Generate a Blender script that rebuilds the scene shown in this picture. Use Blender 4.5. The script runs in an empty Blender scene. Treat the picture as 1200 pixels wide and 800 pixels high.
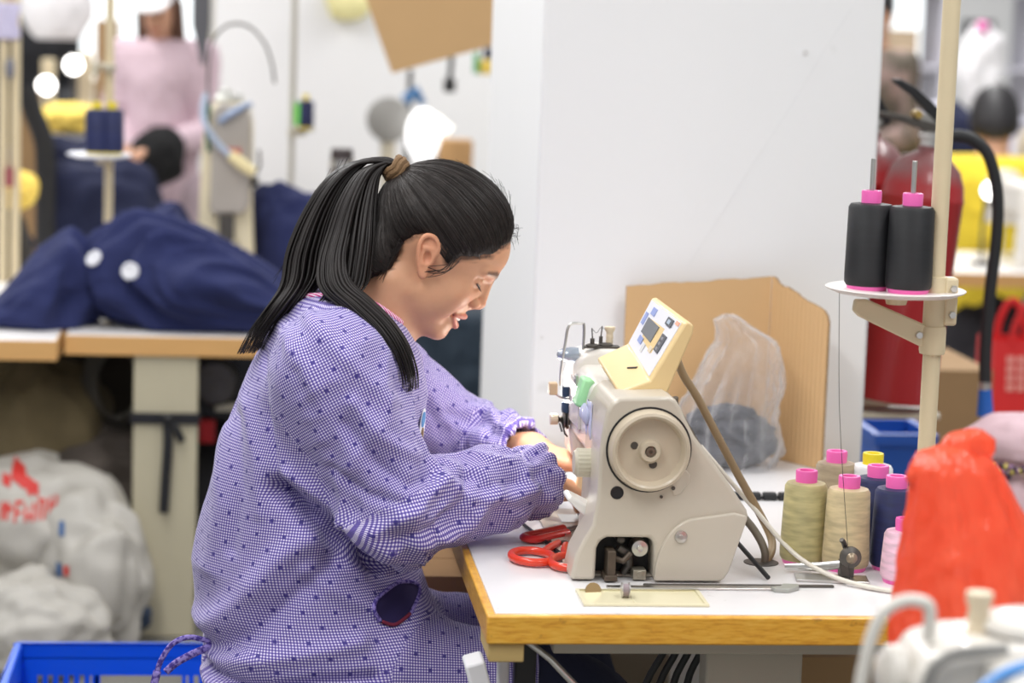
import bpy, bmesh, math, random
import numpy as np
from mathutils import Vector, Matrix

random.seed(7)
rng = np.random.default_rng(7)
SC = bpy.context.scene
COL = SC.collection
PI = math.pi

# ------------------------------------------------------------------ camera
cam_d = bpy.data.cameras.new('camera')
cam_d.sensor_width = 36.0
cam_d.lens = 85.0
cam_d.dof.use_dof = True
cam_d.dof.focus_distance = 3.56
cam_d.dof.aperture_fstop = 2.9
cam_d.clip_end = 100
cam = bpy.data.objects.new('camera', cam_d)
COL.objects.link(cam)
cam.matrix_world = (Matrix.Translation((0, 0, 1.546)) @ Matrix.Rotation(math.radians(-6.4), 4, 'Z')
                    @ Matrix.Rotation(math.radians(90 - 7.7), 4, 'X') @ Matrix.Rotation(math.radians(1.92), 4, 'Z'))
SC.camera = cam

# ------------------------------------------------------------------ light
world = bpy.data.worlds.new('world')
SC.world = world
world.use_nodes = True
bg = world.node_tree.nodes['Background']
bg.inputs[0].default_value = (0.97, 0.985, 1.0, 1)
bg.inputs[1].default_value = 0.50

def area_light(name, loc, sx, sy, power, color=(1, .992, .98), rot=(0, 0, 0)):
    d = bpy.data.lights.new(name, 'AREA')
    d.shape = 'RECTANGLE'; d.size = sx; d.size_y = sy; d.energy = power; d.color = color
    o = bpy.data.objects.new(name, d); COL.objects.link(o)
    o.location = loc; o.rotation_euler = rot
    return o

for k, (x, y, p) in enumerate([(-0.9, 1.6, 62), (1.7, 2.0, 44), (-0.7, 4.4, 54), (2.6, 5.2, 46), (-1.4, 7.6, 80), (2.4, 8.6, 80), (-0.6, 10.8, 105), (3.2, 12, 105)]):
    area_light('ceiling_lamp', (x, y, 3.3), 0.5, 2.2, p)

SC.view_settings.view_transform = 'Standard'
SC.view_settings.look = 'None'
SC.view_settings.gamma = 1.0
SC.view_settings.exposure = 0.0
SC.view_settings.use_curve_mapping = False

# ------------------------------------------------------------------ materials
def srgb(r, g, b):
    def c(v):
        v /= 255.0
        return v / 12.92 if v <= .04045 else ((v + .055) / 1.055) ** 2.4
    return (c(r), c(g), c(b), 1.0)

class NT:
    def __init__(s, m):
        s.t = m.node_tree; s.n = s.t.nodes; s.l = s.t.links
    def new(s, typ, **kw):
        nd = s.n.new(typ)
        for k, v in kw.items(): setattr(nd, k, v)
        return nd
    def link(s, a, b): s.l.new(a, b)
    def math(s, op, a, b=None):
        nd = s.n.new('ShaderNodeMath'); nd.operation = op
        for i, v in enumerate((a, b)):
            if v is None: continue
            if isinstance(v, (int, float)): nd.inputs[i].default_value = v
            else: s.l.new(v, nd.inputs[i])
        return nd.outputs[0]
    def mix(s, fac, a, b):
        nd = s.n.new('ShaderNodeMix'); nd.data_type = 'RGBA'
        for i, v in ((0, fac), (6, a), (7, b)):
            if isinstance(v, (int, float)): nd.inputs[i].default_value = v
            elif isinstance(v, tuple): nd.inputs[i].default_value = v
            else: s.l.new(v, nd.inputs[i])
        return nd.outputs[2]
    def noise(s, scale, detail=3, rough=.55, vec=None, stretch=None):
        tc = s.n.new('ShaderNodeTexCoord')
        src = vec if vec is not None else tc.outputs['Object']
        if stretch:
            mp = s.n.new('ShaderNodeMapping'); mp.inputs['Scale'].default_value = stretch
            s.l.new(src, mp.inputs[0]); src = mp.outputs[0]
        nd = s.n.new('ShaderNodeTexNoise'); nd.inputs['Scale'].default_value = scale
        nd.inputs['Detail'].default_value = detail; nd.inputs['Roughness'].default_value = rough
        s.l.new(src, nd.inputs['Vector'])
        return nd.outputs['Fac']
    def ramp(s, fac, stops):
        nd = s.n.new('ShaderNodeValToRGB')
        el = nd.color_ramp.elements
        while len(el) < len(stops): el.new(.5)
        for e, (p, c) in zip(el, stops):
            e.position = p; e.color = c if isinstance(c, tuple) else (c, c, c, 1)
        s.l.new(fac, nd.inputs[0])
        return nd.outputs[0]

def material(name, color, rough=.5, metal=0.0, vary=.06, vscale=12, bump=0.0, bscale=60, stretch=None,
             spec=.5, trans=0.0, sss=0.0, coat=0.0, second=None, slo=.45, shi=.65):
    m = bpy.data.materials.new(name); m.use_nodes = True
    t = NT(m); b = t.n['Principled BSDF']
    b.inputs['Roughness'].default_value = rough
    b.inputs['Metallic'].default_value = metal
    b.inputs['Specular IOR Level'].default_value = spec
    b.inputs['Transmission Weight'].default_value = trans
    b.inputs['Coat Weight'].default_value = coat
    if sss:
        b.inputs['Subsurface Weight'].default_value = sss
        b.inputs['Subsurface Radius'].default_value = (1, .35, .2); b.inputs['Subsurface Scale'].default_value = .006
    if vary or second:
        n = t.noise(vscale, 4, stretch=stretch)
        if second:
            f = t.ramp(n, [(slo, 0.0), (shi, 1.0)])
            c = t.mix(f, color, second)
        else:
            lo = tuple(max(0, v * (1 - vary)) for v in color[:3]) + (1,)
            hi = tuple(min(1, v * (1 + vary)) for v in color[:3]) + (1,)
            c = t.mix(n, lo, hi)
        t.link(c, b.inputs['Base Color'])
    else:
        b.inputs['Base Color'].default_value = color
    if bump:
        n2 = t.noise(bscale, 3, stretch=stretch)
        bn = t.new('ShaderNodeBump'); bn.inputs['Strength'].default_value = bump; bn.inputs['Distance'].default_value = .004
        t.link(n2, bn.inputs['Height']); t.link(bn.outputs[0], b.inputs['Normal'])
    return m

def emission(name, color, strength):
    m = bpy.data.materials.new(name); m.use_nodes = True
    b = m.node_tree.nodes['Principled BSDF']
    b.inputs['Base Color'].default_value = color
    b.inputs['Emission Color'].default_value = color
    b.inputs['Emission Strength'].default_value = strength
    return m

# ------------------------------------------------------------------ mesh builder
class MB:
    """collects shapes; build() links them as ONE mesh object"""
    def __init__(s): s.v = []; s.f = []
    def add(s, vs, fs):
        k = len(s.v); s.v += [tuple(p) for p in vs]; s.f += [tuple(i + k for i in f) for f in fs]; return s
    def box(s, lo, hi, rot=None, about=None):
        (a, b, c), (d, e, g) = lo, hi
        vs = [(a,b,c),(d,b,c),(d,e,c),(a,e,c),(a,b,g),(d,b,g),(d,e,g),(a,e,g)]
        if rot is not None:
            ce = Vector(about) if about else Vector(((a+d)/2,(b+e)/2,(c+g)/2))
            vs = [tuple(ce + rot @ (Vector(p) - ce)) for p in vs]
        return s.add(vs, [(3,2,1,0),(4,5,6,7),(0,1,5,4),(1,2,6,5),(2,3,7,6),(3,0,4,7)])
    def tube(s, pts, r, seg=10, cap=True, flat=1.0):
        pts = [Vector(p) for p in pts]; n = len(pts)
        rs = r if isinstance(r, (list, tuple)) else [r] * n
        t0 = (pts[1] - pts[0]).normalized()
        up = Vector((0, 0, 1)) if abs(t0.z) < .9 else Vector((1, 0, 0))
        nrm = (up - t0 * up.dot(t0)).normalized()
        vs = []; fs = []
        for i in range(n):
            t = (pts[min(i+1, n-1)] - pts[max(i-1, 0)]).normalized()
            nrm = (nrm - t * nrm.dot(t)).normalized(); bi = t.cross(nrm)
            for k in range(seg):
                a = 2 * PI * k / seg
                vs.append(pts[i] + nrm * (math.cos(a) * rs[i]) + bi * (math.sin(a) * rs[i] * flat))
        for i in range(n - 1):
            for k in range(seg):
                k2 = (k + 1) % seg
                fs.append((i*seg+k, i*seg+k2, (i+1)*seg+k2, (i+1)*seg+k))
        if cap:
            fs.append(tuple(range(seg))[::-1]); fs.append(tuple((n-1)*seg + k for k in range(seg)))
        return s.add(vs, fs)
    def cyl(s, p0, p1, r0, r1=None, seg=24):
        return s.tube([p0, p1], [r0, r0 if r1 is None else r1], seg)
    def lathe(s, prof, org=(0,0,0), axis='Z', seg=32, rot=None):
        """prof: (radius, height) pairs, revolved about the axis through org"""
        vs = []; fs = []; n = len(prof)
        for (r, h) in prof:
            for k in range(seg):
                a = 2 * PI * k / seg; c, q = r * math.cos(a), r * math.sin(a)
                p = {'Z': (c, q, h), 'Y': (c, h, q), 'X': (h, c, q)}[axis]
                if rot is not None: p = rot @ Vector(p)
                vs.append((p[0]+org[0], p[1]+org[1], p[2]+org[2]))
        for i in range(n - 1):
            for k in range(seg):
                k2 = (k + 1) % seg
                f = (i*seg+k, i*seg+k2, (i+1)*seg+k2, (i+1)*seg+k)
                fs.append(f)
        fs.append(tuple(range(seg))[::-1]); fs.append(tuple((n-1)*seg+k for k in range(seg)))
        return s.add(vs, fs)
    def prism(s, poly, a, b, axis='Y'):
        """polygon of two coordinates, extruded from a to b along axis"""
        n = len(poly)
        def P(p, h): return {'Y': (p[0], h, p[1]), 'Z': (p[0], p[1], h), 'X': (h, p[0], p[1])}[axis]
        vs = [P(p, a) for p in poly] + [P(p, b) for p in poly]
        fs = [tuple(range(n)), tuple(range(n, 2*n))[::-1]]
        for i in range(n):
            j = (i + 1) % n
            fs.append((i, i + n, j + n, j))
        return s.add(vs, fs)
    def sphere(s, c, r, seg=20, rings=12, rot=None):
        rr = r if isinstance(r, (tuple, list)) else (r, r, r)
        vs = []; fs = []
        for i in range(rings + 1):
            th = PI * i / rings
            for k in range(seg):
                ph = 2 * PI * k / seg
                p = Vector((rr[0]*math.sin(th)*math.cos(ph), rr[1]*math.sin(th)*math.sin(ph), rr[2]*math.cos(th)))
                if rot is not None: p = rot @ p
                vs.append((p.x+c[0], p.y+c[1], p.z+c[2]))
        for i in range(rings):
            for k in range(seg):
                k2 = (k+1) % seg
                fs.append((i*seg+k, (i+1)*seg+k, (i+1)*seg+k2, i*seg+k2))
        return s.add(vs, fs)
    def grid(s, fn, nu, nv, close_u=False):
        vs = [fn(i / (nu if close_u else nu - 1), j / (nv - 1)) for j in range(nv) for i in range(nu)]
        fs = []
        for j in range(nv - 1):
            for i in range(nu if close_u else nu - 1):
                i2 = (i + 1) % nu
                fs.append((j*nu+i, j*nu+i2, (j+1)*nu+i2, (j+1)*nu+i))
        return s.add(vs, fs)
    def build(s, name, mt, parent=None, smooth=40, bevel=0.0, bseg=2, solid=0.0, loc=None, subsurf=0):
        me = bpy.data.meshes.new(name)
        me.from_pydata(s.v, [], s.f)
        bm = bmesh.new(); bm.from_mesh(me)
        bmesh.ops.remove_doubles(bm, verts=bm.verts, dist=1e-6)
        bmesh.ops.recalc_face_normals(bm, faces=bm.faces)
        bm.to_mesh(me); bm.free()
        for m in (mt if isinstance(mt, (list, tuple)) else [mt]): me.materials.append(m)
        o = bpy.data.objects.new(name, me); COL.objects.link(o)
        if parent is not None: o.parent = parent
        if loc is not None: o.location = loc
        if smooth:
            me.shade_smooth(); me.set_sharp_from_angle(angle=math.radians(smooth))
        if solid:
            md = o.modifiers.new('solid', 'SOLIDIFY'); md.thickness = solid; md.offset = 0
        if subsurf:
            md = o.modifiers.new('sub', 'SUBSURF'); md.levels = subsurf; md.render_levels = subsurf
        if bevel:
            md = o.modifiers.new('bevel', 'BEVEL'); md.width = bevel; md.segments = bseg
            md.limit_method = 'ANGLE'; md.angle_limit = math.radians(35)
        return o

def tag(o, label=None, cat=None, group=None, kind=None):
    if label: o['label'] = label
    if cat: o['category'] = cat
    if group: o['group'] = group
    if kind: o['kind'] = kind
    return o

def thing(name, label, cat, loc=(0, 0, 0), rz=0.0, group=None):
    o = bpy.data.objects.new(name, None); COL.objects.link(o)
    o.location = loc; o.rotation_euler = (0, 0, rz); o.empty_display_size = .05
    return tag(o, label, cat, group)

def rel(o, pts):
    """world points given in the thing's own coordinates (things without rotation)"""
    b = o.location
    return [(p[0]-b[0], p[1]-b[1], p[2]-b[2]) for p in pts]

def copy_thing(o, loc, rz=None, label=None):
    c = o.copy(); COL.objects.link(c); c.location = loc
    if rz is not None: c.rotation_euler = (0, 0, rz)
    if label: c['label'] = label
    for ch in list(o.children):
        d = ch.copy(); COL.objects.link(d); d.parent = c
        for g in list(ch.children):
            e = g.copy(); COL.objects.link(e); e.parent = d
    return c

def spline(pts, n=8):
    """Catmull-Rom through the points"""
    P = [Vector(p) for p in pts]; out = []
    for i in range(len(P) - 1):
        a = P[max(i-1, 0)]; b = P[i]; c = P[i+1]; d = P[min(i+2, len(P)-1)]
        for k in range(n):
            t = k / n
            out.append(0.5*((2*b) + (c-a)*t + (2*a-5*b+4*c-d)*t*t + (3*b-a-3*c+d)*t**3))
    out.append(P[-1]); return out

# lattice value noise, vectorised (for folds and lumps in meshes)
_PERM = np.random.default_rng(3).random((32, 32, 32)).astype(np.float32)
def vnoise(p):
    p = np.asarray(p, dtype=np.float32)
    i = np.floor(p).astype(np.int64); fr = p - i; fr = fr * fr * (3 - 2 * fr)
    x0, y0, z0 = (i[:, 0] % 32), (i[:, 1] % 32), (i[:, 2] % 32)
    x1, y1, z1 = (x0 + 1) % 32, (y0 + 1) % 32, (z0 + 1) % 32
    fx, fy, fz = fr[:, 0], fr[:, 1], fr[:, 2]
    L = lambda a, b, t: a + (b - a) * t
    return L(L(L(_PERM[x0,y0,z0], _PERM[x1,y0,z0], fx), L(_PERM[x0,y1,z0], _PERM[x1,y1,z0], fx), fy),
             L(L(_PERM[x0,y0,z1], _PERM[x1,y0,z1], fx), L(_PERM[x0,y1,z1], _PERM[x1,y1,z1], fx), fy), fz) * 2 - 1

# ------------------------------------------------------------------ shared materials
M = {}
M['white_paint'] = material('white_paint', (.86, .86, .86, 1), .75, vary=.02, vscale=2.5, bump=.05, bscale=25)
M['concrete'] = material('concrete', srgb(120, 118, 112), .8, vary=.25, vscale=5)
M['laminate'] = material('laminate', srgb(236, 233, 232), .32, vary=.03, vscale=18)
M['beige_metal'] = material('beige_metal', srgb(200, 192, 172), .45, vary=.04)
M['steel'] = material('steel', (.62, .61, .59, 1), .3, 1.0, vary=.1, vscale=40)
M['dark_steel'] = material('dark_steel', (.12, .11, .1, 1), .45, .8, vary=.3, vscale=60)
M['black'] = material('black_plastic', (.012, .012, .014, 1), .45, vary=.2)
M['rubber'] = material('black_rubber', (.015, .016, .018, 1), .6, vary=.2)
M['cardboard'] = material('cardboard', srgb(208, 170, 122), .85, vary=.07, vscale=6)
# ================================================================== the setting
def structure(name, mb, mt, **kw):
    o = mb.build(name, mt, **kw); o['kind'] = 'structure'; return o

structure('floor', MB().box((-6, -1.5, -.1), (9, 16, 0)), M['concrete'], smooth=0)

# the white pillar at the end of the table, hairline cracks in its plaster
def plaster():
    m = material('pillar_plaster', (.84, .84, .845, 1), .8, vary=.015, vscale=3, bump=.06, bscale=18)
    t = NT(m); b = t.n['Principled BSDF']
    base = b.inputs['Base Color'].links[0].from_socket
    n = t.noise(9, 2)
    spots = t.ramp(n, [(.74, 0.0), (.78, 1.0)])
    c = t.mix(t.math('MULTIPLY', spots, .35), base, (.55, .54, .52, 1))
    t.link(c, b.inputs['Base Color'])
    return m
pl = MB().box((.527, 4.37, 0), (1.157, 5.30, 3.6))
pil_ = structure('wall_pillar', pl, plaster(), bevel=.006)
MB().tube([(1.094, 4.368, 1.577), (1.041, 4.368, 1.489), (0.994, 4.368, 1.403), (0.920, 4.368, 1.282), (0.858, 4.368, 1.177), (0.811, 4.368, 1.097)], .0003, 5).build('plaster_crack', material('crack_grey', srgb(222, 222, 222), .9, vary=.05), pil_)
for x_, z_, r_ in (((1.012, 4.368, 1.494)[0], (1.012, 4.368, 1.494)[2], .006), ((0.545, 4.368, 1.000)[0]+.0, (0.667, 4.368, 0.960)[2], .003)):
    MB().cyl((x_, 4.3685, z_), (x_, 4.372, z_), r_, seg=10).build('plaster_pit', material('pit_grey', srgb(220, 219, 218), .9, vary=.05), pil_)
# ================================================================== the near sewing table
T_X0, T_X1, T_Y0, T_Y1, T_Z = .331, 1.115, 3.137, 4.345, .75
def wood_edge():
    m = bpy.data.materials.new('varnished_wood'); m.use_nodes = True
    t = NT(m); b = t.n['Principled BSDF']
    n = t.noise(14, 5, .6, stretch=(3, 3, 22))
    w = t.noise(45, 3, .6)
    c = t.ramp(n, [(.25, srgb(196, 132, 38)), (.5, srgb(226, 168, 56)), (.8, srgb(238, 190, 84))])
    c = t.mix(t.math('MULTIPLY', t.ramp(w, [(.66, 0.0), (.74, 1.0)]), .4), c, srgb(120, 80, 40))
    t.link(c, b.inputs['Base Color'])
    b.inputs['Roughness'].default_value = .35; b.inputs['Coat Weight'].default_value = .3
    return m
M['wood_edge'] = wood_edge()
def worn_top():
    m = material('worn_laminate', srgb(226, 224, 225), .3, vary=.02, vscale=10)
    t = NT(m); b = t.n['Principled BSDF']
    base = b.inputs['Base Color'].links[0].from_socket
    f = t.math('MULTIPLY', t.ramp(t.noise(55, 5, .7), [(.60, 0.0), (.72, 1.0)]), t.ramp(t.noise(6, 2), [(.45, 0.0), (.6, 1.0)]))
    c = t.mix(t.math('MULTIPLY', f, .55), base, srgb(170, 160, 150))
    t.link(c, b.inputs['Base Color'])
    return m
tb = thing('sewing_table', 'white topped sewing table with yellow varnished wooden edge, the purple smock leaning on it', 'table', (.72, 3.74, 0))
def tbl(name, mb, mt, parent=None, **kw):
    mb.v = rel(tb, mb.v)
    return mb.build(name, mt, parent or tb, **kw)
tbl('table_top', MB().box((T_X0+.012, T_Y0+.012, .712), (T_X1-.012, T_Y1-.012, T_Z)), worn_top(), bevel=.001)
e = MB()
for lo, hi in (((T_X0, T_Y0, .709), (T_X1, T_Y0+.0125, T_Z-.0012)), ((T_X0, T_Y1-.0125, .709), (T_X1, T_Y1, T_Z-.0012)),
               ((T_X0, T_Y0+.0125, .709), (T_X0+.0125, T_Y1-.0125, T_Z-.0012)), ((T_X1-.0125, T_Y0+.0125, .709), (T_X1, T_Y1-.0125, T_Z-.0012))):
    e = MB().box(lo, hi)
    tbl('edge_band', e, M['wood_edge'], bevel=.003)
tbl('corner_block', MB().box((T_X0+.004, T_Y0+.006, .683), (T_X0+.052, T_Y0+.12, .7085)), material('raw_wood', srgb(186, 160, 104), .7, vary=.12, stretch=(1, 1, 8)), bevel=.002)
rail = material('frame_grey', srgb(176, 170, 156), .5, vary=.05)
tbl('frame_rail', MB().box((T_X0+.10, T_Y0+.07, .678), (T_X1-.03, T_Y0+.11, .7085)), rail, bevel=.002)
tbl('frame_rail', MB().box((T_X0+.10, T_Y1-.12, .678), (T_X1-.03, T_Y1-.08, .7085)), rail, bevel=.002)
for y in (T_Y0+.06, T_Y1-.13):
    l = tbl('leg', MB().box((.652, y+.045, .03), (.79, y+.095, .678)), rail, bevel=.004)
    tbl('foot', MB().box((.42, y+.04, .0), (1.05, y+.10, .035)), rail, l, bevel=.005)
tbl('crossbar', MB().box((.70, T_Y0+.155, .2), (.74, T_Y1-.085, .26)), rail, bevel=.003)
tbl('cable_hole', MB().lathe([(.0, 0), (.026, 0), (.026, .0012), (.023, .0016), (.0, .0004)], (.772, 3.46, T_Z), seg=28), M['dark_steel'])
# shallow cream tray let into the top, left of the edge
cream = material('cream_plastic', srgb(228, 220, 186), .3, vary=.04, coat=.3)
tr = MB().box((.470, 3.19, T_Z+.0002), (.640, 3.27, T_Z+.0016))
for lo, hi in (((.468, 3.186, T_Z+.0002), (.642, 3.191, T_Z+.004)), ((.468, 3.269, T_Z+.0002), (.642, 3.274, T_Z+.004)),
               ((.468, 3.191, T_Z+.0002), (.473, 3.269, T_Z+.004)), ((.637, 3.191, T_Z+.0002), (.642, 3.269, T_Z+.004)), ((.54, 3.191, T_Z+.0002), (.543, 3.269, T_Z+.003))):
    tr.box(lo, hi)
tbl('parts_tray', tr, cream, bevel=.0012)
# white pad and steel stay hung under the near corner, loose cables by the leg
pad = MB().box((.322, T_Y0+.06, .57), (.350, T_Y0+.12, .668), Matrix.Rotation(math.radians(-16), 3, 'Y'))
tbl('white_pad', pad, material('pad_white', srgb(232, 232, 236), .7, vary=.03), bevel=.004)
tbl('white_pad', MB().box((.362, T_Y0+.125, .58), (.378, T_Y0+.15, .7085)), material('pad_white_2', srgb(220, 220, 224), .7, vary=.03), bevel=.004)
tbl('steel_stay', MB().tube([(.395, T_Y0+.10, .690), (.43, T_Y0+.09, .665), (.475, T_Y0+.08, .62), (.50, T_Y0+.08, .58)], .005, 10), M['steel'])
tbl('knee_plate', MB().box((.385, T_Y0+.12, .60), (.415, T_Y0+.15, .7085)), M['black'], bevel=.003)
for k in range(4):
    tbl('under_cable', MB().tube(spline([(.60+.02*k, T_Y0+.2, .705), (.61+.018*k, T_Y0+.19, .66), (.585+.02*k, T_Y0+.2, .60), (.56+.03*k, T_Y0+.22, .5)], 5), .0055, 8), M['rubber'])
# ================================================================== the near sewing machine
mc = thing('sewing_machine', 'beige sewing machine with large handwheel and tilted cream control panel', 'sewing machine', (.58, 3.57, .75))
def mch(name, mb, mt, parent=None, **kw):
    mb.v = rel(mc, mb.v)
    return mb.build(name, mt, parent or mc, **kw)
body_m = material('machine_enamel', srgb(196, 187, 172), .38, vary=.03, vscale=20, coat=.25)
white_m = material('machine_white', srgb(226, 221, 213), .3, vary=.03, vscale=25, coat=.3)
wheel_m = material('wheel_plastic', srgb(194, 180, 158), .42, vary=.06, vscale=35, coat=.2)
blue_film = material('protective_film', srgb(196, 200, 226), .25, vary=.08)
knob_m = material('knob_plastic', srgb(222, 206, 178), .45, vary=.04)
F0 = 3.33
# end casting: a C-shaped outline with the notch for the drive at its foot
outl = [(.468,.7525),(.4745,.788),(.486,.812),(.497,.832),(.5025,.870),(.503,.931),(.506,.965),(.511,.995),(.517,1.007),(.529,1.0155),(.600,1.0185),(.610,1.013),(.618,1.001),(.625,.986),(.638,.963),
        (.689,.898),(.719,.856),(.7215,.847),(.697,.766),(.690,.755),(.684,.7525),(.588,.7525),(.5865,.806),(.580,.8145),(.519,.8145),(.509,.809),(.5045,.798),(.504,.7525)]
mch('end_casting', MB().prism(outl, F0, F0 + .085), body_m, bevel=.006, bseg=3)
mch('notch_back', MB().box((.500, F0 + .05, .752), (.592, F0 + .084, .818)), M['black'])
# raised cover at lower right
arc = [(.588,.7535)] + [(.588 + .06*(1-math.cos(a)) , .757 + .088*math.sin(a)) for a in [k*PI/2/8 for k in range(1, 9)]] + [(.700,.853),(.7165,.849),(.7195,.845),(.6955,.767),(.689,.757),(.683,.7535)]
mch('side_cover', MB().prism(arc, F0 - .006, F0 + .01), body_m, bevel=.005, bseg=3)
mch('cover_screw', MB().lathe([(.0,-.0105),(.0035,-.0105),(.0038,-.009),(.0085,-.0085),(.0095,-.006),(.0095,0)], (.624, F0, .818), 'Y', 20), M['steel'])
# column and arm behind
col_poly = [(.500,.7525),(.506,.84),(.509,.93),(.511,.985),(.520,1.004),(.532,1.0125),(.598,1.0155),(.608,1.009),(.622,.985),(.640,.955),(.652,.90),(.652,.7525)]
mch('column', MB().prism(col_poly, F0 + .08, F0 + .19), body_m, bevel=.006)
arm_poly = [(.512,.905),(.510,.975),(.516,1.000),(.530,1.010),(.598,1.0115),(.612,1.002),(.618,.975),(.616,.905),(.606,.898),(.522,.898)]
mch('arm', MB().prism(arm_poly, F0 + .18, F0 + .40), white_m, bevel=.006)
head_poly = [(.514,.862),(.510,.90),(.508,.985),(.514,1.012),(.526,1.026),(.548,1.034),(.585,1.034),(.603,1.02),(.608,.99),(.606,.862)]
mch('needle_head', MB().prism(head_poly, F0 + .36, F0 + .45), white_m, bevel=.008, bseg=3)
mch('face_plate', MB().prism([(.520,.875),(.516,.98),(.524,1.008),(.545,1.02),(.585,1.02),(.598,1.0),(.6,.875)], F0 + .452, F0 + .458), M['steel'], bevel=.002)
mch('bed', MB().box((.472, F0 + .03, .7506), (.648, F0 + .49, .7545)), material('bed_enamel', srgb(196, 186, 172), .4, vary=.05), bevel=.0015)
mch('needle_plate', MB().box((.505, F0 + .38, .7546), (.56, F0 + .44, .7555)), M['steel'])
mch('needle_bar', MB().cyl((.555, F0 + .405, .87), (.555, F0 + .405, .80), .0035, seg=12).cyl((.555, F0+.405, .80), (.555, F0+.405, .757), .001, seg=8), M['steel'])
pf = MB().cyl((.548, F0 + .425, .87), (.548, F0 + .425, .775), .004, seg=12).box((.535, F0 + .398, .757), (.562, F0 + .432, .762)).box((.543, F0+.41, .76), (.553, F0+.43, .782))
mch('presser_foot', pf, M['steel'], bevel=.001)
mch('needle_guard', MB().prism([(.517,.815),(.527,.87),(.551,.87),(.549,.815)], F0 + .33, F0 + .345), material('guard_peach', srgb(250, 222, 180), .4, vary=.04), bevel=.003)
# handwheel
hw = mch('handwheel', MB().lathe([(.0,.004),(.059,.004),(.0575,-.014),(.0555,-.022),(.0515,-.024),(.0485,-.0215),(.0465,-.014),(.0445,-.0085),(.030,-.0070),(.020,-.0075),(.0165,-.009),(.0150,-.0165),(.0138,-.018),(.0085,-.018),(.0075,-.0135),(.0,-.0135)], (.5735, F0, .942), 'Y', 64), wheel_m, smooth=30)
mch('wheel_gap', MB().lathe([(.0,-.0008),(.0615,-.0008),(.0615,.002),(.0,.002)], (.5735, F0, .942), 'Y', 48), M['black'])
hb = mch('hub_bolt', MB().lathe([(.0,-.0148),(.0022,-.0150),(.0026,-.0175),(.0066,-.0172),(.0070,-.0135),(.0,-.013)], (.5735, F0, .942), 'Y', 24), material('bolt_brown', (.16, .12, .09, 1), .45, .5, vary=.1), hw)
sm = material('grease', (.07, .06, .05, 1), .5, vary=.3)
mch('dish_hole', MB().lathe([(.0,-.0082),(.0055,-.0082),(.0055,-.006),(.0,-.006)], (.5515, F0, .949), 'Y', 16), sm, hw)
mch('dish_hole', MB().lathe([(.0,-.0082),(.006,-.0082),(.006,-.006),(.0,-.006)], (.579, F0, .9225), 'Y', 16), sm, hw)
# holes and bosses in the end casting
for x, z, r in ((.5305, .8795, .0092), (.622, .9005, .0078)):
    h = mch('casting_hole', MB().lathe([(.0,-.0002),(r*.8,-.0002),(r*.86,-.0012),(r,-.0012),(r*1.08,.0012),(.0,.0012)], (x, F0, z), 'Y', 28), M['black'])
mch('boss', MB().prism([(.606,.888),(.612,.876),(.622,.879),(.634,.897),(.634,.908),(.628,.914),(.618,.910),(.612,.9)], F0 - .002, F0 + .004), body_m, bevel=.0015)
for x, z, r in ((.6105, .8875, .003), (.594, .8745, .0022)):
    mch('bolt_hole', MB().lathe([(.0,-.003),(r,-.003),(r,.001),(.0,.001)], (x, F0, z), 'Y', 14), M['dark_steel'])
# the drive in the notch
mch('bobbin_winder_wheel', MB().lathe([(.0,.002),(.0025,.0),(.0045,.0),(.005,.004),(.0115,.005),(.0128,.012),(.0128,.03),(.0,.03)], (.5685, F0 + .006, .7965), 'Y', 28), M['steel'])
mch('winder_boss', MB().lathe([(.0,.0),(.0035,.0),(.006,.002),(.006,.03),(.0,.03)], (.5425, F0 + .02, .806), 'Y', 18), M['dark_steel'])
w = MB().box((.559, F0 + .004, .7525), (.578, F0 + .03, .7665)); w.lathe([(.0,-.0006),(.0048,-.0006),(.0048,.004),(.0,.004)], (.5685, F0 + .004, .7605), 'Y', 16)
mch('hinge_block', w, material('brass_grey', (.34, .31, .25, 1), .4, .7, vary=.15), bevel=.001)
lv = MB().box((.520, F0 - .006, .756), (.532, F0 + .03, .796)); lv.box((.516, F0 - .008, .7525), (.535, F0 + .03, .761)); lv.tube([(.532, F0+.012, .782), (.545, F0+.01, .778), (.556, F0+.012, .79)], .005, 8)
mch('release_lever', lv, material('rusty_brown', (.10, .075, .055, 1), .5, .4, vary=.3, vscale=80), bevel=.0015)
mch('drive_arm', MB().tube([(.538, F0+.02, .796), (.552, F0+.022, .787), (.556, F0+.026, .77), (.548, F0+.03, .757)], [.006,.008,.007,.006], 10), M['dark_steel'])
# operator-side controls
dl = MB(); seg = 40
pr = []
for k in range(seg):
    r = .0205 + (.0008 if k % 2 else -.0004)
    pr.append((3.425 + r * math.cos(2*PI*k/seg), .9045 + r * math.sin(2*PI*k/seg)))
mch('stitch_dial', MB().prism(pr, .484, .5085, 'X'), material('dial_plastic', srgb(204, 198, 178), .45, vary=.05), bevel=.0012)
mch('dial_rim', MB().lathe([(.0, .0),(.0165,.0),(.0185,.003),(.0185,.006),(.0,.006)], (.480, 3.425, .9045), 'X', 32), M['beige_metal'])
lev = MB().prism([(.470,.8515),(.4765,.857),(.524,.834),(.530,.82),(.521,.812),(.508,.8165)], 3.415, 3.470)
mch('reverse_lever', lev, material('lever_white', srgb(240, 238, 234), .3, vary=.02), bevel=.004, bseg=3)
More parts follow.
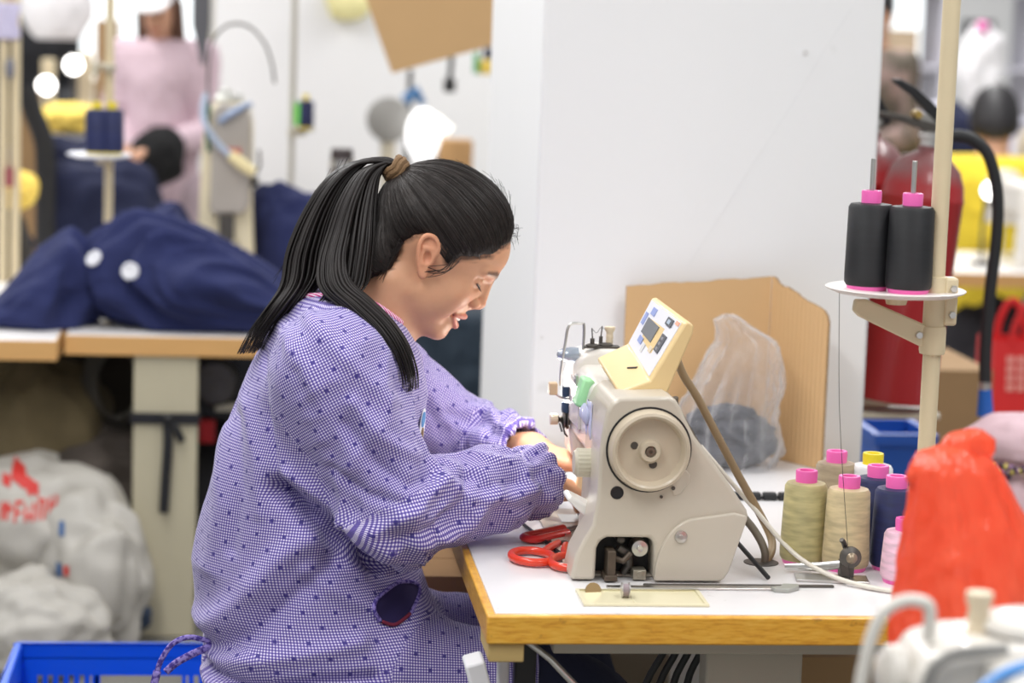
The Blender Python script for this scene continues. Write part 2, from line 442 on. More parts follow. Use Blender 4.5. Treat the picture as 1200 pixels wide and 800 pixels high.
# on the arm: soap-green box, film-covered discs, label film
Rg = Matrix.Rotation(math.radians(16), 3, 'Y')
mch('green_block', MB().box((.500, 3.535, .966), (.519, 3.575, 1.010), Rg), material('pale_green', srgb(168, 228, 172), .45, vary=.04), bevel=.004)
for y in (3.50, 3.523):
    mch('tension_disc', MB().lathe([(.0,-.012),(.006,-.012),(.010,-.009),(.0145,-.006),(.0145,-.003),(.009,.0),(.0,.0)], (.512, y, .962), 'X', 24), blue_film)
mch('film', MB().grid(lambda u, v: (.5095 - .003*math.sin(u*7)*math.sin(v*5), 3.46 + .05*u, .93 + .055*v), 8, 8), blue_film, solid=.0006)
mch('arm_plate', MB().box((.5065, 3.585, .925), (.5115, 3.69, .995)), material('plate_grey', srgb(216, 210, 208), .25, .2, vary=.1, vscale=60), bevel=.001)
mch('slot_plate', MB().box((.503, 3.60, .989), (.5085, 3.618, 1.006)).box((.5015, 3.604, .993), (.505, 3.612, 1.001)), M['steel'], bevel=.001)
# needle-head fittings
mch('take_up_guard', MB().tube(spline([(.493,3.70,.975),(.494,3.70,1.005),(.499,3.70,1.045),(.501,3.70,1.062),(.507,3.70,1.072),(.522,3.70,1.073),(.527,3.70,1.069),(.527,3.70,1.032)], 6), .0022, 8), M['steel'])
mch('guard_block', MB().box((.4755, 3.692, .9605), (.4885, 3.712, .979)), material('block_tan', srgb(206, 178, 142), .5, vary=.06), bevel=.0015)
mch('guard_wire', MB().tube(spline([(.486,3.70,.962),(.494,3.70,.957),(.505,3.70,.954),(.514,3.70,.956)], 5), .002, 8), M['steel'])
navy_p = material('navy_plastic', srgb(44, 66, 92), .4, vary=.15)
mch('check_spring', MB().lathe([(.0,-.010),(.0075,-.010),(.0085,-.006),(.0085,.006),(.0,.006)], (.5035, 3.70, .9675), 'Z', 20), navy_p)
mch('check_spring', MB().lathe([(.0,-.010),(.0075,-.010),(.0085,-.006),(.0085,.006),(.0,.006)], (.5045, 3.70, .9425), 'Z', 20), navy_p)
kp = []
for k in range(28):
    r = .0085 + (.0006 if k % 2 else -.0003)
    kp.append((3.70 + r*math.cos(2*PI*k/28), .9215 + r*math.sin(2*PI*k/28)))
mch('tension_knob', MB().prism(kp, .479, .491, 'X'), knob_m, bevel=.0008)
mch('tension_spring', MB().lathe([(.0,0),(.004,0),(.006,.002),(.004,.004),(.0062,.006),(.004,.008),(.0,.008)], (.4905, 3.70, .9215), 'X', 16), M['dark_steel'])
mch('tension_plates', MB().lathe([(.0,0),(.0135,.001),(.0145,.003),(.011,.0045),(.0145,.006),(.0145,.009),(.008,.011),(.0,.011)], (.4985, 3.70, .9205), 'X', 28), M['dark_steel'])
mch('thread_hook', MB().tube([(.497,3.695,.918),(.502,3.69,.900),(.506,3.69,.896)], .0016, 8).tube([(.494,3.70,.915),(.498,3.697,.902)], .0014, 8), M['dark_steel'])
mch('lamp_housing', MB().lathe([(.0,-.022),(.006,-.020),(.010,-.012),(.0125,0),(.012,.012),(.0,.014)], (.509, 3.71, 1.022), 'X', 24), material('chrome_blue', srgb(176, 186, 200), .2, .5, vary=.05))
mch('head_screw', MB().lathe([(.0,-.002),(.0035,-.002),(.004,.0),(.0,.0)], (.532, F0 + .3595, .888), 'Y', 16), M['dark_steel'])
mch('thread_post', MB().lathe([(.0,0),(.006,0),(.006,.005),(.0052,.006),(.006,.009),(.0052,.012),(.006,.015),(.0055,.019),(.0055,.023),(.0085,.028),(.0085,.032),(.0,.033)], (.571, 3.72, 1.034), 'Z', 20), knob_m)
tg = MB().box((.528, 3.695, 1.0345), (.552, 3.712, 1.037)).box((.546, 3.70, 1.0345), (.585, 3.722, 1.0375))
tg.cyl((.541, 3.70, 1.036), (.541, 3.70, 1.05), .0035, seg=12).cyl((.556, 3.712, 1.036), (.556, 3.712, 1.052), .003, seg=12)
tg.tube([(.541,3.70,1.05),(.5395,3.70,1.066)], .0012, 6).tube([(.556,3.712,1.05),(.5575,3.712,1.068)], .0012, 6)
tg.lathe([(.0,0),(.009,0),(.011,.002),(.007,.004),(.0,.004)], (.541,3.70,1.0375), 'Z', 20).lathe([(.0,0),(.011,0),(.012,.002),(.008,.004),(.0,.004)], (.564,3.712,1.0375), 'Z', 20)
mch('thread_guide', tg, M['dark_steel'], bevel=.0006)
mch('top_thread', MB().tube(spline([(.541,3.70,1.064),(.548,3.705,1.058),(.556,3.712,1.066),(.566,3.716,1.060),(.571,3.72,1.058)], 5), .0004, 5), M['black'])
mch('work_lamp', MB().lathe([(.0,0),(.009,0),(.008,.004),(.0,.004)], (.512, 3.735, .905), 'Z', 20), emission('lamp_glow', (1, .97, .92, 1), 18))
ld = bpy.data.lights.new('work_lamp_light', 'POINT'); ld.energy = 1.0; ld.color = (1, .95, .88); ld.shadow_soft_size = .012
lo = bpy.data.objects.new('work_lamp_light', ld); COL.objects.link(lo); lo.location = (.484, 3.735, .962)
# ---- control panel: a cream wedge base and a screen tilted to the operator
pan = material('panel_cream', srgb(228, 200, 146), .42, vary=.04, coat=.15)

near = [(.538,1.013),(.5835,1.030),(.631,1.1145),(.637,1.1165),(.6445,1.1105),(.6435,1.100),(.609,1.010),(.600,1.0035),(.541,1.004)]
far = [(.527,1.041),(.5725,1.0635),(.606,1.1325),(.612,1.1345),(.6195,1.1285),(.6185,1.118),(.586,1.036),(.577,1.030),(.530,1.032)]
nn = len(near)
pm = MB().add([(x, 3.40, z) for x, z in near] + [(x, 3.55, z) for x, z in far],
              [tuple(range(nn)), tuple(range(nn, 2*nn))[::-1]] + [(i, i+nn, (i+1) % nn + nn, (i+1) % nn) for i in range(nn)])
panel = mch('control_panel', pm, pan, bevel=.004, bseg=3)
pB, pC, pE, pF = Vector((.5725,3.55,1.0635)), Vector((.5835,3.40,1.030)), Vector((.606,3.55,1.1325)), Vector((.631,3.40,1.1145))
pN = (pC - pB).cross(pE - pB).normalized()
if pN.x > 0: pN = -pN
def scr(u, v, h):
    p = (pB*(1-u) + pC*u)*(1-v) + (pE*(1-u) + pF*u)*v
    return p + pN*h
def patch(name, u0, u1, v0, v1, h, th, mt):
    vs = [scr(u, v, h) for u, v in ((u0,v0),(u1,v0),(u1,v1),(u0,v1))] + [scr(u, v, h-th) for u, v in ((u0,v0),(u1,v0),(u1,v1),(u0,v1))]
    return mch(name, MB().add(vs, [(0,1,2,3),(7,6,5,4),(0,4,5,1),(1,5,6,2),(2,6,7,3),(3,7,4,0)]), mt, panel, smooth=0)
patch('screen_sheet', .04, .93, .03, .97, .0012, .002, material('screen_sheet', srgb(232, 232, 240), .3, vary=.03))
patch('display', .20, .54, .39, .69, .0024, .0015, material('lcd_grey', srgb(122, 124, 128), .2, vary=.05))
ink = material('ink_blue', srgb(150, 164, 214), .4, vary=.05); dk = material('key_grey', srgb(96, 98, 104), .35, vary=.08)
patch('label_strip', .19, .30, .76, .90, .0022, .001, ink)
patch('label_strip', .22, .34, .22, .34, .0022, .001, ink)
patch('label_strip', .08, .15, .50, .74, .0022, .001, ink)
patch('label_strip', .40, .46, .14, .3, .0022, .001, material('ink_pale', srgb(214, 214, 216), .4, vary=.03))
k1 = patch('key', .63, .78, .80, .93, .0032, .002, dk)
patch('key_mark', .67, .74, .83, .90, .0038, .001, material('key_light', srgb(176, 190, 206), .3, vary=.03))
patch('key', .71, .83, .36, .66, .0032, .002, dk)
for q in (.41, .50, .59): patch('key_mark', .745, .795, q-.02, q+.025, .0038, .001, material('key_mid', srgb(142, 144, 150), .3, vary=.03))
patch('indicator', .84, .92, .90, .96, .0028, .0015, material('indicator_red', srgb(244, 176, 150), .3, vary=.03))
patch('label_strip', .58, .66, .26, .36, .0022, .001, material('ink_tan', srgb(222, 206, 182), .4, vary=.03))
# a slot and screw in the wedge base
bA, bD = Vector((.527,3.55,1.041)), Vector((.538,3.40,1.013))
def base_pt(u, v): return (bA*(1-u)+bD*u)*(1-v) + (pB*(1-u)+pC*u)*v
p0, p1 = base_pt(.55, .62), base_pt(.62, .86)
mch('panel_slot', MB().tube([p0 + Vector((0,0,.0006)), p1 + Vector((0,0,.0006))], .0016, 6, flat=2), M['dark_steel'], panel)
# the panel's bracket on the arm
mch('panel_bracket', MB().box((.56, 3.43, .995), (.59, 3.52, 1.026)), M['steel'], bevel=.002)

# bobbin winder on the table beside the machine
bw = thing('bobbin_winder', 'small bobbin winder with round dark pulley in front of the khaki thread cones', 'bobbin winder', (.86, 3.36, .75))
def bwp(name, mb, mt, **kw):
    mb.v = rel(bw, mb.v); return mb.build(name, mt, bw, **kw)
bwp('base_plate', MB().box((.80, 3.33, .7502), (.905, 3.372, .7545), Matrix.Rotation(-.15, 3, 'Z')), M['steel'], bevel=.001)
bwp('arm', MB().tube([(.795, 3.40, .758), (.84, 3.375, .764), (.874, 3.362, .772)], [.005,.007,.006], 10, flat=.5), M['steel'])
bwp('post', MB().box((.866, 3.352, .7545), (.886, 3.37, .778)).tube([(.874,3.352,.79),(.866,3.345,.808),(.862,3.342,.812)], .004, 8), M['dark_steel'], bevel=.001)
bwp('pulley', MB().lathe([(.0,-.008),(.004,-.010),(.008,-.0085),(.012,-.006),(.0155,-.004),(.0155,.003),(.010,.008),(.0,.008)], (.8755, 3.338, .7875), 'Y', 32), M['dark_steel'])
bwp('pulley_cap', MB().lathe([(.0,-.013),(.003,-.0135),(.006,-.0115),(.0085,-.008),(.0085,-.004),(.0,-.004)], (.8755, 3.338, .7875), 'Y', 24), material('cap_bronze', (.30, .24, .17, 1), .4, .6, vary=.2))
# long steel guide strip along the foot of the machine
gs = thing('guide_strip', 'flat steel guide strip lying along the foot of the machine', 'metal strip', (.68, 3.29, .75))
for lo_, hi_, mt_ in (((.515, 3.283, .7502), (.775, 3.298, .7535), M['steel']), ((.57, 3.303, .7502), (.845, 3.311, .7532), M['dark_steel'])):
    m1 = MB().box(lo_, hi_); m1.v = rel(gs, m1.v); m1.build('strip', mt_, gs, bevel=.0008)
m1 = MB().prism([(.752,3.273),(.772,3.27),(.79,3.287),(.792,3.302),(.77,3.304),(.764,3.290),(.748,3.286)], .7502, .7562, 'Z'); m1.v = rel(gs, m1.v)
m1.build('clamp', material('pale_steel', srgb(176, 178, 172), .4, .5, vary=.1), gs, bevel=.001)
# cables
def cable(name, label, pts, r, mt, cat='cable', n=10, **kw):
    o = MB().tube(spline(pts, n), r, 10, **kw).build(name, mt); return tag(o, label, cat)
cable('panel_cable', 'thick tan cable drooping from the control panel down to the table hole', [(.632,3.52,1.072),(.655,3.535,1.022),(.68,3.54,.985),(.712,3.545,.93),(.748,3.545,.868),(.778,3.54,.818),(.796,3.52,.782),(.797,3.50,.765),(.786,3.475,.7535),(.772,3.46,.742)], .0062, material('cable_tan', srgb(158, 136, 104), .5, vary=.08))
cable('drive_cable', 'grey cable running beside the tan cable into the table hole', [(.638,3.50,.99),(.645,3.505,.968),(.692,3.52,.895),(.74,3.51,.825),(.768,3.49,.79),(.779,3.47,.765),(.777,3.462,.742)], .006, material('cable_grey', srgb(104, 94, 80), .5, vary=.1))
cable('white_cable', 'thin white cable crossing the table in front of the khaki thread cones', [(.700,3.60,.90),(.735,3.57,.86),(.778,3.53,.812),(.80,3.47,.785),(.815,3.40,.772),(.84,3.35,.762),(.868,3.315,.7565),(.905,3.28,.7545),(.95,3.255,.7545),(1.0,3.24,.7545)], .0036, material('cable_white', srgb(222, 216, 204), .4, vary=.04))
cable('black_rod', 'thin black rod slanting from machine foot beside the table hole', [(.716,3.47,.80),(.735,3.42,.78),(.758,3.345,.7545)], .0035, M['black'])
# ================================================================== things on the near table
# ---- scissors and snips
red_p = material('orange_red_plastic', srgb(226, 62, 34), .3, vary=.08, vscale=30, coat=.4)
def loop(c, a, b, rz, z, n=24, tilt=0.0, open_=0.0):
    pts = []
    for k in range(n + 1):
        t = open_ + (2*PI - 2*open_) * k / n
        x, y = a*math.cos(t), b*math.sin(t)
        pts.append((c[0] + x*math.cos(rz) - y*math.sin(rz), c[1] + x*math.sin(rz) + y*math.cos(rz), z + tilt*x))
    return pts
sc = thing('scissors', 'pair of scissors with orange-red loop handles lying against the machine foot', 'scissors', (.45, 3.44, .75))
def scp(name, mb, mt, root=sc, **kw):
    mb.v = rel(root, mb.v); return mb.build(name, mt, root, **kw)
scp('handle', MB().tube(spline(loop((.428, 3.455), .030, .040, .12, .7578), 2), .0062, 10, cap=False).tube(spline([(.449,3.485,.7578),(.462,3.515,.758),(.478,3.545,.758)], 4), .006, 10), red_p)
scp('handle', MB().tube(spline(loop((.484, 3.425), .030, .044, -.35, .7578), 2), .0062, 10, cap=False).tube(spline([(.478,3.467,.7578),(.482,3.50,.758),(.488,3.53,.758)], 4), .006, 10), red_p)
bl = MB().prism([(.474,3.54),(.484,3.535),(.512,3.60),(.520,3.655),(.508,3.615)], .7535, .7555, 'Z').prism([(.483,3.53),(.494,3.528),(.505,3.59),(.508,3.655),(.496,3.605)], .7557, .7577, 'Z')
scp('blade', bl, M['steel'], bevel=.0005)
scp('pivot_screw', MB().lathe([(.0,.0),(.006,.0),(.006,.003),(.003,.0045),(.0,.0045)], (.487, 3.545, .7577), 'Z', 18), M['dark_steel'])
sn = thing('thread_snips', 'small red thread snips lying behind the scissors beside the sleeve cuff', 'snips', (.465, 3.62, .75))
scp('handle', MB().tube(spline([(.500,3.655,.7575),(.478,3.636,.7575),(.452,3.612,.7575),(.437,3.598,.7575),(.431,3.585,.7575),(.436,3.574,.7575),(.447,3.572,.7575),(.462,3.586,.7575),(.484,3.606,.7575),(.502,3.622,.7575)], 5), .0062, 10, flat=1.25), material('snips_red', srgb(214, 44, 40), .32, vary=.08, coat=.3), sn)
scp('blade', MB().prism([(.486,3.648),(.492,3.640),(.530,3.675),(.526,3.680)], .7555, .7575, 'Z').prism([(.49,3.612),(.497,3.606),(.53,3.668),(.525,3.672)], .7576, .7592, 'Z'), M['dark_steel'], sn, bevel=.0004)
o = MB().tube([(.470,3.70,.7565),(.474,3.50,.7565)], .0028, 6).build('black_stick', M['black']); 
o.data.transform(Matrix.Translation((-.472, -3.6, -.7565))); o.location = (.4585, 3.60, .7535); o.rotation_euler = (0, 0, math.radians(8))
tag(o, 'thin black stick lying under the red snips', 'stick')
# two small metal pieces in the cream tray
o = MB().lathe([(.0,0),(.0115,0),(.0115,.003),(.0,.003)], (0,0,0), 'Y', 28).build('metal_disc', material('dull_brass', srgb(176, 156, 112), .35, .7, vary=.1)); o.location = (.492, 3.262, .7618-.008); o.rotation_euler = (math.radians(-20), 0, .2)
tag(o, 'dull brass disc standing half sunk in the cream tray', 'disc')
bb = thing('bobbin', 'silver bobbin lying in the cream tray', 'bobbin', (.532, 3.232, .7518))
MB().lathe([(.0,-.005),(.0035,-.005),(.0035,.005),(.0,.005)], (0, 0, .0105), 'X', 16).build('core', M['steel'], bb)
for s_ in (-1, 1):
    MB().lathe([(.0035,-.0006),(.0105,-.0006),(.0105,.0006),(.0035,.0006)], (.005*s_, 0, .0105), 'X', 28).build('flange', M['steel'], bb)
MB().lathe([(.0,-.0045),(.0085,-.0045),(.0085,.0045),(.0,.0045)], (0, 0, .0105), 'X', 20).build('thread', material('bobbin_thread', srgb(150, 136, 140), .7, vary=.2, vscale=300, stretch=(6,1,1)), bb)
# ---- cones of thread
def thread_mat(name, col, sheen=.35):
    m = bpy.data.materials.new(name); m.use_nodes = True
    t = NT(m); b = t.n['Principled BSDF']
    tc = t.new('ShaderNodeTexCoord')
    sep = t.new('ShaderNodeSeparateXYZ'); t.link(tc.outputs['Object'], sep.inputs[0])
    n = t.noise(1.0, 2, .5, stretch=(26, 26, 120))
    lo = tuple(v * .72 for v in col[:3]) + (1,); hi = tuple(min(1, v * 1.12) for v in col[:3]) + (1,)
    t.link(t.mix(t.ramp(n, [(.3, 0.0), (.7, 1.0)]), lo, hi), b.inputs['Base Color'])
    b.inputs['Roughness'].default_value = .55
    b.inputs['Sheen Weight'].default_value = sheen * .4
    wz = t.math('SINE', t.math('MULTIPLY', sep.outputs[2], 5200.0))
    bn = t.new('ShaderNodeBump'); bn.inputs['Strength'].default_value = .25; bn.inputs['Distance'].default_value = .0004
    t.link(wz, bn.inputs['Height']); t.link(bn.outputs[0], b.inputs['Normal'])
    return m
TH = {'khaki': thread_mat('thread_khaki', srgb(190, 180, 128)), 'sand': thread_mat('thread_sand', srgb(208, 190, 148)), 'tan': thread_mat('thread_tan', srgb(168, 150, 122)),
      'white': thread_mat('thread_white', srgb(232, 232, 234)), 'navy': thread_mat('thread_navy', srgb(24, 34, 84), .08), 'black': thread_mat('thread_black', srgb(22, 23, 27), .05), 'pink': thread_mat('thread_pink', srgb(240, 198, 216))}
CORE = {'pink': material('core_pink', srgb(242, 106, 184), .4, vary=.04, coat=.2), 'yellow': material('core_yellow', srgb(232, 210, 40), .4, vary=.04)}
def make_cone(label, thr, core, group, h=.121, r0=.0345, r1=.0305, rc=.0165):
    t = thing('thread_cone', label, 'thread cone', group=group)
    MB().lathe([(rc*.7,.006),(r0*.93,.006),(r0,.010),(r0+.0004,.02),(r1+.001,h-.005),(r1-.002,h),(rc*.8,h+.002)], (0,0,0), 'Z', 40).build('thread', TH[thr], t, smooth=50)
    MB().lathe([(r0*.45,0),(r0*.86,0),(r0*.92,.0065),(r0*.45,.0065)], (0,0,0), 'Z', 36).build('core_base', CORE[core], t)
    top = MB()
    pr = [(rc*.62,h-.03),(rc*.9,h-.03),(rc,h+.0165),(rc*.95,h+.019),(rc*.66,h+.019),(rc*.60,h+.016)]
    vs = []; fs = []; seg = 36; n = len(pr)
    for (r, z) in pr:
        for k in range(seg): vs.append((r*math.cos(2*PI*k/seg), r*math.sin(2*PI*k/seg), z))
    for i in range(n):
        j = (i+1) % n
        for k in range(seg): fs.append((i*seg+k, i*seg+(k+1) % seg, j*seg+(k+1) % seg, j*seg+k))
    top.add(vs, fs).build('core_tip', CORE[core], t)
    return t
def put_cone(x, y, z, label, thr, core='pink', group='thread cones on the near table', **kw):
    c = make_cone(label, thr, core, group, **kw); c.location = (x, y, z); c.rotation_euler = (0, 0, random.random()*6); return c
put_cone(.836, 3.465, T_Z, 'khaki green thread cone with pink core, nearest the machine, behind the winder pulley', 'khaki')
put_cone(.891, 3.425, T_Z, 'sandy beige thread cone with pink core, in front of the tan cone', 'sand')
put_cone(.922, 3.63, T_Z, 'tan thread cone with pink core half hidden behind the khaki and sandy cones', 'tan')
put_cone(.976, 3.615, T_Z, 'white thread cone with a yellow core ring', 'white', 'yellow')
put_cone(.957, 3.512, T_Z, 'navy thread cone behind, partly hidden by the nearer navy cone', 'navy')
put_cone(.964, 3.430, T_Z, 'nearer navy thread cone touching the red bag in view', 'navy')
put_cone(.958, 3.345, T_Z, 'pale pink thread cone mostly hidden by the red bag', 'pink', 'pink', h=.075)
# black buckle strip
bs = thing('buckle_strip', 'short strip of black rubber blocks lying behind the machine', 'strip', (.87, 3.93, .75))
for k in range(4):
    MB().box((-.05+.027*k, -.008, 0), (-.026+.027*k, .008, .013)).build('block', M['rubber'], bs, bevel=.003)
MB().box((-.05, -.003, .002), (.055, .003, .006)).build('band', M['black'], bs)
# ---- cut-down cardboard box standing round the rear corner of the table
cbx = thing('cardboard_screen', 'cut-down corrugated cardboard box standing on the table against the white pillar', 'cardboard', (.9, 4.3, .75))
def corr(name):
    m = material(name, srgb(212, 174, 126), .85, vary=.05, vscale=4)
    t = NT(m); b = t.n['Principled BSDF']
    tc = t.new('ShaderNodeTexCoord'); w = t.new('ShaderNodeTexWave'); w.bands_direction = 'X'
    w.inputs['Scale'].default_value = 55; w.inputs['Distortion'].default_value = .3
    t.link(tc.outputs['Object'], w.inputs['Vector'])
    bn = t.new('ShaderNodeBump'); bn.inputs['Strength'].default_value = .35; bn.inputs['Distance'].default_value = .003
    t.link(w.outputs['Fac'], bn.inputs['Height']); t.link(bn.outputs[0], b.inputs['Normal'])
    return m
M['corrugated'] = corr('corrugated'); M['card_edge'] = material('card_edge', srgb(150, 118, 80), .9, vary=.3, vscale=150)
def panel_sheet(name, p0, p1, tops, parent, th=.005):
    """upright sheet from p0 to p1 (x, y) with a torn top edge given as (fraction, z)"""
    mb = MB(); p0 = Vector((p0[0], p0[1], 0)); p1 = Vector((p1[0], p1[1], 0)); d = (p1 - p0)
    nr = Vector((-d.y, d.x, 0)).normalized() * th
    n = len(tops); vs = []
    for off in (Vector((0,0,0)), nr):
        for f, z in tops: vs.append(p0 + d*f + off + Vector((0,0,z)))
        for f, z in tops[::-1]: vs.append(p0 + d*f + off + Vector((0,0,T_Z+.0008)))
    m = 2*n
    fs = [tuple(range(m)), tuple(range(m, 2*m))[::-1]] + [(i, i+m, (i+1) % m + m, (i+1) % m) for i in range(m)]
    mb.add(vs, fs); mb.v = rel(parent, mb.v)
    o = mb.build(name, [M['corrugated'], M['card_edge']], parent, smooth=0)
    for p in o.data.polygons:
        if p.index % 1 == 0 and len(p.vertices) == 4: p.material_index = 1
    return o
rr = random.Random(4)
tops = [(k/24, 1.063 + .021*(k/24) + rr.uniform(-.0016, .0016)) for k in range(25)]
panel_sheet('back_panel', (.693, 4.335), (.962, 4.335), tops, cbx)
tops2 = [(0, 1.086), (.06, 1.084), (.12, 1.075), (.2, 1.070), (.27, 1.071), (.36, 1.066), (.45, 1.062), (.5, 1.057), (.62, 1.051), (.74, 1.047), (.84, 1.043), (.92, 1.038), (.97, 1.030), (1.0, 1.018)]
panel_sheet('side_panel', (.9625, 4.334), (1.040, 4.205), tops2, cbx)
# ---- clear bag of dark cloth
cl = thing('dark_cloth', 'folded dark grey cloth inside the clear plastic bag', 'cloth', (.872, 4.235, .75))
greyc = material('cloth_charcoal', srgb(72, 74, 82), .85, vary=.25, vscale=25, bump=.4, bscale=120)
def lump(c, r, seed, amp=.18, nu=40, nv=22, zmin=None, fr=3.0):
    def fn(u, v):
        th = PI * v; ph = 2*PI*u
        return (math.sin(th)*math.cos(ph), math.sin(th)*math.sin(ph), math.cos(th))
    mb = MB().grid(fn, nu, nv, close_u=True)
    P = np.array(mb.v); n = vnoise(P*fr + seed*7.3) * amp + vnoise(P*fr*2.7 + seed*3.1) * amp*.45
    P = P * (1 + n[:, None]) * np.array(r) + np.array(c)
    if zmin is not None: P[:, 2] = np.maximum(P[:, 2], zmin)
    mb.v = [tuple(p) for p in P]
    return mb
for k, (c, r) in enumerate([((-.018,0,.030),(.074,.052,.036)),((.02,-.002,.066),(.062,.048,.034)),((-.035,.008,.078),(.040,.036,.026)),((.036,.008,.040),(.052,.046,.042)),((.0,.0,.095),(.050,.036,.018))]):
    lump(c, r, k+1, .2, zmin=.003, fr=4).build('fold', greyc, cl, smooth=180)
def film_mat():
    m = bpy.data.materials.new('clear_film'); m.use_nodes = True
    t = NT(m); b = t.n['Principled BSDF']; out = t.n['Material Output']
    b.inputs['Base Color'].default_value = (.95, .95, .97, 1); b.inputs['Roughness'].default_value = .12
    b.inputs['Specular IOR Level'].default_value = .9
    tr = t.new('ShaderNodeBsdfTransparent'); tr.inputs[0].default_value = (.97, .97, .98, 1)
    lw = t.new('ShaderNodeLayerWeight'); lw.inputs[0].default_value = .35
    n = t.math('ABSOLUTE', t.math('SUBTRACT', t.noise(34, 5, .65), .5))
    bn = t.new('ShaderNodeBump'); bn.inputs['Strength'].default_value = 1.0; bn.inputs['Distance'].default_value = .022
    t.link(n, bn.inputs['Height']); t.link(bn.outputs[0], b.inputs['Normal'])
    f = t.math('ADD', t.math('MULTIPLY', lw.outputs['Facing'], .60), .12)
    mx = t.new('ShaderNodeMixShader'); t.link(f, mx.inputs[0]); t.link(tr.outputs[0], mx.inputs[1]); t.link(b.outputs[0], mx.inputs[2])
    t.link(mx.outputs[0], out.inputs[0])
    return m
M['film'] = film_mat()
def crumple_bag(prof, seed, nu=70, nv=46, amp=.10, ridge=.05):
    """prof: list of (z, cx, cy, rx, ry); a closed pinched sack"""
    zs = [p[0] for p in prof]
    def fn(u, v):
        z = zs[0] + (zs[-1]-zs[0])*v
        q = [np.interp(z, zs, [p[i] for p in prof]) for i in (1,2,3,4)]
        a = 2*PI*u
        return (q[0] + q[2]*math.cos(a), q[1] + q[3]*math.sin(a), z)
    mb = MB().grid(fn, nu, nv, close_u=True)
    P = np.array(mb.v)
    cx = np.interp(P[:,2], zs, [p[1] for p in prof]); cy = np.interp(P[:,2], zs, [p[2] for p in prof])
    D = P[:, :2] - np.c_[cx, cy]
    ang = np.arctan2(D[:,1], D[:,0])
    q = np.c_[np.cos(ang)*2.2, np.sin(ang)*2.2, P[:,2]*9]
    n = 1 - 2*np.abs(vnoise(q*1.3 + seed)); n2 = 1 - 2*np.abs(vnoise(np.c_[q[:,0]*2.8, q[:,1]*2.8, q[:,2]*.8] + seed*2))
    k = 1 + amp*n + ridge*n2 + .04*vnoise(P*60)
    P[:, :2] = np.c_[cx, cy] + D*k[:, None]
    P[:, 2] += .006*vnoise(P*35 + 4)*(P[:,2] > zs[0] + .01)
    mb.v = [tuple(p) for p in P]; return mb
pb = crumple_bag([(.0015,.0,.0,.080,.064),(.03,.0,.0,.090,.070),(.09,.0,.0,.084,.068),(.14,.012,.0,.076,.060),(.19,.022,.0,.066,.048),(.225,.030,0,.054,.036),(.245,.016,0,.040,.028),(.268,-.008,0,.024,.018),(.280,-.010,0,.008,.008)], 3.0, amp=.13, ridge=.08)
o = pb.build('clear_plastic_bag', M['film'], smooth=60); o.location = (.872, 4.235, .7502)
tag(o, 'crumpled clear plastic bag over dark cloth, in the corner of the cardboard', 'plastic bag')
# ---- thread stand with tray
ivory = material('stand_ivory', srgb(216, 200, 166), .42, vary=.05, vscale=10)
st = thing('thread_stand', 'ivory pole thread stand with white tray holding two black cones', 'thread stand', (.9675, 3.30, .75))
def stp(name, mb, mt, **kw):
    mb.v = rel(st, mb.v); return mb.build(name, mt, st, **kw)
stp('pole', MB().cyl((.9675,3.30,.745), (.9675,3.30,2.2), .0125, seg=28), ivory)
stp('collar', MB().lathe([(.0125,0),(.0155,.001),(.0155,.085),(.0125,.086)], (.9675,3.30,1.115), 'Z', 28).lathe([(.0125,0),(.0175,.001),(.0185,.006),(.0185,.034),(.0175,.04),(.0125,.041)], (.9675,3.30,1.090), 'Z', 28), ivory)
stp('clamp_lug', MB().box((.978,3.288,1.132), (.998,3.312,1.20)), ivory, bevel=.004)
for z in (1.148, 1.185):
    stp('clamp_bolt', MB().lathe([(.0,-.004),(.005,-.004),(.0055,-.003),(.0055,.002),(.0,.002)], (.990, 3.287, z), 'Y', 6), M['steel'])
ar = MB().prism([(.965,1.094),(.965,1.128),(.87,1.166),(.852,1.166),(.850,1.150),(.858,1.142)], 3.292, 3.308, 'Y')
stp('tray_arm', ar, ivory, bevel=.003)
stp('arm_bolt', MB().lathe([(.0,-.003),(.0045,-.003),(.0055,-.001),(.0055,.004),(.0,.004)], (.945, 3.290, 1.118), 'Y', 14), M['steel'])
stp('tray_boss', MB().lathe([(.0,0),(.014,0),(.017,.012),(.0,.012)], (.912, 3.30, 1.160), 'Z', 24), ivory)
stp('tray', MB().lathe([(.0,0),(.03,.001),(.085,.003),(.097,.008),(.0985,.010),(.097,.011),(.085,.0065),(.0,.004)], (.910, 3.30, 1.1725), 'Z', 56), material('tray_white', srgb(234, 226, 222), .35, vary=.03))
for x, y in ((.8765, 3.33), (.9265, 3.295)):
    stp('spindle', MB().cyl((x,y,1.176), (x,y,1.362), .0035, seg=14), M['steel'])
put_cone(.8765, 3.33, 1.1772, 'black thread cone with pink core on the left of the stand tray', 'black', group='black thread cones on the stand', rc=.0145, r0=.0325)
put_cone(.9265, 3.295, 1.1772, 'black thread cone with pink core beside the ivory pole', 'black', group='black thread cones on the stand', rc=.0145, r0=.0325)
o = MB().tube(spline([(.842,3.35,1.176),(.850,3.345,1.0),(.868,3.335,.82),(.874,3.33,.757)], 4), .00045, 5).build('loose_thread', M['black']); tag(o, 'fine dark thread hanging from the stand tray to the table', 'thread')
